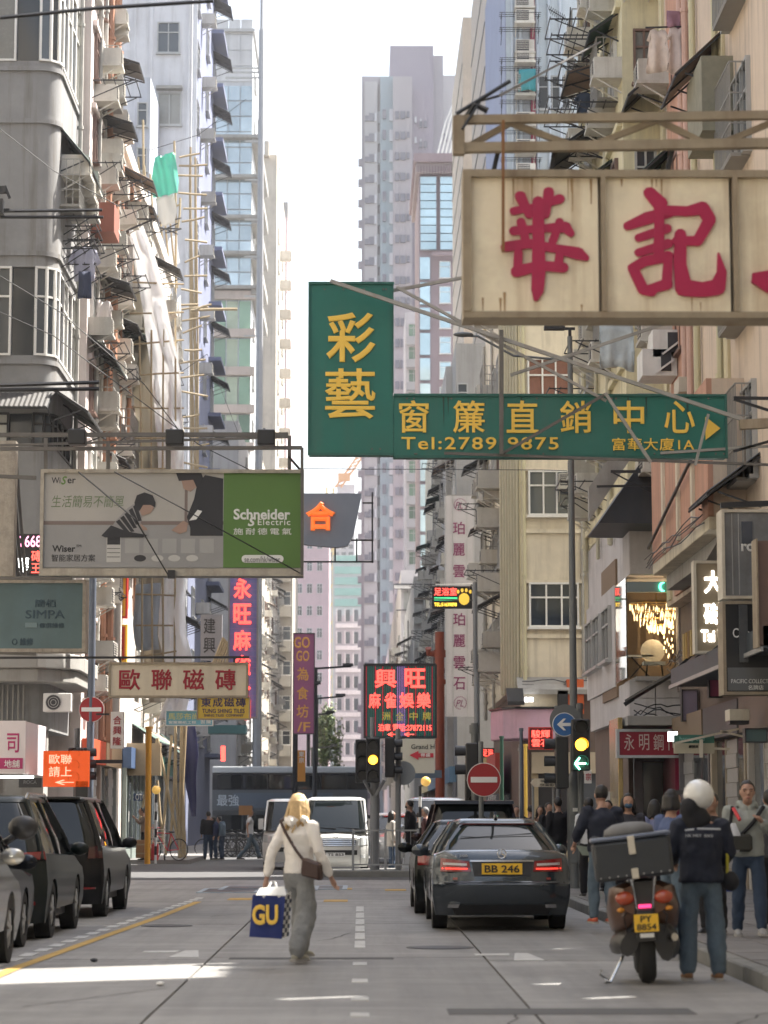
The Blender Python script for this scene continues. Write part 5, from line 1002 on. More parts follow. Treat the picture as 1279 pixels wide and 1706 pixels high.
# -- right side signs
D = 44.3
t2 = board('lit_characters_sign', 'tan sign with glowing white characters over the words Tai Y, upper right pavement', 1166, 938, 1225, 1084, D, mat('tan_panel', (.30, .24, .16), .6), CREAMP, .05, .25)
LW = mat('lit_white', (1, 1, .98), emit=2.5); lpx('大', 1179, 950, 1209, 988, D, LW, t2, off=.03); lpx('磁', 1178, 1004, 1211, 1040, D, LW, t2, off=.022); lpx('Tai Yi', 1173, 1049, 1216, 1069, D, LW, t2, off=.03)
D = 40
t3 = board('weathered_light_box', 'rusted glass-fronted light box with pale lettering, above the black shop sign at right', 1215, 853, 1300, 992, D, mat('dirty_glass_panel', (.20, .21, .22), .25, 0, .9, 1.3, .6), CREAMP, .05, .5, arms=[((1200, 842, D), (1300, 838, D), .09, DARKM)])
lpx('rc', 1243, 905, 1262, 918, D, WH, t3, off=.04); MB().box(X(1244, D), X(1262, D), D - .02, D, Z(905, D), Z(868, D)).build('stain_panel', mat('dark_stain', (.06, .07, .09), .4, 0, .7, 2), t3)
for x in (1227, 1238): MB().box(X(x, D), X(x, D) + .015, D - .01, D, Z(990, D), Z(855, D)).build('rib', ALU, t3)
t4 = board('black_shop_sign', 'black framed sign reading Casa above a silver panel with small lettering', 1214, 1006, 1300, 1152, D - .3, mat('black_gloss', (.035, .037, .04), .2), RUST, .05, .5)
lpx('Casa de', 1226, 1046, 1275, 1062, D - .3, WH, t4, off=.012); MB().box(X(1216, D - .3), X(1300, D - .3), D - .33, D - .301, Z(1150, D - .3), Z(1112, D - .3)).build('print_panel', mat('dark_silver', (.13, .135, .14), .4), t4); lpx('PACIFIC COLLECTION', 1222, 1131, 1298, 1138, D - .33, WH, t4, off=.0); lpx('名牌店', 1250, 1141, 1276, 1149, D - .33, WH, t4)
MB().box(X(1232, D), X(1246, D), D - .34, D - .301, Z(1105, D), Z(1010, D)).build('painted_reflection', mat('reflection_tone', (.09, .095, .10), .3, 0, .8, 3), t4)  # lighter strip on the gloss black, a reflection put in as colour
r = thing('brown_box_sign', 'brown edge of a box sign cut by the right side of the view', 'sign', P(1275, 1000, 38)); MB().box(X(1270, 38), X(1320, 38), 38, 38.4, Z(1075, 38), Z(900, 38)).build('panel', BROWNF, r); MB().box(X(1267, 38), X(1270, 38), 37.95, 38.4, Z(1078, 38), Z(897, 38)).build('frame', RUST, r)
awning(A_, 'L', 7.0, 43, Z(835, 43), 2.4, .95, .7, AWN)
D = 54.6
t5 = board('red_steel_shop_sign', 'red shop fascia with white brush characters above the steel shop', 1033, 1219, 1137, 1258, D, mat('red_fascia', (.26, .012, .03), .5), mat('fascia_trim', (.42, .44, .45), .5), .06, .2)
for ch_, a in [('永', 1041), ('明', 1066), ('鋼', 1090), ('門', 1115)]: lpx(ch_, a, 1223, a + 17, 1250, D, mat('bone_letter', (.55, .45, .42), .5), t5, off=.004)
D = 45
t6 = board('green_white_hanging_sign', 'small hanging sign, green over cream, on white brackets at right', 1125, 1238, 1192, 1255, D, mat('cream_panel2', (.48, .44, .33), .5), None, th=.12, arms=[((1125, 1238, D - .1), (1250, 1210, D - .1), .04, CREAMP), ((1168, 1232, D - .1), (1168, 1262, D - .1), .06, CREAMP), ((1190, 1247, D), (1215, 1248, D), .04, CREAMP), ((1200, 1218, D - .1), (1250, 1230, D - .1), .04, CREAMP)])
MB().box(X(1125, D), X(1192, D), D, D + .12, Z(1237.9, D), Z(1224, D)).build('green_panel', mat('green_panel2', (.05, .17, .13), .5), t6); lpx('hansgrohe', 1134, 1227, 1176, 1236, D, mat('mint_letter', (.2, .45, .38), .5), t6); lpx('經銷商', 1149, 1241, 1165, 1246, D, BLK, t6)
MB().box(X(1119, D), X(1134, D), D + .3, D + .4, Z(1234, D), Z(1218, D)).build('lamp_box', mat('lamp_lit', (0, 0, 0)), t6)
D = 73
t7 = board('red_led_sign', 'small dark red LED sign with four red characters by the pink parapet', 883, 1213, 920, 1247, D, mat('maroon_panel', (.09, .02, .02), .5), mat('sign_red', (0, 0, 0)), .03, .15); lpx('駿輝\n雲石', 886, 1216, 917, 1244, D - .01, NR, t7, off=.008)
D = 85
t8_ = board('pink_neon_sign', 'bright pink sign with two lines of characters beside the no entry disc', 815, 1268, 864, 1294, D, mat('pink_lit', (.85, .20, .70), .5, emit=.55), None, th=.15); lpx('今東閣指', 817, 1270, 862, 1281, D, mat('neon_blue', (.15, .25, .9), emit=.8), t8_, off=.006); lpx('店 39', 832, 1284, 862, 1293, D, mat('pale_pink', (1, .6, .9), emit=1), t8_)
r = board('red_neon_plate', 'small black plate of red neon characters above the pink sign', 801, 1246, 824, 1262, 86, BLACK, None, th=.1); lpx('足浴', 803, 1248, 822, 1260, 86, NR, r)
r = board('white_logo_plate', 'small white plate with red characters low behind the no entry disc', 810, 1322, 850, 1336, 80, GREYP, None, th=.1); lpx('原 美', 812, 1324, 848, 1334, 80, WH, r, off=.02)
D = 57
r = board('street_name_plate', 'white arrow-ended street name plate under the red LED sign', 890, 1297, 925, 1311, D, CREAMP, None, th=.05, cat='street sign'); MB().prism([(X(884, D), Z(1304, D)), (X(890, D), Z(1297, D)), (X(890, D), Z(1311, D))], D, D + .05).build('arrow_end', CREAMP, r); lpx('Fife Street', 901, 1299, 923, 1303, D, BLK, r); lpx('快富街', 900, 1305, 923, 1310, D, BLK, r)
for a in (888, 922): MB().cyl((X(a, D + .1), D + .1), .03, .1, Z(1297, D), 8).build('post', GREYP, r)
r = board('small_white_plate', 'small white plate with a red character below the right signal head', 974, 1282, 986, 1305, 54, WHITEP, None, th=.04); lpx('宗', 976, 1288, 985, 1300, 54, RED, r)
# direction sign in the middle
D = 68
g2_ = board('direction_sign', 'cream direction sign reading Grand with a red arrow under the neon sign', 664, 1231, 724, 1288, D, mat('cream_panel3', (.46, .44, .37), .6), None, th=.06, cat='street sign')
lpx('Grand H', 685, 1240, 724, 1248, D, BLK, g2_, off=.008); MB().prism([(X(682, D), Z(1258, D)), (X(697, D), Z(1251, D)), (X(697, D), Z(1255, D)), (X(722, D), Z(1255, D)), (X(722, D), Z(1262, D)), (X(697, D), Z(1262, D)), (X(697, D), Z(1266, D))], D - .03, D).build('arrow', RED, g2_); lpx('帝盛', 701, 1255, 717, 1261, D - .035, WH, g2_)
r = board('blue_back_plate', 'blue-grey plate hanging low under the direction sign', 690, 1283, 736, 1296, 82, mat('bluegrey_plate', (.14, .20, .28), .6), None, th=.1)
# shop signs far left street level
D = 80
r = board('navy_shop_sign', 'navy fascia with white lettering low behind the bamboo poles', 206, 1322, 246, 1334, D, mat('navy_panel', (.03, .06, .16), .5), None); lpx('OTO', 225, 1323, 243, 1333, D, WH, r); lpx('BRAUNER', 207, 1326, 222, 1330, D, WH, r)
r = board('tan_fascia', 'blank tan shop fascia propped above the pavement stalls', 191, 1238, 266, 1292, 78, mat('tan_ply', (.42, .32, .20), .7, 0, .3, 2), None, th=.4)
r = board('black_shop_fascia', 'black fascia with faint letters beside the orange arrow sign', 30, 1296, 68, 1312, 59, BLACK, None); lpx('ROCA', 38, 1300, 60, 1306, 59, GREYP, r)
r = board('red_green_numbers_sign', 'neon sign of coloured numbers glimpsed left of the billboard', 22, 890, 62, 960, 58, BLACK, None, th=.2); lpx('2668', 23, 893, 60, 912, 58, mat('neon_mix', (.9, .3, .5), emit=1), r, off=.01); lpx('磚\n王', 44, 918, 60, 955, 58, NR, r, off=.01); lpx('廖', 20, 928, 40, 955, 58, LW, r, off=.01)
r = board('red_lantern_sign', 'tiny bright red hanging sign under the dark green awning', 367, 1243, 374, 1268, 80, NR, None, th=.1)
# ---------------------------------------------------------------- street furniture
POLE = mat('pole_grey', (.15, .16, .165), .5, .3, .3, 3, .2)
# lamp post at the right kerb
L1 = thing('street_lamp', 'tall dark grey lamp post on the right pavement carrying signals and a crossbar', 'street lamp', (X(957, 46), 46, .12))
lx = X(957, 46)
b = MB(); b.cyl((lx, 46), .14, .12, 2.1, 16); b.path([(lx, 46, 2.1), (lx, 46, 2.3)], .14, 16, r2=.075); b.cyl((lx, 46), .075, 2.3, Z(560, 46), 12, .05); b.cyl((lx, 46), .165, .12, .3, 16); b.build('pole', POLE, L1, smooth=R(40))
b = MB(); b.box(lx - .1, lx + .1, 45.83, 45.865, .6, 1.5); b.build('access_door', POLE, L1); MB().box(lx - .045, lx + .045, 45.84, 45.855, Z(1352, 46), Z(1346, 46)).build('sticker', WHITEP, L1)
b = MB(); z = Z(547, 46); b.bar((lx - .35, 46, z), (lx + .1, 46, z), .05); b.box(lx - .5, lx - .1, 45.9, 46.1, z - .02, z + .05); b.bar((lx, 46, Z(560, 46)), (lx, 46, z), .06); b.build('lamp_head', DARKM, L1)
b = MB(); b.path([(lx, 46, Z(600, 46)), (X(860, 46), 46, Z(592, 46)), (X(800, 46), 46, Z(560, 46)), (X(765, 46), 46, Z(558, 46))], .025, 6); b.build('crossarm', POLE, L1); b = MB(); b.ell((X(775, 46), 46, Z(557, 46)), .2, .1, .05, 12, 6); b.build('lantern', POLE, L1)
def signal(par, px, y0, d, faces, h=.32, dirx=0, lit=None, col=None):
    """vertical signal head of three lamps; dirx 0 faces the camera, 1/-1 faces along +X/-X"""
    s_ = F / d; x = X(px, d); z1_ = Z(y0, d); w_ = .17; n = len(faces); e = thing('signal_head', None, None, (x, d, z1_ - n * h)); del_keys(e); e.parent = par; e.location = Vector((x, d, z1_ - n * h)) - wloc(par)
    def bx_(x0, x1, y0_, y1, z0, z1, nm, m):   # local box turned by dirx
        b = MB(); b.box(x0, x1, y0_, y1, z0, z1); o = b.build(nm, m); o.parent = par; o.location = e.location; o.rotation_euler.z = -math.pi / 2 * dirx * -1 if dirx else 0; return o
    hs_ = bx_(-w_, w_, -.12, .12, 0, n * h, 'housing', BLACK); m_ = hs_.modifiers.new('b', 'BEVEL'); m_.width = .02
    bpy.data.objects.remove(e)
    for k, f in enumerate(faces):
        zc = n * h - h * (k + .5); b = MB()
        b.add([(.11 * math.cos(t), -.125, zc + .11 * math.sin(t)) for t in [2 * math.pi * q / 20 for q in range(20)]], [tuple(range(20))])
        lm = b.build('lens', f if f else mat('dark_lens', (.03, .03, .03), .2)); lm.parent = hs_
        b = MB(); ring = []
        for yy, rr in ((-.12, .12), (-.32, .125)): ring.append([Vector((rr * math.cos(t), yy - .0, zc + rr * math.sin(t))) for t in [R(-30) + R(240) * q / 14 for q in range(15)]])
        vs = ring[0] + ring[1]; b.add(vs, [(q, q + 1, 15 + q + 1, 15 + q) for q in range(14)]); b.add([v * 1 + Vector((0, 0, .006)) for v in vs], [(q, 15 + q, 15 + q + 1, q + 1) for q in range(14)]); v_ = b.build('visor', BLACK); v_.parent = hs_
    return hs_
def del_keys(o):
    for k in ('label', 'category', 'group'):
        if k in o: del o[k]
AMB = mat('amber_lens', (1, .45, .02), .4, emit=3.2, ecol=(1, .38, .02)); GRNL = mat('green_arrow_light', (.2, 1, .7), .4, emit=4, ecol=(.2, 1, .62)); REDL = mat('red_lens', (1, .04, .02), .4, emit=2.2)
tp = thing('traffic_signal', 'traffic signal lit amber over a green left arrow beside the lamp post', 'traffic light', (X(968, 45.5), 45.5, .12))
b = MB(); b.cyl((X(970, 45.5), 45.8), .055, .12, Z(1170, 45.5), 12); b.cyl((X(970, 45.5), 45.8), .07, Z(1180, 45.5), Z(1172, 45.5), 10); b.build('pole', POLE, tp, smooth=R(40))
signal(tp, 968, 1198, 45.3, [None, AMB, None]); 
b = MB()
q = P(958, 1272, 45.13); 
for (dz) in (1, -1): b.bar(q, q + Vector((.085, 0, .11 * dz)), .035, .03)
b.bar(q, q + Vector((.2, 0, 0)), .035, .03); b.build('green_arrow', GRNL, tp)
signal(tp, 936, 1228, 45.6, [None, None, None], dirx=-1)
bs = thing('blue_arrow_sign', 'round blue sign with a white arrow pointing left on the lamp post', 'road sign', P(937, 1207, 45.4))
def disc(c, r_, nm, m, par, dy=0, n=32, th=.02):
    b = MB(); b.path([(c.x, c.y - dy, c.z), (c.x, c.y - dy + th, c.z)], r_, n); return b.build(nm, m, par)
c_ = P(940, 1207, 45.4); disc(c_, .21, 'disc', mat('sign_blue', (.03, .13, .36), .4), bs); disc(c_, .225, 'rim', WHITEP, bs, -.012); c2 = P(942, 1200, 45.6); disc(c2, .3, 'back_plate', POLE, bs)
b = MB(); x, y, z = c_; b.prism([(x - .14, z), (x - .02, z + .11), (x + .03, z + .11), (x - .04, z + .03), (x + .13, z + .03), (x + .13, z - .03), (x - .04, z - .03), (x + .03, z - .11), (x - .02, z - .11)], y - .02, y - .005); b.build('arrow', WH, bs)
# no entry signs
SR = mat('sign_red_disc', (.33, .015, .02), .4)
def noentry(px, py, d, r_, lab, pole):
    c = P(px, py, d); t = thing('no_entry_sign', lab, 'road sign', (c.x, d, .1), 'round red no entry signs')
    disc(c, r_, 'disc', SR, t); disc(c, r_ + .015, 'rim', WHITEP, t, -.012); MB().box(c.x - r_ * .82, c.x + r_ * .82, d - .012, d - .002, c.z - r_ * .17, c.z + r_ * .17).build('bar', WH, t)
    if pole: b = MB(); b.cyl((c.x + pole[0], d + .08), pole[1], .1, pole[2], 10); b.build('post', pole[3], t, smooth=R(40))
BLP = mat('blue_grey_pole', (.13, .15, .19), .5, .2, .3, 2)
noentry(806, 1299, 45, .30, 'round red no entry sign in front of the black people carrier on the right', (-.05, .045, Z(1235, 45), POLE)) 
noentry(152, 1182, 60, .30, 'round red no entry sign on the blue-grey post at the left corner', (-.02, .09, Z(962, 60), BLP))
# left signal on the corner
tl = thing('traffic_signal', 'dark traffic signal with a red light at the left street corner', 'traffic light', (X(125, 58), 58, .12))
b = MB(); b.cyl((X(124, 58), 58.2), .07, .12, Z(1213, 58), 10); b.build('pole', POLE, tl, smooth=R(40)); signal(tl, 124, 1246, 57.8, [None, None, None], .28); signal(tl, 136, 1246, 58.2, [REDL, None, None], .28, dirx=1)
MB().box(X(126, 57.6), X(146, 57.6), 57.5, 57.6, Z(1330, 57.6), Z(1302, 57.6)).build('control_box', BLACK, tl)
b = MB(); c_ = P(134, 1262, 57.55)
for k in range(3): b.ell((c_.x + .03 * k, c_.y, c_.z + .1 - .1 * k), .05, .02, .045, 8, 4)
b.build('red_light', REDL, tl); b = MB(); b.box(X(150, 59), X(203, 59), 58.9, 59, Z(1272, 59), Z(1266, 59)); b.build('bracket_arm', DARKM, tl)
# central island
ti = thing('traffic_signal', 'pair of black signal heads on the island, one lit amber, one turned sideways', 'traffic light', (X(624, 60.8), 60.8, .15))
b = MB(); b.cyl((X(624, 60.8), 60.8), .12, .15, Z(1300, 60.8), 12, .11); b.cyl((X(620, 60.8), 60.8), .06, Z(1300, 60.8), Z(1195, 60.8), 10); b.build('pole', GREYP, ti, smooth=R(40))
signal(ti, 621, 1229, 60.4, [None, AMB, None], .37); signal(ti, 603, 1232, 60.9, [None, None, None], .36, dirx=0); signal(ti, 649, 1229, 60.8, [None, None, None], .33, dirx=1)
b = MB(); b.bar(P(606, 1300, 60.6), P(620, 1325, 60.7), .06); b.bar(P(640, 1300, 60.6), P(626, 1325, 60.7), .06); b.build('bracket', GREYP, ti)
b = MB(); b.bar(P(634, 1232, 60.2), P(634, 1270, 60.2), .03); b.build('light_edge', WHITEP, ti)
tm_ = thing('sign_post', 'thin grey post with the pale back of a round sign on the island', 'post', (X(663, 61), 61, .15)); b = MB(); b.cyl((X(663, 61), 61), .07, .15, Z(1214, 61), 10); b.build('post', GREYP, tm_, smooth=R(40)); disc(P(672, 1288, 61.2), .3, 'sign_back', mat('pale_back', (.28, .30, .31), .5, .2), tm_)
# signal on the right of the middle
tr = thing('traffic_signal', 'side-facing black traffic signal on a thick grey post above the right no entry sign', 'traffic light', (X(789, 47), 47, 0))
b = MB(); b.cyl((X(791, 47), 47), .07, .1, Z(1205, 47), 12); b.cyl((X(791, 47), 47), .1, Z(1222, 47), Z(1208, 47), 10); b.build('pole', POLE, tr, smooth=R(40)); signal(tr, 786, 1238, 46.9, [None, None], .36, dirx=-1); signal(tr, 789, 1270, 47.3, [None, None, None], .3)
# tall post by the marble banner
tp2 = thing('tall_post', 'tall thin grey pole rising past the marble banner', 'pole', (X(795, 62), 62, .1)); b = MB(); b.cyl((X(795, 62), 62), .09, .1, Z(1120, 62), 10, .07); b.cyl((X(793, 62), 62), .06, Z(1120, 62), Z(970, 62), 10); b.build('pole', GREYP, tp2, smooth=R(40))
for (px, y0, d, m, lab, r_) in [(869, 1218, 48, BLP, 'blue-grey steel post standing behind the saloon car', .035), (836, 1230, 66, mat('dark_green_post', (.02, .08, .05), .5), 'dark green post beside the pink sign', .05), (876, 1243, 70, YEL, 'yellow post at the foot of the cream corner building', .05), (246, 1214, 74, mat('orange_post', (.65, .30, .03), .5), 'orange-yellow vertical pipe between the left shop fascias', .09), (930, 1180, 60, POLE, 'dark post behind the blue arrow sign', .06)]:
    t = thing('steel_post', lab, 'post', (X(px, d), d, .1)); b = MB(); b.cyl((X(px, d), d), r_, .05, Z(y0, d), 10); b.build('post', m, t, smooth=R(40)); b = MB(); b.cyl((X(px, d), d), r_ * 1.3, Z(y0, d), Z(y0, d) + .06, 10); b.build('cap', m, t)
# belisha beacons
for (px, py, d, lab, tilt) in [(709, 1302, 64, 'yellow globe beacon on a striped pole beside the railing', 0), (260, 1316, 72, 'yellow globe beacon leaning by the bamboo poles at left', .0)]:
    t = thing('globe_beacon', lab, 'beacon', (X(px, d), d, .1), 'yellow globe beacons'); c = P(px, py, d)
    b = MB(); b.ell(c, .13, .13, .13, 16, 10); b.build('globe', mat('amber_globe', (.80, .48, .12), .3, emit=.15), t, smooth=True)
    xx = c.x - (.15 if d == 64 else 0)
    for k in range(8): z0 = .1 + (c.z - .22) / 8 * k; b = MB(); b.cyl((xx, d), .038, z0, z0 + (c.z - .22) / 8, 10); b.build('pole_band', BLACK if k % 2 else WHITEP, t)
    MB().bar((xx, d, c.z - .12), (c.x, d, c.z - .1), .03).build('bracket', BLACK, t)
# row of street lights in the far left
for k, (px, y0, d, arm) in enumerate([(491, 1142, 120, 530), (524, 1112, 135, 585), (513, 1190, 165, 555), (526, 1162, 150, 572), (520, 1245, 200, 560)]):
    t = thing('street_light', 'thin dark street light in the far left, %s' % ['leftmost, against the purple banner', 'tallest, in the middle of the cluster', 'third from the left with a low arm', 'second tallest, its arm pointing right', 'farthest and smallest'][k], 'street lamp', (X(px, d), d, 0), 'far street lights'); b = MB(); b.cyl((X(px, d), d), .13, 0, Z(y0, d), 8); b.build('pole', DARKM, t, smooth=R(40))
    MB().bar(P(px, y0 + 2, d), P(arm, y0 - 2, d), .11).build('arm', DARKM, t); MB().box(X(arm, d) - .5, X(arm, d) + .1, d - .15, d + .15, Z(y0 - 2, d), Z(y0 - 2, d) + .16).build('lamp_head', DARKM, t)
# railings
def railing(name, lab, a, c, d, z0, h=1.0, m=GREYP, step=.13, panels=1):
    x0, x1 = X(a, d), X(c, d); w_ = (x1 - x0) / panels; root = thing(name, lab, 'railing', ((x0 + x1) / 2, d, z0))
    for p in range(panels + 1): x = x0 + w_ * p; MB().box(x - .03, x + .03, d - .03, d + .03, z0, z0 + h + .02).build('post', m, root)
    for p in range(panels):
        xa = x0 + w_ * p + .03; xb = x0 + w_ * (p + 1) - .03
        for z in (z0 + .12, z0 + h - .04): MB().box(xa, xb, d - .02, d + .02, z, z + .04).build('rail', m, root)
        n = int((xb - xa) / step)
        for k in range(1, n): x = xa + (xb - xa) * k / n; MB().cyl((x, d), .009, z0 + .16, z0 + h - .04, 5).build('baluster', m, root)
railing('pedestrian_railing', 'galvanised pedestrian railing along the traffic island', 588, 696, 60.5, .15, 1.0, mat('galv', (.34, .35, .36), .5, .4, .3), .13, 2)
railing('pedestrian_railing', 'dark railing in the shade below the parked bus', 372, 438, 88, .1, .9, DARKM, .25, 3)
# tree far left
def tree(px, y0, y1, wpx, d, name, lab, seed):
    r = random.Random(seed); c = P(px, (y0 + y1) / 2, d); rx = wpx / 2 * d / F; rz = (y1 - y0) / 2 * d / F
    t = thing(name, lab, 'tree', (c.x, d, 0)); b = MB(); b.path([(c.x, d, 0), (c.x + .1, d, c.z * .5), (c.x - .1, d, c.z)], .22, 8, r2=.12)
    for k in range(6): a = r.random() * 6.28; b.path([(c.x, d, c.z - rz * .7), (c.x + rx * .7 * math.cos(a), d + rx * .6 * math.sin(a), c.z + rz * r.uniform(-.2, .6))], .08, 5, r2=.03)
    b.build('trunk', mat('bark', (.10, .08, .06), .9), t)
    b = MB(); cl = [(r.gauss(0, .5) * rx, r.gauss(0, .5) * rx, r.uniform(-.85, .9) * rz) for _ in range(34)]
    for (x, y, z) in cl:
        for _ in range(90):
            p = Vector((c.x + x + r.gauss(0, .32) * rx * .7, d + y + r.gauss(0, .3) * rx, c.z + z + r.gauss(0, .2) * rz)); s_ = r.uniform(.12, .24); u = Vector((r.gauss(0, 1), r.gauss(0, 1), r.gauss(0, 1))).normalized(); v = u.cross(Vector((r.gauss(0, 1), r.gauss(0, 1), 1))).normalized()
            b.add([p - u * s_, p + v * s_ * .5, p + u * s_, p - v * s_ * .5], [(0, 1, 2, 3)], r.choice([0, 0, 1]))
    tag(b.build('crown', [mat('leaf', (.07, .12, .035), .6), mat('leaf_pale', (.16, .20, .06), .6)], t), kind='stuff')
tree(541, 1180, 1276, 34, 250, 'street_tree', 'loose green street tree beside the far street lights', 5)
# wires and aerial
for i, (pts, r_, lab) in enumerate([([(0, 30, 22), (160, 14, 22), (355, 2, 22)], .02, 'thick soft overhead cable across the top left corner'), ([(0, 352, 42), (170, 350, 42)], .03, 'black bracket wire across the curved building at mid height'), ([(0, 362, 42), (172, 362, 42)], .03, 'second black bracket wire just below the first'), ([(0, 642, 42), (165, 637, 42)], .035, 'upper black rod over the dark awning'), ([(0, 650, 42), (165, 648, 42)], .035, 'lower black rod over the dark awning'), ([(506, 781, 70), (900, 783, 70), (1000, 786, 70)], .012, 'thin wire crossing under the green sign'), ([(0, 520, 45), (90, 560, 45), (330, 740, 45), (420, 785, 45)], .01, 'thin slack wire falling from left to the billboard'), ([(0, 460, 45), (100, 520, 45), (240, 640, 45), (300, 720, 45)], .01, 'thin slack wire crossing the ribbon windows'), ([(200, 690, 90), (345, 590, 90), (400, 730, 90)], .015, 'slack cable hanging beside the bamboo scaffold'), ([(250, 250, 100), (330, 225, 100), (410, 165, 100)], .015, 'thin cable rising towards the glass office'), ([(0, 215, 50), (90, 285, 50), (200, 345, 50)], .01, 'thin cable across the curved grey wall')]):
    b = MB(); b.path([P(*p) for p in pts], r_, 5); tag(b.build('overhead_wire', BLACK), lab, 'cable')
ae = thing('television_aerial', 'yagi television aerial on a mast against the light blue tower', 'aerial', P(952, 130, 62)); b = MB(); b.bar(P(946, 105, 62), P(950, 12, 62), .03); b.build('mast', DARKM, ae)
b = MB(); b.bar(P(914, 15, 62), P(946, 34, 62), .02)
for k in range(9): p = P(914 + 3.6 * k, 15 + 2.2 * k, 62); b.bar(p + Vector((-.05, 0, .14)), p + Vector((.05, 0, -.14)), .012)
b.build('yagi', DARKM, ae)
# lamp bracket box near top left edge
br = thing('sign_bracket', 'black iron bracket box sticking in from the left edge', 'bracket', P(5, 340, 42)); b = MB(); b.bar(P(-20, 318, 42), P(10, 316, 42), .12); b.bar(P(8, 310, 42), P(16, 330, 42), .05); b.bar(P(-20, 345, 42), P(6, 345, 42), .25); b.bar(P(-20, 350, 42), P(16, 350, 42), .05); b.build('bracket', DARKM, br)
fp = thing('rusted_sign_edge', 'rusty narrow edge of an old sign frame at the far left', 'sign', P(4, 830, 41)); MB().box(X(-20, 41), X(14, 41), 41, 41.3, Z(960, 41), Z(735, 41)).build('panel', mat('peeling_frame', (0, 0, 0)), fp)
for k in range(3): MB().bar(P(10 + 8 * k, 760, 41.4), P(30 + 6 * k, 960, 41.4), .05).build('brace', STEEL, fp)
# ---------------------------------------------------------------- shop fronts
def shopfront(name, lab, face, wc, a0, a1, h, body, seed, col=(.3, .3, .3), shutter=False, sign=None, signcol=None, cat='shop', text=None):
    r = random.Random(seed); root = thing(name, lab, cat, fpos(face, wc, (a0 + a1) / 2, .1)); out = -1 if face in 'LF' else 1
    def bx_(lo, hi, o0, o1, z0, z1, nm, m):
        b = MB(); u, v = sorted((wc + out * o0, wc + out * o1))
        if face == 'F': b.box(lo, hi, u, v, z0, z1)
        else: b.box(u, v, lo, hi, z0, z1)
        return b.build(nm, m, root)
    bm_ = mat('shop_trim_%d' % seed, col, .6, .1, .4, 2, .3)
    bx_(a0, a0 + .18, .02, .16, .1, h, 'pilaster', bm_); bx_(a1 - .18, a1, .02, .16, .1, h, 'pilaster', bm_)
    bx_(a0, a1, .02, .3, h, h + .65, 'fascia', mat('fascia_%d' % seed, signcol or col, .5, 0, .2))
    bx_(a0 + .18, a1 - .18, .02, .1, .1, .45, 'stall_riser', bm_)
    n = max(1, int((a1 - a0) / 1.3)); w_ = (a1 - a0 - .36) / n
    for i in range(n):
        lo = a0 + .18 + w_ * i
        if shutter or r.random() < .2:
            for k in range(9): bx_(lo + .02, lo + w_ - .02, .03, .06 + .02 * (k % 2), .46 + (h - .5) / 9 * k, .46 + (h - .5) / 9 * (k + 1) - .01, 'shutter_slat', ALU)
        else:
            bx_(lo + .03, lo + w_ - .03, .03, .05, .46, h - .03, 'pane', GLASS); bx_(lo - .02, lo + .029, .03, .09, .46, h - .02, 'mullion', bm_)
            if r.random() < .6: bx_(lo + .2, lo + .45, .055, .06, 1.3, 1.65, 'poster', r.choice([WHITEP, RED, YEL]))
    return root
shopfront('corner_shop', 'dark left corner shop front beneath the magenta fascia', 'F', 60.9, -10.8, -8.9, 3.0, None, 1, (.2, .18, .17))
shopfront('open_shop', 'shop front with a grey shutter under the orange arrow sign', 'R', -7.45, 64.9, 68.4, 2.9, None, 2, (.35, .25, .2), signcol=(.55, .08, .03))
shopfront('open_shop', 'glazed shop front behind the orange-yellow pipe', 'R', -7.45, 68.6, 72.9, 2.9, None, 3, (.28, .28, .26), signcol=(.45, .33, .2))
shopfront('open_shop', 'shop front hung with goods behind the bamboo poles', 'R', -7.5, 76.5, 84, 3.0, None, 4, (.22, .26, .24), signcol=(.05, .09, .18))
shopfront('open_shop', 'dim shop front past the scaffold at left', 'R', -7.5, 84.2, 93.6, 3.0, None, 5, (.18, .2, .2), signcol=(.05, .15, .12))
shopfront('open_shop', 'shuttered shop front of the dark shop house', 'R', -8, 95, 109, 3.0, None, 6, (.18, .18, .2), True, signcol=(.1, .1, .12))
awning(r3, 'R', -7.4, 92, 3.6, 5, .95, .9, AWNG); 
for k in range(2): awning(r3, 'R', -7.5, 82 + 5 * k, 3.9, 4.4, .95, .6, [AWNG, AWNB][k])
# right
shopfront('steel_shop', 'glazed steel shop with a notice on its door under the red fascia', 'F', 56.9, 6.4, 8.6, 2.75, None, 7, (.42, .43, .43), signcol=(.3, .3, .3))
MB().box(b55(1030), b55(1038), 54.9, 56.8, .1, 3.7).build('gold_pilaster', mat('crinkled_gold', (.55, .42, .2), .25, .8, .6, 6), gs, bevel=.01)
MB().box(b55(1122), b55(1142), 54.6, 56.8, .1, 3.7).build('maroon_pilaster', mat('maroon_paint', (.20, .01, .04), .4), gs)
MB().box(b55(1142), b55(1166), 54.4, 56.8, .1, 4.0).build('tile_pilaster', WT, gs)
MB().prismz([(6.0, 54.4), (8.2, 54.4), (8.2, 57), (6.0, 57)], 3.5, 3.72).build('shop_canopy', CONC, gs, bevel=.02)
b = MB(); p_ = P(1058, 1175, 52); b.bar(P(1045, 1168, 52), P(1124, 1121, 51), .16, .05); b.bar(P(1040, 1174, 52), P(1055, 1164, 52), .09); tag(b.build('folded_umbrella_arm', BLACK), 'long black folded awning arm slanting over the steel shop', 'awning arm')
MB().prism([(X(1145, 50), Z(1108, 50)), (X(1187, 50), Z(1090, 50)), (X(1183, 50), Z(1120, 50)), (X(1150, 50), Z(1135, 50))], 50, 50.05).build('rolled_canvas', mat('grey_green_canvas', (.16, .19, .18), .8, 0, .5, 4), A_)
shopfront('tile_showroom', 'pale tiled shop front nearest the standing man', 'L', 7.3, 36.2, 40.4, 3.0, None, 8, (.42, .40, .38), signcol=(.1, .12, .14))
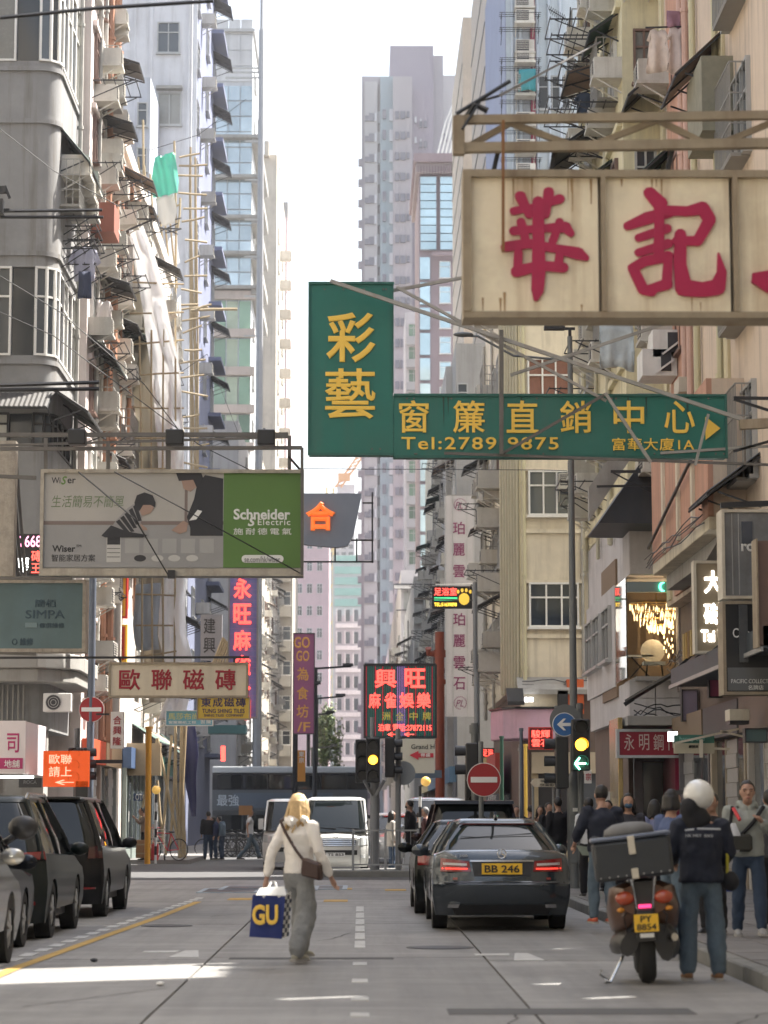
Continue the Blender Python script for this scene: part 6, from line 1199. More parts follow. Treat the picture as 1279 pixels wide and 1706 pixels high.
shopfront('bath_shop', 'shop front with white display panels behind the hooded man', 'L', 7.3, 40.6, 44.8, 3.0, None, 9, (.50, .48, .45), signcol=(.14, .10, .08))
shopfront('narrow_shop', 'beige shop front right of the maroon pilaster', 'L', 7.3, 45, 49.5, 3.0, None, 10, (.40, .34, .26), signcol=(.08, .08, .09))
shopfront('narrow_shop', 'dark shop front between the tile shops at right', 'L', 7.3, 49.7, 54.4, 3.0, None, 11, (.15, .14, .15), signcol=(.2, .15, .1))
for k in range(5): cabling(A_, 'L', 7.0, 38 + 3 * k, 42 + 3 * k, 5.7 - .2 * k, 60 + k)
cabling(gs, 'F', 54.95, 6.2, 7.4, 3.95, 71); cabling(c1, 'F', 74.8, 5.0, 7.6, 5.6, 72)
shopfront('corner_stall', 'lit stall at the foot of the cream corner building', 'F', 75.25, 5.3, 8.4, 2.8, None, 12, (.45, .36, .22), signcol=(.5, .42, .3))
for k in range(5): shopfront('street_shop', 'shop front on the far right pavement, %s past the cream corner' % ['first', 'second', 'third', 'fourth', 'fifth'][k], 'L', [4.72, 4.72, X(762, 100), X(738, 119), X(738, 119)][k], [79.5, 85, 100.5, 120, 135][k], [84.8, 89.9, 117.5, 134.8, 149][k], 2.9, None, 20 + k, rnd.choice([(.3, .2, .15), (.4, .38, .3), (.2, .2, .22)]), signcol=rnd.choice([(.5, .06, .04), (.1, .2, .3), (.5, .35, .1)]))
# boxes, trolley and bicycle on the left pavement
D = 75
for k, (px, py, w_, h_, m, lab) in enumerate([(238, 1422, .45, .3, mat('cardboard', (.32, .18, .09), .9, 0, .3, 4), 'brown carton at the bottom of the small pile on the left pavement'), (238, 1407, .42, .28, mat('cardboard', (0, 0, 0)), 'brown carton on top of the small pile on the left pavement'), (257, 1420, .2, .5, mat('red_plastic', (.45, .04, .04), .5), 'red plastic bin beside the cartons')]):
    c = P(px, py, D); MB_ = MB().box(c.x - w_ / 2, c.x + w_ / 2, D, D + .4, max(.13, c.z - h_ / 2 + .01), c.z + h_ / 2); t = thing('carton' if k < 2 else 'plastic_bin', lab, 'box' if k < 2 else 'bin', (c.x, D + .2, max(.13, c.z - h_ / 2))); MB_.build('box', m, t, bevel=.01); MB().box(c.x - w_ / 2 + .01, c.x + w_ / 2 - .01, D - .004, D, c.z - .02, c.z + .02).build('tape', BAMBOO if k < 2 else RED, t)
def bicycle(lab, x, d, z, rz, s=1.0, m=ALU, grp='bicycles'):
    t = thing('bicycle', lab, 'bicycle', (x, d, z), grp); O = Vector((x, d, z)); r_ = .33
    def W(yc, nm='wheel'):
        b = MB(); pts = [(0, yc + r_ * math.cos(q), r_ + r_ * math.sin(q)) for q in [2 * math.pi * k / 20 for k in range(21)]]; b.path([O + Vector(p) for p in pts], .02, 5); o = b.build(nm, RUBBER, t)
        b = MB()
        for k in range(8): q = 2 * math.pi * k / 8; b.bar(O + Vector((0, yc, r_)), O + Vector((0, yc + r_ * math.cos(q), r_ + r_ * math.sin(q))), .006)
        b.build('spokes', ALU, o)
    W(-.5); W(.5)
    b = MB(); A, B2, S_, Hd, Fk = (0, -.5, r_), (0, -.08, .3), (0, -.2, .82), (0, .35, .85), (0, .5, r_)
    for p, q in ((A, B2), (A, S_), (B2, S_), (B2, Hd), (S_, Hd), (Hd, Fk)): b.path([O + Vector(p), O + Vector(q)], .018, 6)
    b.path([O + Vector((-.25, .38, 1.0)), O + Vector((0, .33, 1.0)), O + Vector((.25, .38, 1.0))], .015, 6); b.path([O + Vector((0, .33, .85)), O + Vector((0, .33, 1.0))], .015, 6); b.build('frame', m, t)
    b = MB(); b.ell(O + Vector((0, -.22, .87)), .07, .13, .035, 8, 5); b.build('saddle', BLACK, t); t.rotation_euler.z = rz
bicycle('bicycle leaning by the red bin with its wheel to the street', X(276, 76), 76, .13, R(60), m=RED)
for k in range(6): bicycle('dark bicycle parked in the shaded row by the bus, %s' % ['first from the left', 'second from the left', 'third from the left', 'fourth from the left', 'fifth from the left', 'last at the right'][k], X(362 + 13 * k, 90), 90 + .3 * (k % 2), .0 if k > 5 else .0, R(90 + rnd.uniform(-15, 15)), m=DARKM)
r = thing('hand_trolley', 'silver hand trolley standing beside the cartons', 'trolley', P(266, 1430, 75.5)); x, y, z = X(264, 75.5), 75.5, .13; b = MB()
for dx in (-.18, .18): b.bar((x + dx, y, z), (x + dx, y + .1, z + 1.1), .03)
for k in range(5): b.bar((x - .18, y, z + .2 * k + .15), (x + .18, y, z + .2 * k + .15), .02)
b.build('frame', CHROME, r)
for dx in (-.2, .2): b = MB(); b.path([(x + dx - .02, y, z + .1), (x + dx + .02, y, z + .1)], .1, 12); b.build('wheel', RUBBER, r)
st = thing('plastic_stool', 'blue plastic stool on the right pavement behind the rider', 'stool', (X(1205, 30), 30, .13)); x = X(1205, 30); BP = mat('blue_plastic', (.02, .06, .32), .5)
MB().box(x - .15, x + .15, 29.85, 30.15, .55, .58).build('seat', BP, st, bevel=.01)
for dx in (-.13, .13):
    for dy in (-.13, .13): MB().bar((x + dx * 1.15, 30 + dy * 1.15, .135), (x + dx, 30 + dy, .55), .03).build('leg', BP, st)
# ---------------------------------------------------------------- vehicles (local: rear at y=0, front at y=L)
def sstep(t): t = max(0, min(1, t)); return t * t * (3 - 2 * t)
PLATEY = mat('plate_yellow', (.80, .48, .03), .5); PLATEW = mat('plate_white', (.7, .7, .7), .5); TAIL = mat('tail_lamp_red', (.20, .006, .008), .12, coat=1); TAILC = mat('tail_lamp_clear', (.55, .50, .48), .15, coat=1); HEADL = mat('head_lamp', (.6, .62, .62), .08, .3, coat=1)
CARGL = mat('car_glass', (.010, .013, .014), .03, spec=.6)
def vehicle(name, lab, loc, rz, L, W, rear, front, belt, gh, paint, yr, yf, wr=.33, cat='car', zb=.2, pill=None, mirror=True, group=None):
    """rear/front: [(y,z)...] going up, front y measured back from L; gh=(yb0,yr0,yr1,yb1,roofz,roofhalf)"""
    root = thing(name, lab, cat, loc, group); root.rotation_euler = (0, 0, rz); U = dict()
    def arch(yc, r_, up): return [(yc + r_ * math.cos(t), max(zb, wr + r_ * math.sin(t))) for t in [math.pi * (1 - k / 8) if up else math.pi * k / 8 for k in range(9)]]
    fr_ = [(L - y, z) for y, z in front]
    prof = [rear[0]] + [(y, z) for y, z in rear[1:]] + [(y, z) for y, z in belt] + fr_[::-1]
    bot = [(L - front[0][0] - .1, zb)] + arch(yf, wr + .06, False) + arch(yr, wr + .06, False) + [(rear[0][0] + .1, zb)]
    poly = prof + bot; hw = W / 2
    def shift(t): t = abs(t); return .02 * sstep(t / .6) + .05 * sstep((t - .55) / .3) + .17 * sstep((t - .78) / .22)
    rings = []
    for t in (-1, -.985, -.94, -.85, -.6, -.3, 0, .3, .6, .85, .94, .985, 1):
        ring = []
        for (y, z) in poly:
            k = shift(t); e0 = 1 - sstep(y / 1.0); e1 = 1 - sstep((L - y) / 1.1); yy = y + k * e0 - k * 1.25 * e1
            zt = max(z for y_, z in poly); zz_ = z - (.05 * sstep((abs(t) - .8) / .2) + .015 * abs(t)) * sstep((z - .6) / .35)
            tum = .05 * sstep((.5 - z) / .35) + .045 * sstep((z - .7) / .5); 
            ring.append(Vector((t * hw * (1 - tum), yy, zz_)))
        rings.append(ring)
    b = MB(); b.loft(rings); body = b.build('body', paint, smooth=R(35)); body.parent = root
    def ry(x, z, fn=rear):
        for (y0, z0), (y1, z1) in zip(fn, fn[1:]):
            if z0 <= z <= z1: y = y0 + (y1 - y0) * (z - z0) / max(1e-6, z1 - z0); break
        else: y = fn[-1][0] if z > fn[-1][1] else fn[0][0]
        k = shift(x / hw); return (y + k) if fn is rear else L - y - k * 1.25
    def decal(nm, m, quad, off=.012, nx=8, nz=3, end='r', par=None, th=.02):
        fn = rear if end == 'r' else front; s_ = -1 if end == 'r' else 1; vs = []; b = MB()
        for q in (0, 1):
            for j in range(nz + 1):
                for i in range(nx + 1):
                    u, v = i / nx, j / nz; x = (quad[0][0] * (1 - u) + quad[1][0] * u) * (1 - v) + (quad[3][0] * (1 - u) + quad[2][0] * u) * v; z = (quad[0][1] * (1 - u) + quad[1][1] * u) * (1 - v) + (quad[3][1] * (1 - u) + quad[2][1] * u) * v
                    vs.append(Vector((x, ry(x, z, fn) + s_ * (off if not q else -th), z)))
        A = nx + 1; Nn = A * (nz + 1); fs = [(j * A + i, j * A + i + 1, (j + 1) * A + i + 1, (j + 1) * A + i) for j in range(nz) for i in range(nx)]
        edge = [i for i in range(nx)] ; loop = list(range(A)) + [j * A + nx for j in range(1, nz + 1)] + [nz * A + i for i in range(nx - 1, -1, -1)] + [j * A for j in range(nz - 1, 0, -1)]
        fs2 = fs + [(loop[i], loop[(i + 1) % len(loop)], loop[(i + 1) % len(loop)] + Nn, loop[i] + Nn) for i in range(len(loop))]
        b.add(vs, fs2); o = b.build(nm, m, smooth=R(40)); o.parent = par or root; return o
    # greenhouse
    y0, y0r, y1r, y1, zr, rh = gh; zb_ = (belt[0][1] + belt[-1][1]) / 2 - .04
    def rrect(ya, yb, w_, r_, z, crown=0):
        pts = []
        for (cx, cy, a0) in [(w_ - r_, yb - r_, 0), (-w_ + r_, yb - r_, 90), (-w_ + r_, ya + r_, 180), (w_ - r_, ya + r_, 270)]:
            for k in range(5): a = R(a0 + 22.5 * k); pts.append(Vector((cx + r_ * math.cos(a), cy + r_ * math.sin(a), z)))
        return pts
    lerp = lambda a, c, t: a + (c - a) * t; lv = [0, .35, .7, 1]
    rg = [rrect(lerp(y0, y0r, t) - .03 * math.sin(math.pi * t), lerp(y1, y1r, t) + .03 * math.sin(math.pi * t), lerp(hw * .93, rh, t ** 1.3), .2, lerp(zb_, zr - .07, t)) for t in lv]
    b = MB(); b.loft(rg, False); g_ = b.build('glasshouse', CARGL, smooth=R(40)); g_.parent = root
    b = MB(); b.loft([rrect(y0r - .02, y1r + .03, rh + .012, .2, zr - .085), rrect(y0r + .02, y1r - .02, rh, .2, zr - .045), rrect(y0r + .12, y1r - .14, rh - .09, .13, zr - .008), rrect(y0r + .5, y1r - .5, rh - .4, .1, zr)]); o = b.build('roof', paint, smooth=R(50)); o.parent = root
    pc = pill or paint
    for sx in (-1, 1):
        for ya, yb in ((y0 + .12, y0r + .12), (y1 - .12, y1r - .12), (lerp(y0, y1, .52), lerp(y0r, y1r, .5))):
            b = MB(); b.path([(sx * hw * .925, ya, zb_), (sx * lerp(hw * .93, rh, .35 ** 1.3), lerp(ya, yb, .35), lerp(zb_, zr - .07, .35)), (sx * (rh + .003), yb, zr - .07)], .034, 6); o = b.build('pillar', pc, smooth=R(40)); o.parent = root
        if mirror:
            b = MB(); b.ell((sx * (hw + .09), y1 - .55, zb_ + .1), .12, .06, .085, 10, 6); b.bar((sx * hw * .9, y1 - .5, zb_ + .03), (sx * (hw + .06), y1 - .55, zb_ + .05), .04); o = b.build('wing_mirror', paint if paint.name != 'none' else BLACK, smooth=R(40)); o.parent = root
        for yw in (yr, yf):
            b = MB(); prof_ = [(-.1, wr - .03), (-.095, wr), (.095, wr), (.1, wr - .03), (.1, wr * .62), (-.1, wr * .62)]; rr_ = [[Vector((sx * (hw - .115) + dx, yw + q * math.cos(t), wr + q * math.sin(t))) for dx, q in prof_] for t in [2 * math.pi * k / 28 for k in range(28)]]
            b.loft(rr_, closed=True); wv = b.build('wheel', RUBBER, smooth=R(30)); wv.parent = root
            b = MB(); cx = sx * (hw - .03); b.path([(cx - sx * .03, yw, wr), (cx, yw, wr)], wr * .2, 12)
            for k in range(7): a = 2 * math.pi * k / 7; b.bar((cx, yw, wr), (cx - sx * .02, yw + wr * .63 * math.cos(a), wr + wr * .63 * math.sin(a)), .05)
            rm = b.build('rim', ALU); rm.parent = wv; b = MB(); b.path([(sx * (hw - .2), yw, wr), (sx * (hw - .06), yw, wr)], wr * .61, 20); o = b.build('brake_disc', BLACK); o.parent = wv
    b = MB(); b.box(-hw * .86, hw * .86, .35, L - .35, zb + .02, .5); o = b.build('underbody', BLACK); o.parent = root
    return root, decal, ry
def at_(parent, b, nm, m, sm=False): o = b.build(nm, m, smooth=sm); o.parent = parent; return o
def plate(root, txt, x0, x1, z0, z1, y, m=PLATEY, s_=-1):
    b = MB(); b.box(x0, x1, min(y, y + s_ * .012), max(y, y + s_ * .012), z0, z1); p = at_(root, b, 'number_plate', m)
    vs, fs = glyphs(txt, .02, .02); b = MB(); q = .07 * (x1 - x0); h_ = z1 - z0
    b.add([((x0 + q + (x1 - x0 - 2 * q) * u) if s_ < 0 else (x1 - q - (x1 - x0 - 2 * q) * u), y + s_ * (.0125 + .003 * (k + 1)), z0 + h_ * .16 + h_ * .68 * v) for u, v, k in vs], fs); t = b.build('lettering', BLK); t.parent = p
def paintm(n, col, rough=.25, metal=.6): return mat(n, col, rough, metal, coat=.22 if max(col) < .03 else 1, spec=.2)
PD = paintm('paint_graphite', (.05, .062, .075)); PB = paintm('paint_black', (.006, .006, .007), .3, 0); PBW = paintm('paint_wine_black', (.02, .009, .010), .2); PS = paintm('paint_silver', (.42, .44, .46)); PW = paintm('paint_white', (.62, .62, .60), .3, 0); PG_ = paintm('paint_warm_grey', (.40, .395, .37)); PDG = paintm('paint_dark_green', (.008, .013, .012), .3, 0)
# saloon, rear view
sx_, sd_ = X(836, 31.3), 31.3
car, dec, ry_ = vehicle('saloon_car', 'dark grey saloon seen from behind with plate BB 246', (sx_, sd_, 0), 0, 4.87, 1.78, [(.16, .2), (.06, .32), (.0, .45), (.0, .6), (.045, .64), (.07, .8), (.10, .92), (.16, 1.0), (.24, 1.035)], [(.12, .2), (.02, .4), (.05, .6), (.25, .72)], [(.75, 1.045), (1.0, 1.02), (3.5, .98), (4.3, .82)], (.62, 1.32, 2.75, 3.65, 1.44, .56), PD, 1.02, 3.85, .335)
dec('tail_light', TAIL, [(-.79, .76), (-.40, .76), (-.42, .89), (-.78, .93)]); dec('tail_light', TAIL, [(.40, .76), (.79, .76), (.78, .93), (.42, .89)])
for s_ in (-1, 1):
    dec('tail_strip', TAILC, [(s_ * .75, .845), (s_ * .45, .835), (s_ * .45, .862), (s_ * .75, .875)], .016, 5, 1); dec('tail_strip', mat('tail_bright', (.5, .02, .02), .3, emit=.5, ecol=(1, .05, .03)), [(s_ * .77, .79), (s_ * .44, .785), (s_ * .44, .805), (s_ * .77, .81)], .015, 5, 1)
dec('plate_recess', mat('recess_dark', (.02, .022, .025), .5), [(-.36, .70), (.36, .70), (.39, .885), (-.39, .885)], .004); dec('chrome_strip', CHROME, [(-.41, .885), (.41, .885), (.41, .908), (-.41, .908)], .02)
dec('bumper_crease', mat('crease_dark', (.012, .014, .016), .4), [(-.82, .612), (.82, .612), (.82, .626), (-.82, .626)], .004, 16, 1); dec('lower_valance', BLACK, [(-.6, .21), (.6, .21), (.66, .34), (-.66, .34)], .006, 12, 2)
for s_ in (-1, 1): dec('exhaust_tip', CHROME, [(s_ * .63 - .07, .30), (s_ * .63 + .07, .30), (s_ * .62 + .07, .345), (s_ * .62 - .07, .345)], .03, 3, 1); dec('reflector', TAIL, [(s_ * .6 - .03, .655), (s_ * .6 + .03, .655), (s_ * .6 + .03, .685), (s_ * .6 - .03, .685)], .006, 2, 1)
plate(car, 'BB 246', -.26, .26, .725, .865, .055)
b = MB(); yb_ = .10; b.path([(.055 * math.cos(t), yb_, .985 + .055 * math.sin(t)) for t in [2 * math.pi * k / 16 for k in range(17)]], .007, 5)
for k in range(3): t = R(90 + 120 * k); b.path([(0, yb_, .985), (.053 * math.cos(t), yb_, .985 + .053 * math.sin(t))], .006, 5)
at_(car, b, 'star_badge', CHROME)
vs_, fs_ = glyphs('E 300', .02, .02); b = MB(); b.add([(-.60 + .16 * u, .13 - .004 * (k + 1), .945 + .03 * v) for u, v, k in vs_], fs_); at_(car, b, 'model_badge', CHROME)
b = MB(); b.ell((0, 1.5, 1.46), .03, .09, .03, 8, 5); b.bar((0, 1.5, 1.46), (0, 1.42, 1.53), .01); at_(car, b, 'roof_aerial', PD)
b = MB(); b.bar((-.5, 1.30, 1.365), (.5, 1.30, 1.365), .03, .015); at_(car, b, 'brake_lamp', mat('tail_dark', (.1, .01, .01), .3))
# other cars
mpv_r = [(.14, .2), (.02, .35), (0, .5), (.03, .7), (.06, 1.0), (.1, 1.08)]; nose = [(.12, .2), (.02, .4), (.04, .65), (.2, .85)]
c2, dec, _ = vehicle('black_saloon_car', 'black saloon with a pale roof in the lane left of the graphite saloon', (X(792, 36.4), 36.4, 0), 0, 4.7, 1.82, [(.16, .2), (.03, .32), (0, .5), (.05, .8), (.12, .98)], nose, [(.7, 1.0), (1.0, 1.0), (3.4, .96), (4.2, .82)], (.6, 1.25, 2.7, 3.55, 1.42, .56), paintm('paint_deep_black', (.01, .012, .012)), .95, 3.75, .33)
dec('tail_light', TAIL, [(-.86, .74), (-.5, .76), (-.52, .88), (-.86, .9)]); dec('tail_light', TAIL, [(.5, .76), (.86, .74), (.86, .9), (.52, .88)])
c3_, dec, _ = vehicle('people_carrier', 'black people carrier with a roof spoiler ahead of the saloon', (X(791, 45.6), 45.6, 0), 0, 4.8, 1.84, mpv_r, nose, [(.3, 1.1), (1.0, 1.08), (3.9, 1.02), (4.3, .9)], (.12, .38, 3.1, 4.0, 1.76, .70), PBW, 1.0, 3.8, .34)
b = MB(); b.loft([[Vector((x, y, z)) for (y, z) in ((.20, 1.70), (.24, 1.76), (.75, 1.775), (.75, 1.70))] for x in (-.74, -.5, 0, .5, .74)]); at_(c3_, b, 'spoiler', PB, R(40))
dec('tail_light', TAIL, [(-.9, .85), (-.68, .85), (-.7, 1.05), (-.88, 1.05)]); dec('tail_light', TAIL, [(.68, .85), (.9, .85), (.88, 1.05), (.7, 1.05)])
c4_, dec, _ = vehicle('silver_van', 'silver-blue van beyond the railing with its roof above the people carrier', (X(733, 66), 70.7, 0), math.pi, 4.7, 1.88, mpv_r, [(.1, .2), (.0, .4), (.03, .8), (.35, 1.05)], [(.3, 1.15), (1.0, 1.12), (3.9, 1.1), (4.1, 1.08)], (.1, .3, 3.4, 4.3, 2.0, .78), PS, .9, 3.8, .33, cat='van')
dec('headlight', HEADL, [(-.86, .72), (-.55, .7), (-.56, .88), (-.85, .92)], end='f'); dec('headlight', HEADL, [(.55, .7), (.86, .72), (.85, .92), (.56, .88)], end='f')
c5_, dec, _ = vehicle('white_hatchback', 'white hatchback behind the waiting pedestrians', (X(661, 78), 80, 0), math.pi, 4.1, 1.7, mpv_r, nose, [(.3, 1.0), (1.0, 1.0), (3.1, .98), (3.6, .88)], (.12, .5, 2.3, 3.2, 1.6, .62), PW, .8, 3.2, .32)
dec('headlight', HEADL, [(-.78, .62), (-.5, .6), (-.5, .74), (-.77, .78)], end='f'); dec('headlight', HEADL, [(.5, .6), (.78, .62), (.77, .78), (.5, .74)], end='f')
def minivan(lab, px, d, litl):
    v, dec, _ = vehicle('white_van', lab, (X(px, d), d + 4.6, 0), math.pi, 4.6, 1.7, [(.1, .2), (0, .4), (.0, 1.0), (.03, 1.1)], [(.08, .2), (.0, .38), (.0, .7), (.06, .95), (.25, 1.08)], [(.3, 1.12), (1.0, 1.12), (3.9, 1.12), (4.25, 1.12)], (.06, .16, 3.75, 4.4, 1.98, .72), PW, .8, 3.85, .32, cat='van', mirror=False, pill=PW)
    dec('grille', mat('grille_dark', (.03, .03, .035), .4), [(-.5, .72), (.5, .72), (.53, .88), (-.53, .88)], end='f')
    for z in (.735, .785, .835): dec('grille_bar', CHROME, [(-.5, z), (.5, z), (.5, z + .025), (-.5, z + .025)], .025, 10, 1, end='f')
    dec('chrome_lip', CHROME, [(-.46, .885), (.46, .885), (.48, .905), (-.48, .905)], .022, end='f')
    dec('lower_intake', BLACK, [(-.55, .5), (.55, .5), (.55, .62), (-.55, .62)], end='f'); dec('headlight', HEADL, [(-.83, .76), (-.57, .73), (-.58, .93), (-.82, .98)], end='f'); dec('headlight', HEADL if not litl else mat('lit_head_lamp', (1, .95, .85), .2, emit=1.6), [(.57, .73), (.83, .76), (.82, .98), (.58, .93)], end='f')
    for s_ in (-1, 1): dec('fog_lamp', HEADL, [(s_ * .7 - .06, .42), (s_ * .7 + .06, .42), (s_ * .7 + .06, .5), (s_ * .7 - .06, .5)], end='f', nx=2, nz=1)
    plate(v, 'TS 853', -.24, .24, .46, .56, 4.62, PLATEW, 1)
    b = MB()
    for q in (0, 60, 120): b.path([(.055 * math.cos(t) * (1 if q else .6), 4.585, .96 + (.038 if q != 60 else .02) * math.sin(t)) for t in [2 * math.pi * k / 14 for k in range(15)]], .005, 4)
    at_(v, b, 'oval_badge', CHROME)
    for s_ in (-1, 1): b = MB(); b.box(s_ * .9 - .07, s_ * .9 + .07, 4.05, 4.12, 1.12, 1.42); b.bar((s_ * .8, 4.08, 1.15), (s_ * .92, 4.08, 1.2), .03); at_(v, b, 'wing_mirror', PW)
    b = MB(); b.bar((-.6, 4.36, 1.16), (.05, 4.30, 1.2), .02); b.bar((.0, 4.36, 1.16), (.6, 4.30, 1.2), .02); at_(v, b, 'wiper', BLACK); return v
minivan('white van facing the camera behind the railing, one headlight lit', 559, 62.3, True); minivan('white van on the left, half hidden behind the blonde walker', 487, 68.2, False)
# left parked row
xr = -3.72
def parked(name, lab, d, L, W, H_, paint, rear=mpv_r, wr=.34, xr=xr, bz=1.08, slope=.35, hood=.9):
    return vehicle(name, lab, (xr - W / 2, d, 0), 0, L, W, rear, nose, [(.3, bz), (1.0, bz - .01), (L - 1.2, bz - .06), (L - .55, hood)], (.12, slope, L - 2.0, L - 1.1, H_, W / 2 - .31), paint, .9, L - 1.0, wr)
v, dec, _ = parked('black_people_carrier', 'shiny black people carrier parked farthest along the left kerb', 35.3, 4.8, 1.85, 1.76, PB, slope=.3, bz=1.1)
TAILD = mat('smoked_lens', (.06, .004, .005), .1, coat=1); dec('tail_light', TAILD, [(-.9, .86), (-.70, .86), (-.72, 1.02), (-.88, 1.04)]); dec('tail_light', TAILD, [(.70, .86), (.9, .86), (.88, 1.04), (.72, 1.02)]); dec('chrome_bar', CHROME, [(-.6, .92), (.6, .92), (.6, .98), (-.6, .98)]); dec('reflector', TAIL, [(.6, .42), (.82, .42), (.82, .45), (.6, .45)])
b = MB(); b.box(-.56, .56, .24, .7, 1.715, 1.745); at_(v, b, 'spoiler', PB)
v, dec, _ = parked('dark_suv', 'dark green-black SUV with silver roof rails and red tail lights, parked third', 28.9, 4.4, 1.85, 1.72, PDG, slope=.45)
dec('tail_light', TAIL, [(-.9, .95), (-.55, .96), (-.6, 1.03), (-.88, 1.05)]); dec('tail_light', TAIL, [(.5, .96), (.9, .95), (.88, 1.05), (.56, 1.03)])
dec('reflector', TAIL, [(.5, .42), (.8, .42), (.8, .46), (.5, .46)])
for s_ in (-1, 1): b = MB(); b.path([(s_ * .6, .6, 1.66), (s_ * .6, .8, 1.73), (s_ * .6, 2.3, 1.73), (s_ * .6, 2.5, 1.66)], .025, 6); at_(v, b, 'roof_rail', CHROME)
v, dec, _ = parked('dark_hatchback', 'dark small hatchback squeezed between the grey car and the SUV', 25.8, 2.95, 1.65, 1.5, paintm('paint_navy', (.012, .015, .022)), slope=.5, xr=-3.78, bz=.98, wr=.31, hood=.82)
dec('tail_light', TAIL, [(.5, .8), (.8, .8), (.78, 1.0), (.55, .96)])
v, dec, _ = parked('grey_people_carrier', 'warm grey people carrier cut by the left edge, nearest the camera', 20.9, 4.75, 1.85, 1.85, PG_, slope=.3, bz=1.12, xr=-3.5)
b = MB(); b.ell((1.08, 3.35, 1.35), .15, .09, .12, 14, 8); b.bar((.9, 3.3, 1.2), (1.02, 3.35, 1.28), .06); at_(v, b, 'door_mirror', BLACK, True)
# double-decker bus
BUSD = 140
bu = thing('double_decker_bus', 'grey double-decker bus crossing at the far end with white characters on its side', 'bus', (X(480, BUSD), BUSD + 1.2, 0)); x0, x1 = X(353, BUSD), X(612, BUSD)
zb_ = lambda y: Z(y, BUSD); BUSP = mat('bus_paint', (.10, .115, .13), .35, .2, .1, coat=.5)
for (a, c, m, nm) in [(.35, zb_(1350), mat('bus_skirt', (.05, .055, .06), .4), 'lower_body'), (zb_(1350) + .002, zb_(1316), BUSP, 'side_panel'), (zb_(1316) + .002, zb_(1288), mat('bus_window_band', (.02, .022, .025), .1), 'upper_deck'), (zb_(1288) + .002, zb_(1277), mat('bus_roof_white', (.50, .52, .53), .4), 'roof')]:
    MB().box(x0, x1, BUSD, BUSD + 2.45, a, c).build(nm, m, bu, bevel=.06 if nm in ('roof', 'lower_body') else .01)
MB().box(x0 + 1.2, x1 - 2, BUSD - .03, BUSD, zb_(1346), zb_(1321)).build('advert_panel', mat('bus_advert', (.10, .13, .17), .4, 0, .3, .6), bu); letters('最強', X(361, BUSD), X(398, BUSD), zb_(1343), zb_(1324), BUSD - .03, mat('pale_letter', (.5, .55, .6), .5), bu)
for k in range(6): MB().box(x0 + .3 + 1.5 * k, x0 + 1.68 + 1.5 * k, BUSD - .02, BUSD, zb_(1314), zb_(1291)).build('upper_window', CARGL, bu); MB().box(x0 + .3 + 1.5 * k, x0 + 1.68 + 1.5 * k, BUSD - .02, BUSD, zb_(1388), zb_(1358)).build('lower_window', CARGL, bu)
for a in (2.2, 7.4):
    b = MB(); b.path([(x0 + a, BUSD - .02, .5), (x0 + a, BUSD + .3, .5)], .5, 20); o = b.build('wheel', RUBBER, bu); b = MB(); b.path([(x0 + a, BUSD - .04, .5), (x0 + a, BUSD - .02, .5)], .28, 16); b.build('rim', ALU, o)
# scooter
SX, SD = X(1072, 21.6), 21.3
sco = thing('delivery_scooter', 'muddy orange and black scooter with a big black top box and plate PY 8854', 'scooter', (SX, SD, 0)); sco.rotation_euler = (0, R(-3), R(-4))
def L_(b, nm, m, sm=R(40), bev=0, par=None):
    o = b.build(nm, m, smooth=sm); o.parent = par or sco
    if bev: q = o.modifiers.new('b', 'BEVEL'); q.width = bev; q.segments = 2; q.limit_method = 'ANGLE'
    return o
for (yc, rr_, ww) in ((.3, .27, .075), (1.6, .27, .06)):
    b = MB(); b.loft([[Vector((dx, yc + q * math.cos(t), .275 + q * math.sin(t))) for dx, q in [(-ww, rr_ - .05), (-ww * .7, rr_ - .01), (0, rr_ + .005), (ww * .7, rr_ - .01), (ww, rr_ - .05), (ww * .8, rr_ - .11), (-ww * .8, rr_ - .11)]] for t in [2 * math.pi * k / 32 for k in range(32)]], closed=True); wv = L_(b, 'wheel', RUBBER)
    b = MB(); b.path([(-.03, yc, .275), (.03, yc, .275)], .16, 16); L_(b, 'rim', ALU, par=wv)
SCO = mat('scooter_bronze', (.12, .055, .028), .35, .4, .7, 6, .3, coat=.5); SCB = mat('scooter_black', (.025, .024, .024), .4, 0, .4, 8)
for s_ in (-1, 1):   # side fairings
    b = MB(); b.loft([[Vector((s_ * (xx + w2), y, z)) for (w2, z) in ((-.10, z0), (.0, z0 + .05), (.035, (z0 + z1) / 2), (0, z1 - .04), (-.10, z1))] for (y, xx, z0, z1) in [(.0, .17, .60, .88), (.12, .25, .5, .90), (.35, .29, .42, .88), (.7, .28, .42, .8), (1.0, .24, .4, .7)]]); L_(b, 'side_fairing', SCO)
    b = MB(); b.loft([[Vector((s_ * xx + s_ * .085 * math.cos(t), y, z + (.13 + .03 * s_) * math.sin(t) - .03 * math.cos(t))) for t in [2 * math.pi * k / 10 for k in range(10)]] for (y, xx, z) in [(.06, .15, .36), (.16, .19, .38), (.5, .23, .36), (.9, .18, .34)]]); L_(b, 'engine_cover' if s_ < 0 else 'exhaust_muffler', SCB)
    b = MB(); b.ell((s_ * .17, -.01, .76), .085, .04, .06, 12, 6); L_(b, 'tail_light', mat('amber_red_lens', (.40, .06, .02), .15, coat=1), True)
    b = MB(); b.path([(s_ * .07, .0, .66), (s_ * .10, -.03, .95)], .012, 6); L_(b, 'rack_strut', CHROME)
    b = MB(); b.path([(s_ * .05, 1.35, 1.0), (s_ * .3, 1.25, 1.06), (s_ * .38, 1.2, 1.05)], .018, 6); L_(b, 'handlebar', SCB)
    b = MB(); b.path([(s_ * .3, 1.25, 1.06), (s_ * .34, 1.3, 1.22)], .008, 5); b.ell((s_ * .36, 1.3, 1.25), .07, .02, .045, 10, 6); L_(b, 'mirror', SCB)
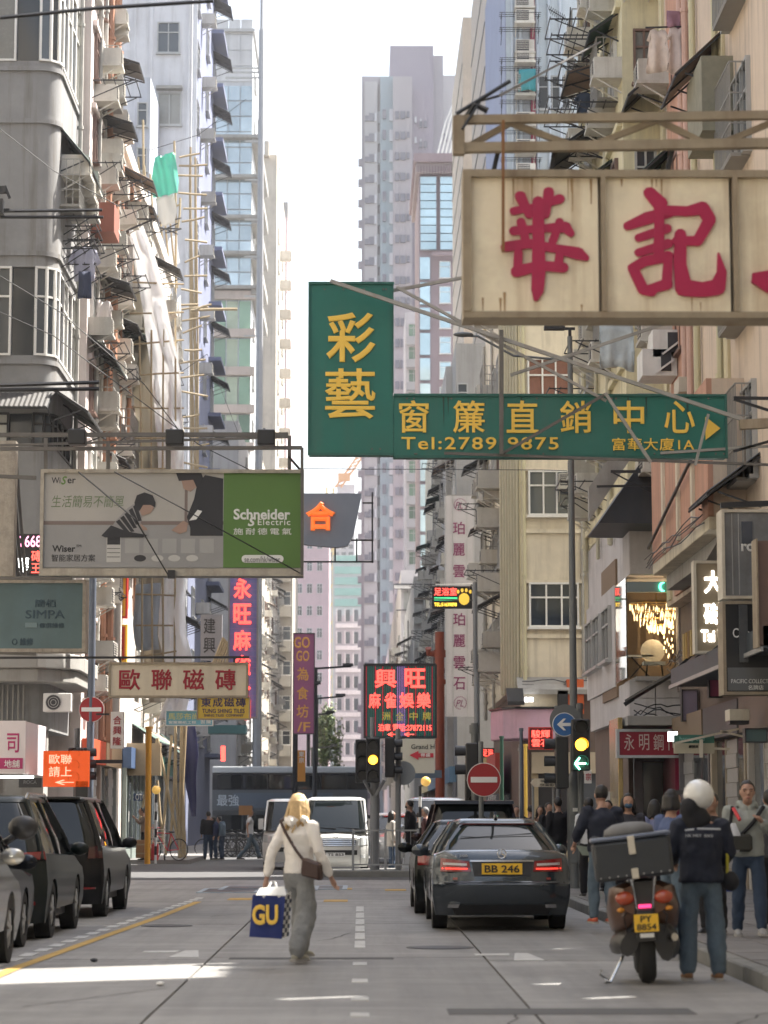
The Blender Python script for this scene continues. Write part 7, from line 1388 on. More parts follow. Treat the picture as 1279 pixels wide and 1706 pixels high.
b = MB(); b.loft([[Vector((x, y, z)) for x, z in ((-w2, z0), (w2, z0), (w2 * .8, z1), (-w2 * .8, z1))] for (y, w2, z0, z1) in [(.0, .10, .5, .9), (.15, .14, .45, .92), (.8, .15, .42, .84), (1.05, .12, .3, .6)]]); L_(b, 'frame_body', SCB)
b = MB(); b.loft([[Vector((w2 * math.cos(t), y, z + .06 * math.sin(t))) for t in [2 * math.pi * k / 12 for k in range(12)]] for (y, w2, z) in [(.3, .10, .86), (.45, .15, .87), (.8, .14, .83), (1.0, .08, .8)]]); L_(b, 'saddle', BLACK, True)
b = MB(); b.loft([[Vector((x, y, z)) for x, z in ((-.09, z0), (.09, z0), (.07, z1), (-.07, z1))] for (y, z0, z1) in [(-.1, .38, .62), (-.06, .40, .66), (.1, .52, .66)]]); L_(b, 'mudguard', SCB, bev=.01)
b = MB(); b.box(-.105, .105, -.125, -.115, .47, .62); pl_ = L_(b, 'number_plate', PLATEY)
for i, tx in enumerate(('PY', '8854')):
    vs_, fs_ = glyphs(tx, .02, .02); hw_ = (.05, .085)[i]; b = MB(); b.add([(-hw_ + 2 * hw_ * u, -.126 - .002 * (k + 1), .553 - .07 * i + .055 * v) for u, v, k in vs_], fs_); L_(b, 'lettering', BLK, par=pl_)
b = MB(); b.box(-.06, .06, -.12, -.105, .42, .455); L_(b, 'reflector', WHITEP)
b = MB(); b.box(-.055, .055, -.03, -.02, .67, .70); L_(b, 'brake_light', mat('tail_pink', (.5, .02, .08), .3, emit=.6, ecol=(1, .05, .2)))
b = MB(); b.box(-.34, .34, -.12, .42, .93, 1.27); tb_ = L_(b, 'top_box', mat('top_box_black', (.03, .034, .04), .45, 0, .3, 5), bev=.03); tb_.rotation_euler = (0, R(-4), 0)
b = MB(); b.box(-.35, .35, -.13, .43, 1.275, 1.31); L_(b, 'lid', mat('box_lid', (.12, .14, .19), .4), bev=.015, par=tb_)
for z in (1.14, .93): b = MB(); b.box(-.03, .03, -.145, -.125, z, z + (.16 if z > 1 else .09)); L_(b, 'latch', CREAMP, bev=.005, par=tb_)
b = MB()
for k in range(9): b.ell((-.3 + .075 * k, -.122, .965), .008, .004, .008, 6, 4)
L_(b, 'rivet_row', ALU, par=tb_)
b = MB(); b.loft([[Vector((.30 * math.cos(t) * q, .15 + .2 * math.sin(t) * q, z)) for t in [2 * math.pi * k / 16 for k in range(16)]] for z, q in [(1.312, .75), (1.37, .7), (1.41, .45), (1.42, .1)]]); L_(b, 'rain_cover', mat('grey_bag', (.16, .16, .16), .7, 0, .4, 5), True, par=tb_)
b = MB(); b.path([(-.2, .35, .25), (-.33, .3, .03), (-.38, .25, .02)], .014, 6); b.path([(-.33, .3, .03), (-.42, .28, .1), (-.40, .27, .14)], .01, 6); L_(b, 'kick_stand', CHROME)

# clutter over the right pavement
r = thing('dark_canopy', 'dark blue-grey canopy box running over the right shop fronts', 'canopy', (6.9, 44, 4.1)); MB().box(6.35, 7.28, 38, 49.4, 4.1, 4.45).build('fascia', mat('canopy_blue', (.06, .075, .09), .5, .2, .4, 2, .3), r); MB().box(6.30, 6.349, 38, 49.4, 4.05, 4.12).build('lip', ALU, r)
for k in range(5): MB().bar((6.4, 39 + 2.4 * k, 4.45), (7.25, 39 + 2.4 * k, 5.2), .05).build('tie_rod', DARKM, r)
r = thing('ochre_cloth_row', 'row of ochre cloths hanging above the dark canopy', 'cloth', (6.8, 46, 4.7)); 
for k in range(11): b = MB(); b.prismx([(45.2 + .36 * k, 4.62), (45.46 + .36 * k, 4.60 + .03 * (k % 2)), (45.43 + .36 * k, 5.15), (45.22 + .36 * k, 5.14)], 6.55, 6.58); b.build('cloth', mat('ochre_cloth%d' % (k % 3), [(.32, .20, .05), (.38, .27, .10), (.22, .13, .05)][k % 3], .8), r)
r = thing('cream_box', 'cream metal box with a dark underside bolted over the right shops', 'box', P(1233, 1200, 42)); MB().box(X(1218, 42), X(1252, 42), 42, 42.5, Z(1200, 42), Z(1181, 42)).build('box', CREAMP, r, bevel=.01); MB().box(X(1219, 42), X(1251, 42), 42.02, 42.48, Z(1206, 42), Z(1200, 42) - .002).build('base', BLACK, r)
for k, (px, y0, c, y1, d, m, lab) in enumerate([(1140, 1150, 1164, 1200, 52, mat('lilac_panel', (.24, .20, .27), .6, 0, .3, 2), 'faded lilac vertical panel over the tile shop'), (1186, 1095, 1206, 1160, 47, mat('plum_panel', (.28, .06, .12), .5, 0, .3, 2), 'dark plum vertical sign behind the black shop sign'), (1245, 1215, 1279, 1235, 40, mat('teal_panel2', (.08, .13, .13), .6, 0, .3, 2), 'grey-teal canopy edge at the far right')]):
    board('wall_sign', lab, px, y0, c, y1, d, m, DARKM, .02, .2)
g_ = thing('leaning_boards', 'stack of tiles and boards leaning by the steel shop', 'boards', (X(1020, 57), 57, .1))
for k in range(4): MB().bar((X(1012 + 5 * k, 56.5), 56.5, .15), (X(1010 + 5 * k, 56.5), 56.85, 1.6 + .15 * k), .35, .03).build('board', [WHITEP, PINKP, CREAMP, ALU][k], g_)
# wear and fittings
r_ = random.Random(21); dm = mat('rust_drip', (.40, .26, .13), .7, 0, .5, 6)
for k in range(16):
    px = r_.choice([r_.uniform(790, 1000), r_.uniform(1025, 1230)]); L_n = r_.uniform(12, 60); w_ = r_.uniform(1.0, 2.6); top = k % 3 != 0
    ya, yb = (297, 297 + L_n) if top else (519 - L_n * .7, 519)
    MB().prism([(X(px - w_, 20), Z(ya, 20)), (X(px + w_, 20), Z(ya, 20)), (X(px + w_ * .3, 20), Z(yb, 20)), (X(px - w_ * .3, 20), Z(yb, 20))], 19.9985 - .0002 * k, 20).build('rust_streak', dm, w1)
for k in range(22):
    px, py = (r_.uniform(520, 648), r_.choice([482, 748])) if k < 8 else (r_.uniform(662, 1215), r_.choice([664, 756])); c = P(px, py, 36); b = MB(); b.cyl((0, 0), .012, 0, .01, 8); b = MB(); b.path([(c.x, 35.985, c.z), (c.x, 36, c.z)], .014, 8); b.build('rivet', STEEL, g1)
for k in range(9):
    px = r_.uniform(665, 1210); MB().prism([(X(px - 1.5, 36), Z(661, 36)), (X(px + 1.5, 36), Z(661, 36)), (X(px, 36), Z(661 + r_.uniform(15, 60), 36))], 36.004 - .0003 * k, 36.02).build('rust_streak', mat('green_drip', (.03, .07, .055), .7), g1)
b = MB()
for s_ in (-1, 1): b.path([(s_ * .04, .1, .9), (s_ * .16, .3, .72), (s_ * .12, .5, .5)], .008, 5); b.path([(s_ * .1, .02, .7), (s_ * .19, .0, .6), (s_ * .16, .05, .45)], .007, 5)
L_(b, 'cable', BLACK)
b = MB(); b.path([(.20, .02, .40), (.24, -.06, .41)], .035, 12); L_(b, 'exhaust_tip', CHROME)
for s_ in (-1, 1):
    b = MB(); b.ell((s_ * .21, -.02, .66), .035, .03, .022, 10, 6); L_(b, 'indicator', mat('indicator_amber', (.6, .25, .03), .2), True)
    b = MB(); b.bar((s_ * .12, .3, .25), (s_ * .13, .15, .7), .03); L_(b, 'shock_absorber', ALU)
for k, (y, m) in enumerate([(1385, WHITEP), (1330, YEL), (1300, CREAMP)]): MB().box(lx - .05 + .02 * k, lx + .04, 45.84 + (.075 if y < 1340 else 0), 45.852 + (.075 if y < 1340 else 0), Z(y + 5, 46), Z(y, 46)).build('sticker', m, L1)
# ---------------------------------------------------------------- people
from math import cos, sin, pi
SKIN = mat('skin', (.36, .21, .15), .55, 0, .15, 20); HAIRB = mat('black_hair', (.012, .010, .009), .5, 0, .4, 60); BLOND = mat('blonde_hair', (.58, .40, .20), .5, 0, .6, 45)
def limb(b, pts, n=12, flat=False):
    """pts: (x,y,z,rx,ry); elliptical sections along a polyline with rounded ends"""
    P_ = [Vector(p[:3]) for p in pts]; rings = []
    K = len(P_)
    def ring(c, d, rx, ry):
        ref = Vector((1, 0, 0)); a = (ref - d * ref.dot(d)); a = a.normalized() if a.length > .2 else Vector((0, 1, 0)); q = d.cross(a).normalized(); return [c + a * rx * cos(t) + q * ry * sin(t) for t in [2 * pi * k / n for k in range(n)]]
    for i in range(K):
        d = (P_[min(i + 1, K - 1)] - P_[max(i - 1, 0)]).normalized(); rx, ry = pts[i][3], pts[i][4] if len(pts[i]) > 4 else pts[i][3]
        if i == 0: rings.append(ring(P_[0] - d * rx * .6, d, rx * .45, ry * .45) if not flat else ring(P_[0] - d * .012, d, rx * .96, ry * .96))
        rings.append(ring(P_[i], d, rx, ry))
        if i == K - 1: rings.append(ring(P_[i] + d * rx * .6, d, rx * .45, ry * .45))
    b.loft(rings)
def fuse(b, name, m, parent, vox, smooth=3, wr=0, seed=0):
    me = b.mesh(name, m); o = bpy.data.objects.new(name, me); C.objects.link(o); o.parent = parent
    r = o.modifiers.new('r', 'REMESH'); r.mode = 'VOXEL'; r.voxel_size = vox; r.use_smooth_shade = True
    s = o.modifiers.new('s', 'SMOOTH'); s.iterations = smooth; s.factor = .5
    if wr:
        t = bpy.data.textures.get('folds') or bpy.data.textures.new('folds', 'CLOUDS'); t.noise_scale = .11; t.noise_depth = 2
        d = o.modifiers.new('d', 'DISPLACE'); d.texture = t; d.strength = wr; d.mid_level = .5; d.texture_coords = 'GLOBAL'
    return o
BASE = dict(pel=(0, 0, .93), wai=(0, .0, 1.08), che=(0, 0, 1.28), neck=(0, 0, 1.44), head=(0, .02, 1.575), shl=(-.18, 0, 1.39), shr=(.18, 0, 1.39), ell=(-.23, -.03, 1.12), elr=(.23, -.03, 1.12), wrl=(-.24, .05, .88), wrr=(.24, .05, .88),
            hpl=(-.085, 0, .90), hpr=(.085, 0, .90), knl=(-.10, .03, .49), knr=(.10, .03, .49), anl=(-.11, -.01, .09), anr=(.11, -.01, .09))
def person(lab, px, d, rz, top, legs, hair, pose={}, h=1.7, z0=0, vox=.02, shoe=None, bag=1.0, hairlen=0, fem=0, hood=0, face=True, mask=None, hip=1.0, group=None, x=None, sleeve=True, legw=1.0, topz=None, skirt=False):
    J = {k: Vector(v) for k, v in {**BASE, **pose}.items()}; s = h / 1.7
    root = thing('person', lab, 'person', (X(px, d) if x is None else x, d, z0), group); root.rotation_euler.z = rz; root.scale = (s, s, s)
    t3_ = lambda v, *r: (v.x, v.y, v.z, *r)
    Hd = J['head']; sw = .92 if fem else 1; b = MB()
    limb(b, [t3_(J['pel'], .13, .095), t3_(J['wai'], .115, .085), t3_(J['che'], .14, .10), t3_(J['neck'] - Vector((0, 0, .07)), .11, .07), t3_(J['neck'], .055, .055), t3_(Hd - Vector((0, 0, .08)), .05, .055)])
    b.ell(Hd + Vector((0, 0, .01)), .077, .096, .108, 16, 12); b.ell(Hd + Vector((0, .035, -.07)), .052, .05, .05, 12, 8)
    if face:
        limb(b, [t3_(Hd + Vector((0, .085, .02)), .010), t3_(Hd + Vector((0, .108, -.022)), .016)], 8); limb(b, [t3_(Hd + Vector((-.02, .088, -.062)), .008), t3_(Hd + Vector((.02, .088, -.062)), .008)], 8)
        limb(b, [t3_(Hd + Vector((-.05, .075, .03)), .011), t3_(Hd + Vector((-.02, .09, .032)), .011)], 8); limb(b, [t3_(Hd + Vector((.05, .075, .03)), .011), t3_(Hd + Vector((.02, .09, .032)), .011)], 8)
        for q in (-1, 1): b.ell(Hd + Vector((q * .076, -.005, 0)), .012, .022, .034, 8, 6)
    for q in 'lr':
        S, E_, W_ = J['sh' + q], J['el' + q], J['wr' + q]; limb(b, [t3_(S, .052), t3_(E_, .036), t3_(W_, .025)], 10)
        dv = (W_ - E_).normalized(); sd_ = dv.cross(Vector((0, 1, 0))); sd_ = sd_.normalized() if sd_.length > .1 else Vector((1, 0, 0)); fw = sd_.cross(dv).normalized()
        if q == 'l': fw_t = -fw
        pc = W_ + dv * .055; limb(b, [t3_(W_, .024, .02), t3_(pc, .03, .018), t3_(W_ + dv * .085, .034, .016)], 10)
        for k in range(4):
            o_ = fw * (-.027 + .018 * k); L1_ = (.06, .072, .068, .055)[k]; a = W_ + dv * .085 + o_; m_ = a + dv * L1_ * .55 + sd_ * (.008 if q == 'r' else -.008); limb(b, [t3_(a, .009), t3_(m_, .0085), t3_(m_ + dv * L1_ * .4 + sd_ * (.02 if q == 'r' else -.02), .007)], 6)
        a = W_ + dv * .03 + fw * .022; limb(b, [t3_(a, .012), t3_(a + dv * .03 + fw * .022, .010), t3_(a + dv * .055 + fw * .026, .009)], 6)
        Hp, K_, A_n = J['hp' + q], J['kn' + q], J['an' + q]; limb(b, [t3_(Hp, .075), t3_(K_, .046), t3_(K_ * .5 + A_n * .5 + Vector((0, -.01, .04)), .044), t3_(A_n, .032)], 10)
    fuse(b, 'body', SKIN, root, max(vox * .55, .0075), 2)
    # eyes and brows
    if face and vox <= .016:
        b = MB()
        for q in (-1, 1): b.ell(Hd + Vector((q * .032, .0815, .008)), .012, .006, .006, 8, 5)
        o = b.build('eyes', BLACK); o.parent = root; b = MB()
        for q in (-1, 1): b.path([Hd + Vector((q * .018, .096, .03)), Hd + Vector((q * .035, .098, .037)), Hd + Vector((q * .052, .086, .03))], .0045, 5)
        o = b.build('eyebrows', HAIRB); o.parent = root
        b = MB(); b.path([Hd + Vector((-.024, .094, -.062)), Hd + Vector((0, .100, -.06)), Hd + Vector((.024, .094, -.062))], .006, 5); o = b.build('lips', mat('lips', (.33, .12, .10), .5)); o.parent = root
    # top
    b = MB(); g = bag; hz = topz if topz is not None else J['pel'].z - .04
    hem = Vector((J['pel'].x, J['pel'].y, hz))
    limb(b, [t3_(hem, .155 * g * hip, .12 * g), t3_(J['wai'], .15 * g, .115 * g), t3_(J['che'], .165 * g, .125 * g), t3_(J['neck'] - Vector((0, 0, .085)), .135 * g, .09 * g), t3_(J['neck'] - Vector((0, 0, .03)), .07, .06)], 16, True)
    for q in 'lr':
        S, E_, W_ = J['sh' + q], J['el' + q], J['wr' + q]
        if sleeve: limb(b, [t3_(S, .068 * g), t3_(S.lerp(E_, .5), .062 * g), t3_(E_, .056 * g), t3_(E_.lerp(W_, .55), .052 * g), t3_(W_ - (W_ - E_) * .1, .038 * g)], 12)
        else: limb(b, [t3_(S, .07 * g), t3_(S.lerp(E_, .55), .062 * g)], 12)
    if hood: limb(b, [t3_(J['neck'] + Vector((-.09, -.06, .0)), .05), t3_(J['neck'] + Vector((0, -.10, -.03)), .065), t3_(J['neck'] + Vector((.09, -.06, .0)), .05)], 10); limb(b, [t3_(J['neck'] + Vector((-.08, -.02, .01)), .04), t3_(J['neck'] + Vector((-.03, .07, -.04)), .03)], 8); limb(b, [t3_(J['neck'] + Vector((.08, -.02, .01)), .04), t3_(J['neck'] + Vector((.03, .07, -.04)), .03)], 8)
    fuse(b, 'jacket' if sleeve else 'shirt', top, root, vox, 3, .03 * (1 if vox < .03 else 0))
    b = MB(); l_ = legw
    limb(b, [t3_(J['pel'] + Vector((0, 0, .03)), .142 * hip, .11), t3_(J['pel'] - Vector((0, 0, .03)), .155 * hip, .12), t3_(J['pel'] - Vector((0, 0, .09)), .14 * hip, .11)], 16)
    for q in 'lr':
        Hp, K_, A_n = J['hp' + q], J['kn' + q], J['an' + q]; limb(b, [t3_(Hp, .088), t3_(Hp.lerp(K_, .5), .082 * (1 + (l_ - 1) * .4)), t3_(K_, .076 * l_), t3_(K_.lerp(A_n, .5), .072 * l_), t3_(A_n + Vector((0, 0, -.005)), .058 * l_, .062 * l_)], 12)
    fuse(b, 'trousers', legs, root, vox, 3, .035 * (1 if vox < .03 else 0))
    sh = shoe or BLACK; 
    for q in 'lr':
        A_n = J['an' + q]; K_ = J['kn' + q]; b = MB(); zf = A_n.z - .09; limb(b, [(A_n.x, A_n.y - .04, zf + .045, .042, .04), (A_n.x, A_n.y + .04, zf + .045, .042, .042), (A_n.x, A_n.y + .15, zf + .032, .045, .03), (A_n.x, A_n.y + .19, zf + .028, .035, .024)], 12)
        o = fuse(b, 'shoe', sh, root, .012 if vox < .03 else .02, 2); b = MB(); b.prismz([(A_n.x + dx, A_n.y + dy) for dx, dy in [(-.036, -.075), (.036, -.075), (.044, .0), (.046, .13), (.03, .215), (-.03, .215), (-.046, .13), (-.044, 0)]], zf, zf + .025); q_ = b.build('sole', mat('sole', (.35, .34, .32), .7)); q_.parent = o
    if hair:
        b = MB(); c = Hd + Vector((0, -.012, .028)); b.ell(c, .086, .098, .106, 16, 10)
        if hairlen: 
            for k in range(13): a = pi + pi * k / 12; x_, y_ = .078 * cos(a), .085 * sin(a) + .0; limb(b, [t3_(Hd + Vector((x_ * .9, y_, .05)), .03), t3_(Hd + Vector((x_ * 1.12, y_ * 1.05, -.06)), .036), t3_(Hd + Vector((x_ * (1.25 + .2 * sin(k * 2.3)), y_ * 1.1 - .01, -.06 - hairlen * (.8 + .25 * sin(k * 1.9)))), .026)], 7)
        # cut the face free: shift the hair back
        for v in b.v:
            if v.y > Hd.y + .045 and v.z < Hd.z + .06: v.y = Hd.y + .03
        fuse(b, 'hair', hair, root, max(vox * .6, .009), 2, .02)
    if mask: b = MB(); b.ell(Hd + Vector((0, .055, -.045)), .058, .058, .045, 14, 8); o = b.build('face_mask', mask, smooth=True); o.parent = root
    return root, J
def own(root, b, nm, m, sm=R(40)): o = b.build(nm, m, smooth=sm); o.parent = root; return o
def item(root, b, name, lab, cat, m, sm=R(40)):
    o = b.build(name, m, smooth=sm); o.location = root.location; o.rotation_euler = root.rotation_euler; o.scale = root.scale; return tag(o, lab, cat)
CW = mat('cream_jacket', (.80, .76, .71), .85, 0, .15, 6, 0, .3); GT = mat('grey_denim', (.24, .245, .245), .9, 0, .3, 8, 0, .3); NVJ = mat('navy_jacket', (.012, .016, .032), .8, 0, .3, 6); JN = mat('blue_jeans', (.10, .14, .18), .9, 0, .5, 7, 0, .3); JND = mat('dark_jeans', (.03, .05, .09), .9, 0, .4, 7); GH = mat('grey_hoodie', (.30, .32, .30), .9, 0, .2, 6, 0, .3); BK = mat('black_cloth', (.015, .015, .018), .9, 0, .3, 8); TAN = mat('tan_boot', (.22, .11, .05), .7); WHS = mat('white_shirt', (.55, .57, .60), .85, 0, .15, 8)
# the blonde walker
wr_, J = person('blonde woman in a cream hooded jacket and grey trousers walking away across the road', 498, 24.7, R(-30), CW, GT, BLOND, dict(pel=(0, 0, .92), wrl=(-.29, -.15, .85), ell=(-.25, -.12, 1.12), elr=(.25, -.02, 1.12), wrr=(.33, .08, .86), shl=(-.155, 0, 1.38), shr=(.155, 0, 1.38), knl=(-.10, .22, .53), anl=(-.13, .27, .13), knr=(.09, .0, .48), anr=(.12, -.24, .12), head=(-.02, .03, 1.575)), 1.69, vox=.012, shoe=mat('pale_trainer', (.35, .34, .28), .7), bag=1.02, hairlen=.17, fem=1, hood=1, legw=1.45, topz=.90)
b = MB(); r_ = random.Random(12)
for k in range(90):
    a = pi * .98 + pi * 1.06 * r_.random(); q = r_.uniform(.55, 1.0); x_, y_ = .085 * cos(a), .09 * sin(a); e = r_.uniform(.14, .30)
    limb(b, [(x_ * .5 - .02, y_ * .5 + .02, 1.68, .022), (x_ * 1.1 * q - .02, y_ * q + .03, 1.62, .018), (x_ * 1.45 * q - .02 + r_.gauss(0, .01), y_ * 1.25 * q + .02, 1.60 - e * .55, .014), (x_ * 1.7 * q - .02 + r_.gauss(0, .02), y_ * 1.45 * q, 1.60 - e, .009)], 6)
o = b.build('hair_locks', BLOND, smooth=True); o.parent = wr_
b = MB(); b.path([(-.14, -.13, 1.42), (-.05, -.175, 1.3), (.08, -.175, 1.12), (.20, -.16, .98)], .016, 6); b.path([(-.14, -.13, 1.42), (-.15, .0, 1.47), (-.12, .12, 1.40), (.1, .17, 1.15), (.24, .0, .98)], .016, 6); 
pts_ = [(.14, -.06), (.34, -.06), (.36, .04), (.14, .04)]
bg_ = item(wr_, b, 'shoulder_bag', 'brown leather shoulder bag slung across the blonde walker', 'bag', mat('brown_leather', (.05, .025, .02), .5))
b = MB(); b.loft([[Vector((x, y, z)) for x, z in ((.13, .88), (.36, .83), (.35, 1.0), (.15, 1.06))] for y in (-.20, -.17, -.13, -.10)]); o = own(bg_, b, 'pouch', mat('brown_leather', (0, 0, 0))); o.modifiers.new('b', 'BEVEL').width = .02
# tote bag
tg = thing('shopping_bag', 'big blue shopping bag with yellow letters GU and checked side, held by the walker', 'bag', (X(446, 23.7), 23.7, .35)); tx0, tx1 = X(417, 23.7), X(471, 23.7); tz0, tz1 = Z(1560, 23.7), Z(1491, 23.7); BLU = mat('royal_blue', (.015, .03, .16), .7, 0, .25, 5)
b = MB(); NN = 6
def tote(b, x0, x1, y, z0, z1, sk=0):
    vs = [Vector((x0 + (x1 - x0) * i / 6 + sk * (j / 5), y + .012 * sin(i * 2.1 + j), z0 + (z1 - z0) * j / 5 - .02 * (i / 6))) for j in range(6) for i in range(7)]; b.add(vs, [(j * 7 + i, j * 7 + i + 1, (j + 1) * 7 + i + 1, (j + 1) * 7 + i) for j in range(5) for i in range(6)])
tote(b, tx0, tx1, 23.62, tz0, tz1, .03); tote(b, tx0, tx1, 23.82, tz0, tz1, .03); b.add([(tx0, 23.62, tz0), (tx1, 23.62, tz0), (tx1, 23.82, tz0), (tx0, 23.82, tz0)], [(0, 1, 2, 3)]); b.build('blue_side', BLU, tg, smooth=R(60))
b = MB(); ck = MB(); gx1 = X(482, 23.8)
b.add([(tx1, 23.62, tz0 - .02), (gx1, 23.80, tz0 - .0), (gx1 + .02, 23.80, tz1 + .03), (tx1 + .03, 23.62, tz1)], [(0, 1, 2, 3)]); b.build('gusset', WH, tg)
for j in range(10):
    for i in range(3):
        if (i + j) % 2 == 0: u0, u1 = i / 3, (i + 1) / 3; f = lambda u, z: (tx1 + .03 * (z - tz0) / (tz1 - tz0) + (gx1 - tx1) * u, 23.612 + .18 * u, z); z0_ = tz0 + (tz1 - tz0) * j / 10; z1__ = z0_ + (tz1 - tz0) / 10; ck.add([f(u0, z0_), f(u1, z0_), f(u1, z1__), f(u0, z1__)], [(0, 1, 2, 3)])
ck.build('check_print', mat('check_black', (.04, .05, .08), .7), tg)
letters('GU', X(421, 23.6), X(464, 23.6), Z(1541, 23.6), Z(1507, 23.6), 23.597, YEL, tg, off=.05, ext=.004)
b = MB(); b.add([(tx0 + .06, 23.61, tz1), (tx1 + .04, 23.61, tz1), (tx1 + .02, 23.66, tz1 + .085), (tx0 + .1, 23.66, tz1 + .07)], [(0, 1, 2, 3)]); b.build('white_lining', WH, tg)
for y in (23.62, 23.80): b = MB(); b.path([(X(440, 23.7), y, tz1 - .02), (X(452, 23.7), 23.75, Z(1470, 23.7)), (X(458, 23.7), 23.75, Z(1470, 23.7)), (X(466, 23.7), y, tz1 - .02)], .012, 5); b.build('handle', WH, tg)
# the rider
rd, J = person('rider in navy jacket and white helmet standing with his back to us by the scooter', 1166, 22.0, R(3), NVJ, JN, None, dict(ell=(-.27, .05, 1.14), wrl=(-.20, .24, 1.05), elr=(.27, .04, 1.14), wrr=(.20, .24, 1.02), anl=(-.13, 0, .09), anr=(.14, -.02, .09), knl=(-.12, .03, .49), knr=(.13, .02, .49), head=(-.03, .04, 1.585)), 1.70, vox=.013, shoe=TAN, bag=1.28, hip=1.05, legw=1.2, topz=.88)
b = MB(); b.ell((0, .05, 1.65), .14, .16, .145, 20, 14); own(rd, b, 'helmet', mat('helmet_white', (.66, .66, .64), .2, coat=1), True); b = MB(); b.loft([[Vector((.12 * cos(t) - .05, .26 + .05 * sin(t), z)) for t in [pi * k / 8 for k in range(9)]] for z in (1.66, 1.70)]); own(rd, b, 'visor_peak', BLACK)
b = MB(); b.ell((-.10, -.03, 1.52), .085, .09, .11, 16, 10); limb(b, [(-.07, -.02, 1.48, .12, .10), (-.03, 0, 1.40, .15, .12)], 12); fuse(b, 'hood', BK, rd, .015, 3, .02)
SIL = mat('silver_print', (.45, .47, .5), .4)
b = MB(); b.path([(-.17, -.165, 1.335), (-.09, -.178, 1.345)], .009, 5); b.path([(-.06, -.18, 1.35), (.15, -.168, 1.345)], .009, 5); own(rd, b, 'reflective_stripe', SIL)
vs_, fs_ = glyphs('HK MET  BIKE', .01, .02); b = MB(); b.add([(-.17 + .25 * u, -.187 - .002 * k, 1.275 + .025 * v) for u, v, k in vs_], fs_); own(rd, b, 'lettering', SIL)
b = MB(); b.path([(.2, .1, 1.35), (.24, -.02, 1.1), (.24, .0, .92)], .014, 6); bb = item(rd, b, 'waist_bag', 'black and yellow bag hanging at the rider right hip', 'bag', mat('yellow_strap', (.4, .35, .03), .6)); b = MB(); b.ell((.27, .02, .88), .08, .13, .09, 12, 8); own(bb, b, 'pouch', BK, True)
# hooded man facing us
hm, J = person('man in a grey hooded top and dark jeans walking towards us with a red strap', 1245, 27.3, R(176), GH, JND, HAIRB, dict(ell=(-.25, .02, 1.14), wrl=(-.13, .20, 1.26), elr=(.26, -.02, 1.13), wrr=(.27, .12, .98), knl=(-.11, .10, .5), anl=(-.12, .14, .12), knr=(.11, -.02, .49), anr=(.12, -.10, .10), head=(0, .03, 1.575)), 1.74, z0=.12, vox=.013, shoe=mat('grey_trainer', (.30, .30, .30), .7), bag=1.15, hood=1)
b = MB(); b.path([(-.17, .10, 1.42), (-.05, .165, 1.25), (.14, .16, 1.05)], .022, 6); b.path([(.17, .08, 1.42), (.20, .12, 1.2), (.16, .17, 1.0)], .018, 6); s_ = item(hm, b, 'messenger_bag', 'dark messenger bag across the hooded man with a shoulder strap', 'bag', BK); b = MB(); b.box(-.03, .22, .14, .24, .93, 1.12); o = own(s_, b, 'pouch', mat('dark_olive', (.03, .03, .025), .8)); o.modifiers.new('b', 'BEVEL').width = .03
b = MB(); b.path([(.16, .10, 1.40), (.10, .19, 1.27)], .02, 6); item(hm, b, 'red_strap', 'red strap over the hooded man shoulder gripped in his fist', 'strap', mat('coral_red', (.6, .05, .06), .6))
b = MB(); b.loft([[Vector((x + .17, .2 + y, z)) for x, y in ((-w_, -.03), (w_, -.03), (w_, .03), (-w_, .03))] for z, w_ in ((.92, .05), (1.0, .075), (1.12, .07), (1.24, .02))]); item(hm, b, 'white_cloth_bag', 'white cloth bag hanging from the hooded man hand', 'bag', WHS, True)
sm = thing
# near people on the right
person('man in a dark navy jacket and orange shoes carrying a folded parcel on the pavement', 1003, 30.9, R(12), NVJ, JN, HAIRB, dict(ell=(-.30, .0, 1.15), wrl=(-.30, .16, 1.0), elr=(.25, .03, 1.13), head=(0, .05, 1.575), anl=(-.1, .05, .09), knl=(-.1, .08, .5)), 1.74, .12, .016, shoe=mat('orange_shoe', (.55, .12, .06), .6), bag=1.25)
b = MB(); c = P(968, 1417, 31.2); b.loft([[Vector((c.x + dx, c.y + y, c.z + dz)) for dx, dz in ((-.06, .07), (.12, .04), (.2, -.07), (.02, -.06))] for y in (0, .1)]); tag(b.build('folded_parcel', mat('pale_green_parcel', (.35, .40, .33), .8, 0, .5, 12)), 'pale folded parcel held out beside the lamp post', 'parcel')
person('woman with short black hair and a blue mask in profile beside the rider', 1118, 25.5, R(-60), mat('slate_blue_top', (.08, .11, .22), .85), JN, HAIRB, {}, 1.62, .12, .016, mask=mat('mask_blue', (.10, .22, .32), .8), hairlen=.03, fem=1)
person('person in black with a dark blue face mask facing the camera beyond the top box', 1046, 34, R(180), mat('charcoal_top', (.03, .03, .04), .85), BK, HAIRB, {}, 1.66, .12, .018, mask=mat('mask_navy', (.05, .10, .17), .8), hairlen=.1)
person('man in black holding up a phone behind the white helmet', 1186, 28, R(150), BK, BK, HAIRB, dict(elr=(.27, .06, 1.18), wrr=(.12, .28, 1.42), ell=(-.27, .06, 1.18), wrl=(-.15, .28, 1.3)), 1.62, .12, .018)
person('person in a dark coat cut by the right edge', 1283, 29, R(0), mat('dark_grey_coat', (.05, .05, .055), .9), BK, HAIRB, {}, 1.66, .12, .018, bag=1.2)
person('young man in a white shirt and backpack straps near the lamp post', 981, 41, R(10), WHS, BK, HAIRB, {}, 1.66, .12, .02)
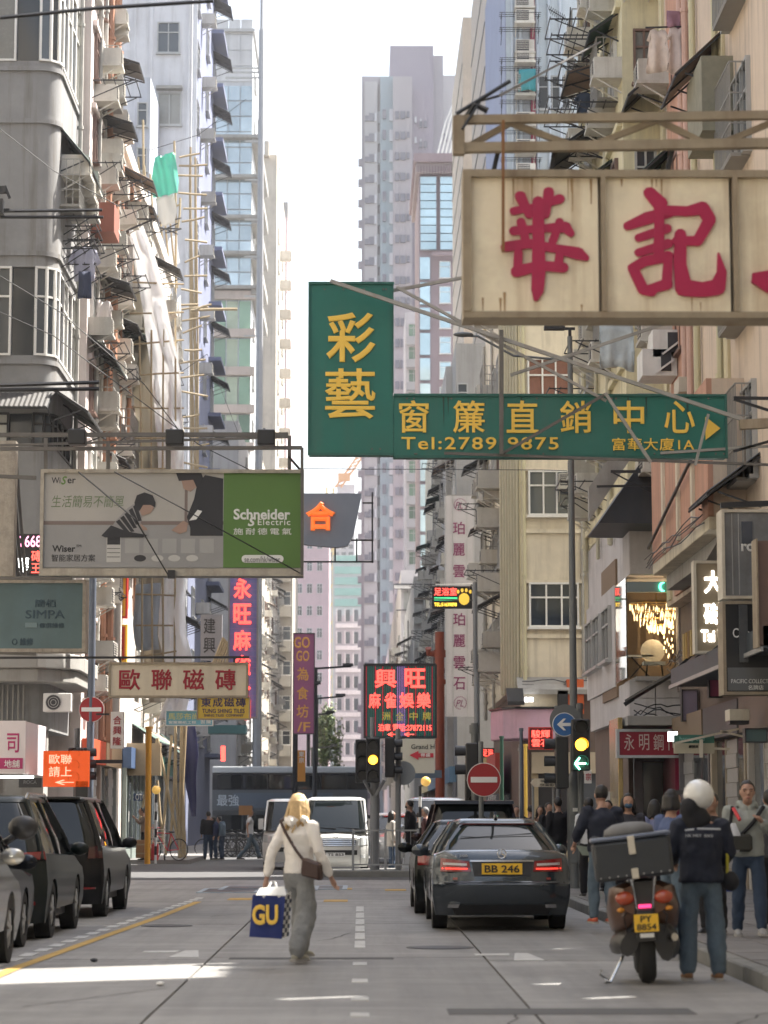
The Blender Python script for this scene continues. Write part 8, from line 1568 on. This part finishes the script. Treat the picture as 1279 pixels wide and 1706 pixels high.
cr = [(930, 50, 20, BK, 1.74, 'tall man in black walking away beyond the saloon'), (913, 55, -150, BK, 1.66, 'dark-clothed man facing us left of the tall one'), (900, 58, 170, mat('brown_top', (.12, .07, .05), .9), 1.6, 'woman in brown with long hair in the crowd behind the saloon'), (884, 60, 10, BK, 1.62, 'person with black hair leftmost in the crowd behind the saloon'), (860, 63, 180, mat('grey_top', (.15, .15, .16), .9), 1.62, 'grey-topped person half hidden by the saloon roof'), (1090, 37, 30, mat('lilac_top', (.20, .22, .36), .9), 1.6, 'person in lilac between the masked woman and the shop'), (1013, 44, 160, mat('tan_top', (.25, .18, .13), .9), 1.64, 'person in tan behind the navy jacket man')]
for (px, d, rz, m, h_, lab) in cr: person(lab, px, d, R(rz), m, BK, HAIRB, {}, h_, .12, .026, hairlen=.12 if 'woman' in lab else 0)
# waiting at the island
person('woman with dark ponytail in a beige coat waiting at the railing', 652, 63.4, R(-80), mat('beige_coat', (.36, .33, .30), .9), JND, HAIRB, {}, 1.62, .0, .024, hairlen=.18, fem=1, bag=1.25, topz=.75)
person('tall man in black with a face mask waiting at the railing', 683, 62.2, R(70), BK, BK, HAIRB, {}, 1.74, .15, .024, mask=BK, bag=1.15)
person('older man with grey hair standing behind the beacon pole', 709, 64, R(80), mat('dark_maroon', (.06, .02, .02), .9), BK, mat('grey_hair', (.2, .2, .2), .6), {}, 1.72, .0, .024)
person('person in black closest to the beacon at the railing', 698, 66, R(0), BK, BK, HAIRB, {}, 1.6, 0, .026)
b = MB(); c = P(680, 1438, 62); b.loft([[Vector((c.x + dx * w_, c.y + dy * .06, c.z + z)) for dx, dy in ((-1, -1), (1, -1), (1, 1), (-1, 1))] for z, w_ in ((-.2, .16), (0, .15), (.25, .09), (.42, .02))]); tag(b.build('white_carrier_bag', WHS, smooth=R(60)), 'white carrier bag held behind the railing bars', 'bag')
# man with cardboard
cb, J = person('man in a white shirt and jeans striding with a cardboard sheet on his head', 416, 83, R(-80), WHS, JN, HAIRB, dict(ell=(-.30, .0, 1.52), wrl=(-.12, .06, 1.70), elr=(.25, -.12, 1.14), wrr=(.28, -.1, .9), knl=(-.1, .22, .52), anl=(-.1, .34, .14), knr=(.1, -.06, .48), anr=(.1, -.38, .12), pel=(0, 0, .88), hpl=(-.08, 0, .86), hpr=(.08, 0, .86)), 1.74, .0, .02, sleeve=False, shoe=BLACK)
b = MB(); c = P(410, 1350, 83); b.box(c.x - .25, c.x + .2, 82.9, 83.1, c.z - .16, c.z + .16); o = b.build('cardboard_sheet', mat('cardboard', (0, 0, 0))); tag(o, 'brown cardboard sheet carried on the striding man head', 'cardboard')
for (px, m, h_, rz, lab) in [(347, BK, 1.66, 0, 'person in a long black coat, leftmost of the group by the dark pillar'), (360, mat('dark_blue_top', (.03, .04, .09), .9), 1.56, 90, 'person in dark blue, middle of the group by the dark pillar'), (370, mat('slate_top', (.12, .17, .22), .9), 1.56, 80, 'stooping person in slate blue, rightmost by the dark pillar')]: person(lab, px, 84, R(rz), m, JND, HAIRB, dict(head=(0, .12, 1.5), neck=(0, .08, 1.4)) if px > 355 else {}, h_, 0, .026, bag=1.15)
person('man in a grey top sorting goods on the left pavement by the cartons', 240, 75.3, R(100), mat('brown_grey_top', (.20, .15, .12), .9), BK, HAIRB, dict(ell=(-.2, .15, 1.2), wrl=(-.12, .28, 1.35), elr=(.2, .15, 1.2), wrr=(.12, .28, 1.35), head=(0, .08, 1.58)), 1.62, .13, .024)
# ---------------------------------------------------------------- air
hz = MB(); hz.box(-1550, 1550, -350, 4050, -1.2, 112); ho = hz.build('haze', None); ho.data.materials.clear()
hm_ = bpy.data.materials.new('haze_air'); hm_.use_nodes = True; n_ = hm_.node_tree; n_.nodes.remove(n_.nodes['Principled BSDF']); pv_ = n_.nodes.new('ShaderNodeVolumePrincipled'); pv_.inputs['Color'].default_value = (.97, .96, .98, 1); pv_.inputs['Density'].default_value = .00035; pv_.inputs['Anisotropy'].default_value = .3
n_.links.new(pv_.outputs[0], n_.nodes['Material Output'].inputs['Volume']); ho.data.materials.append(hm_); tag(ho, kind='stuff')
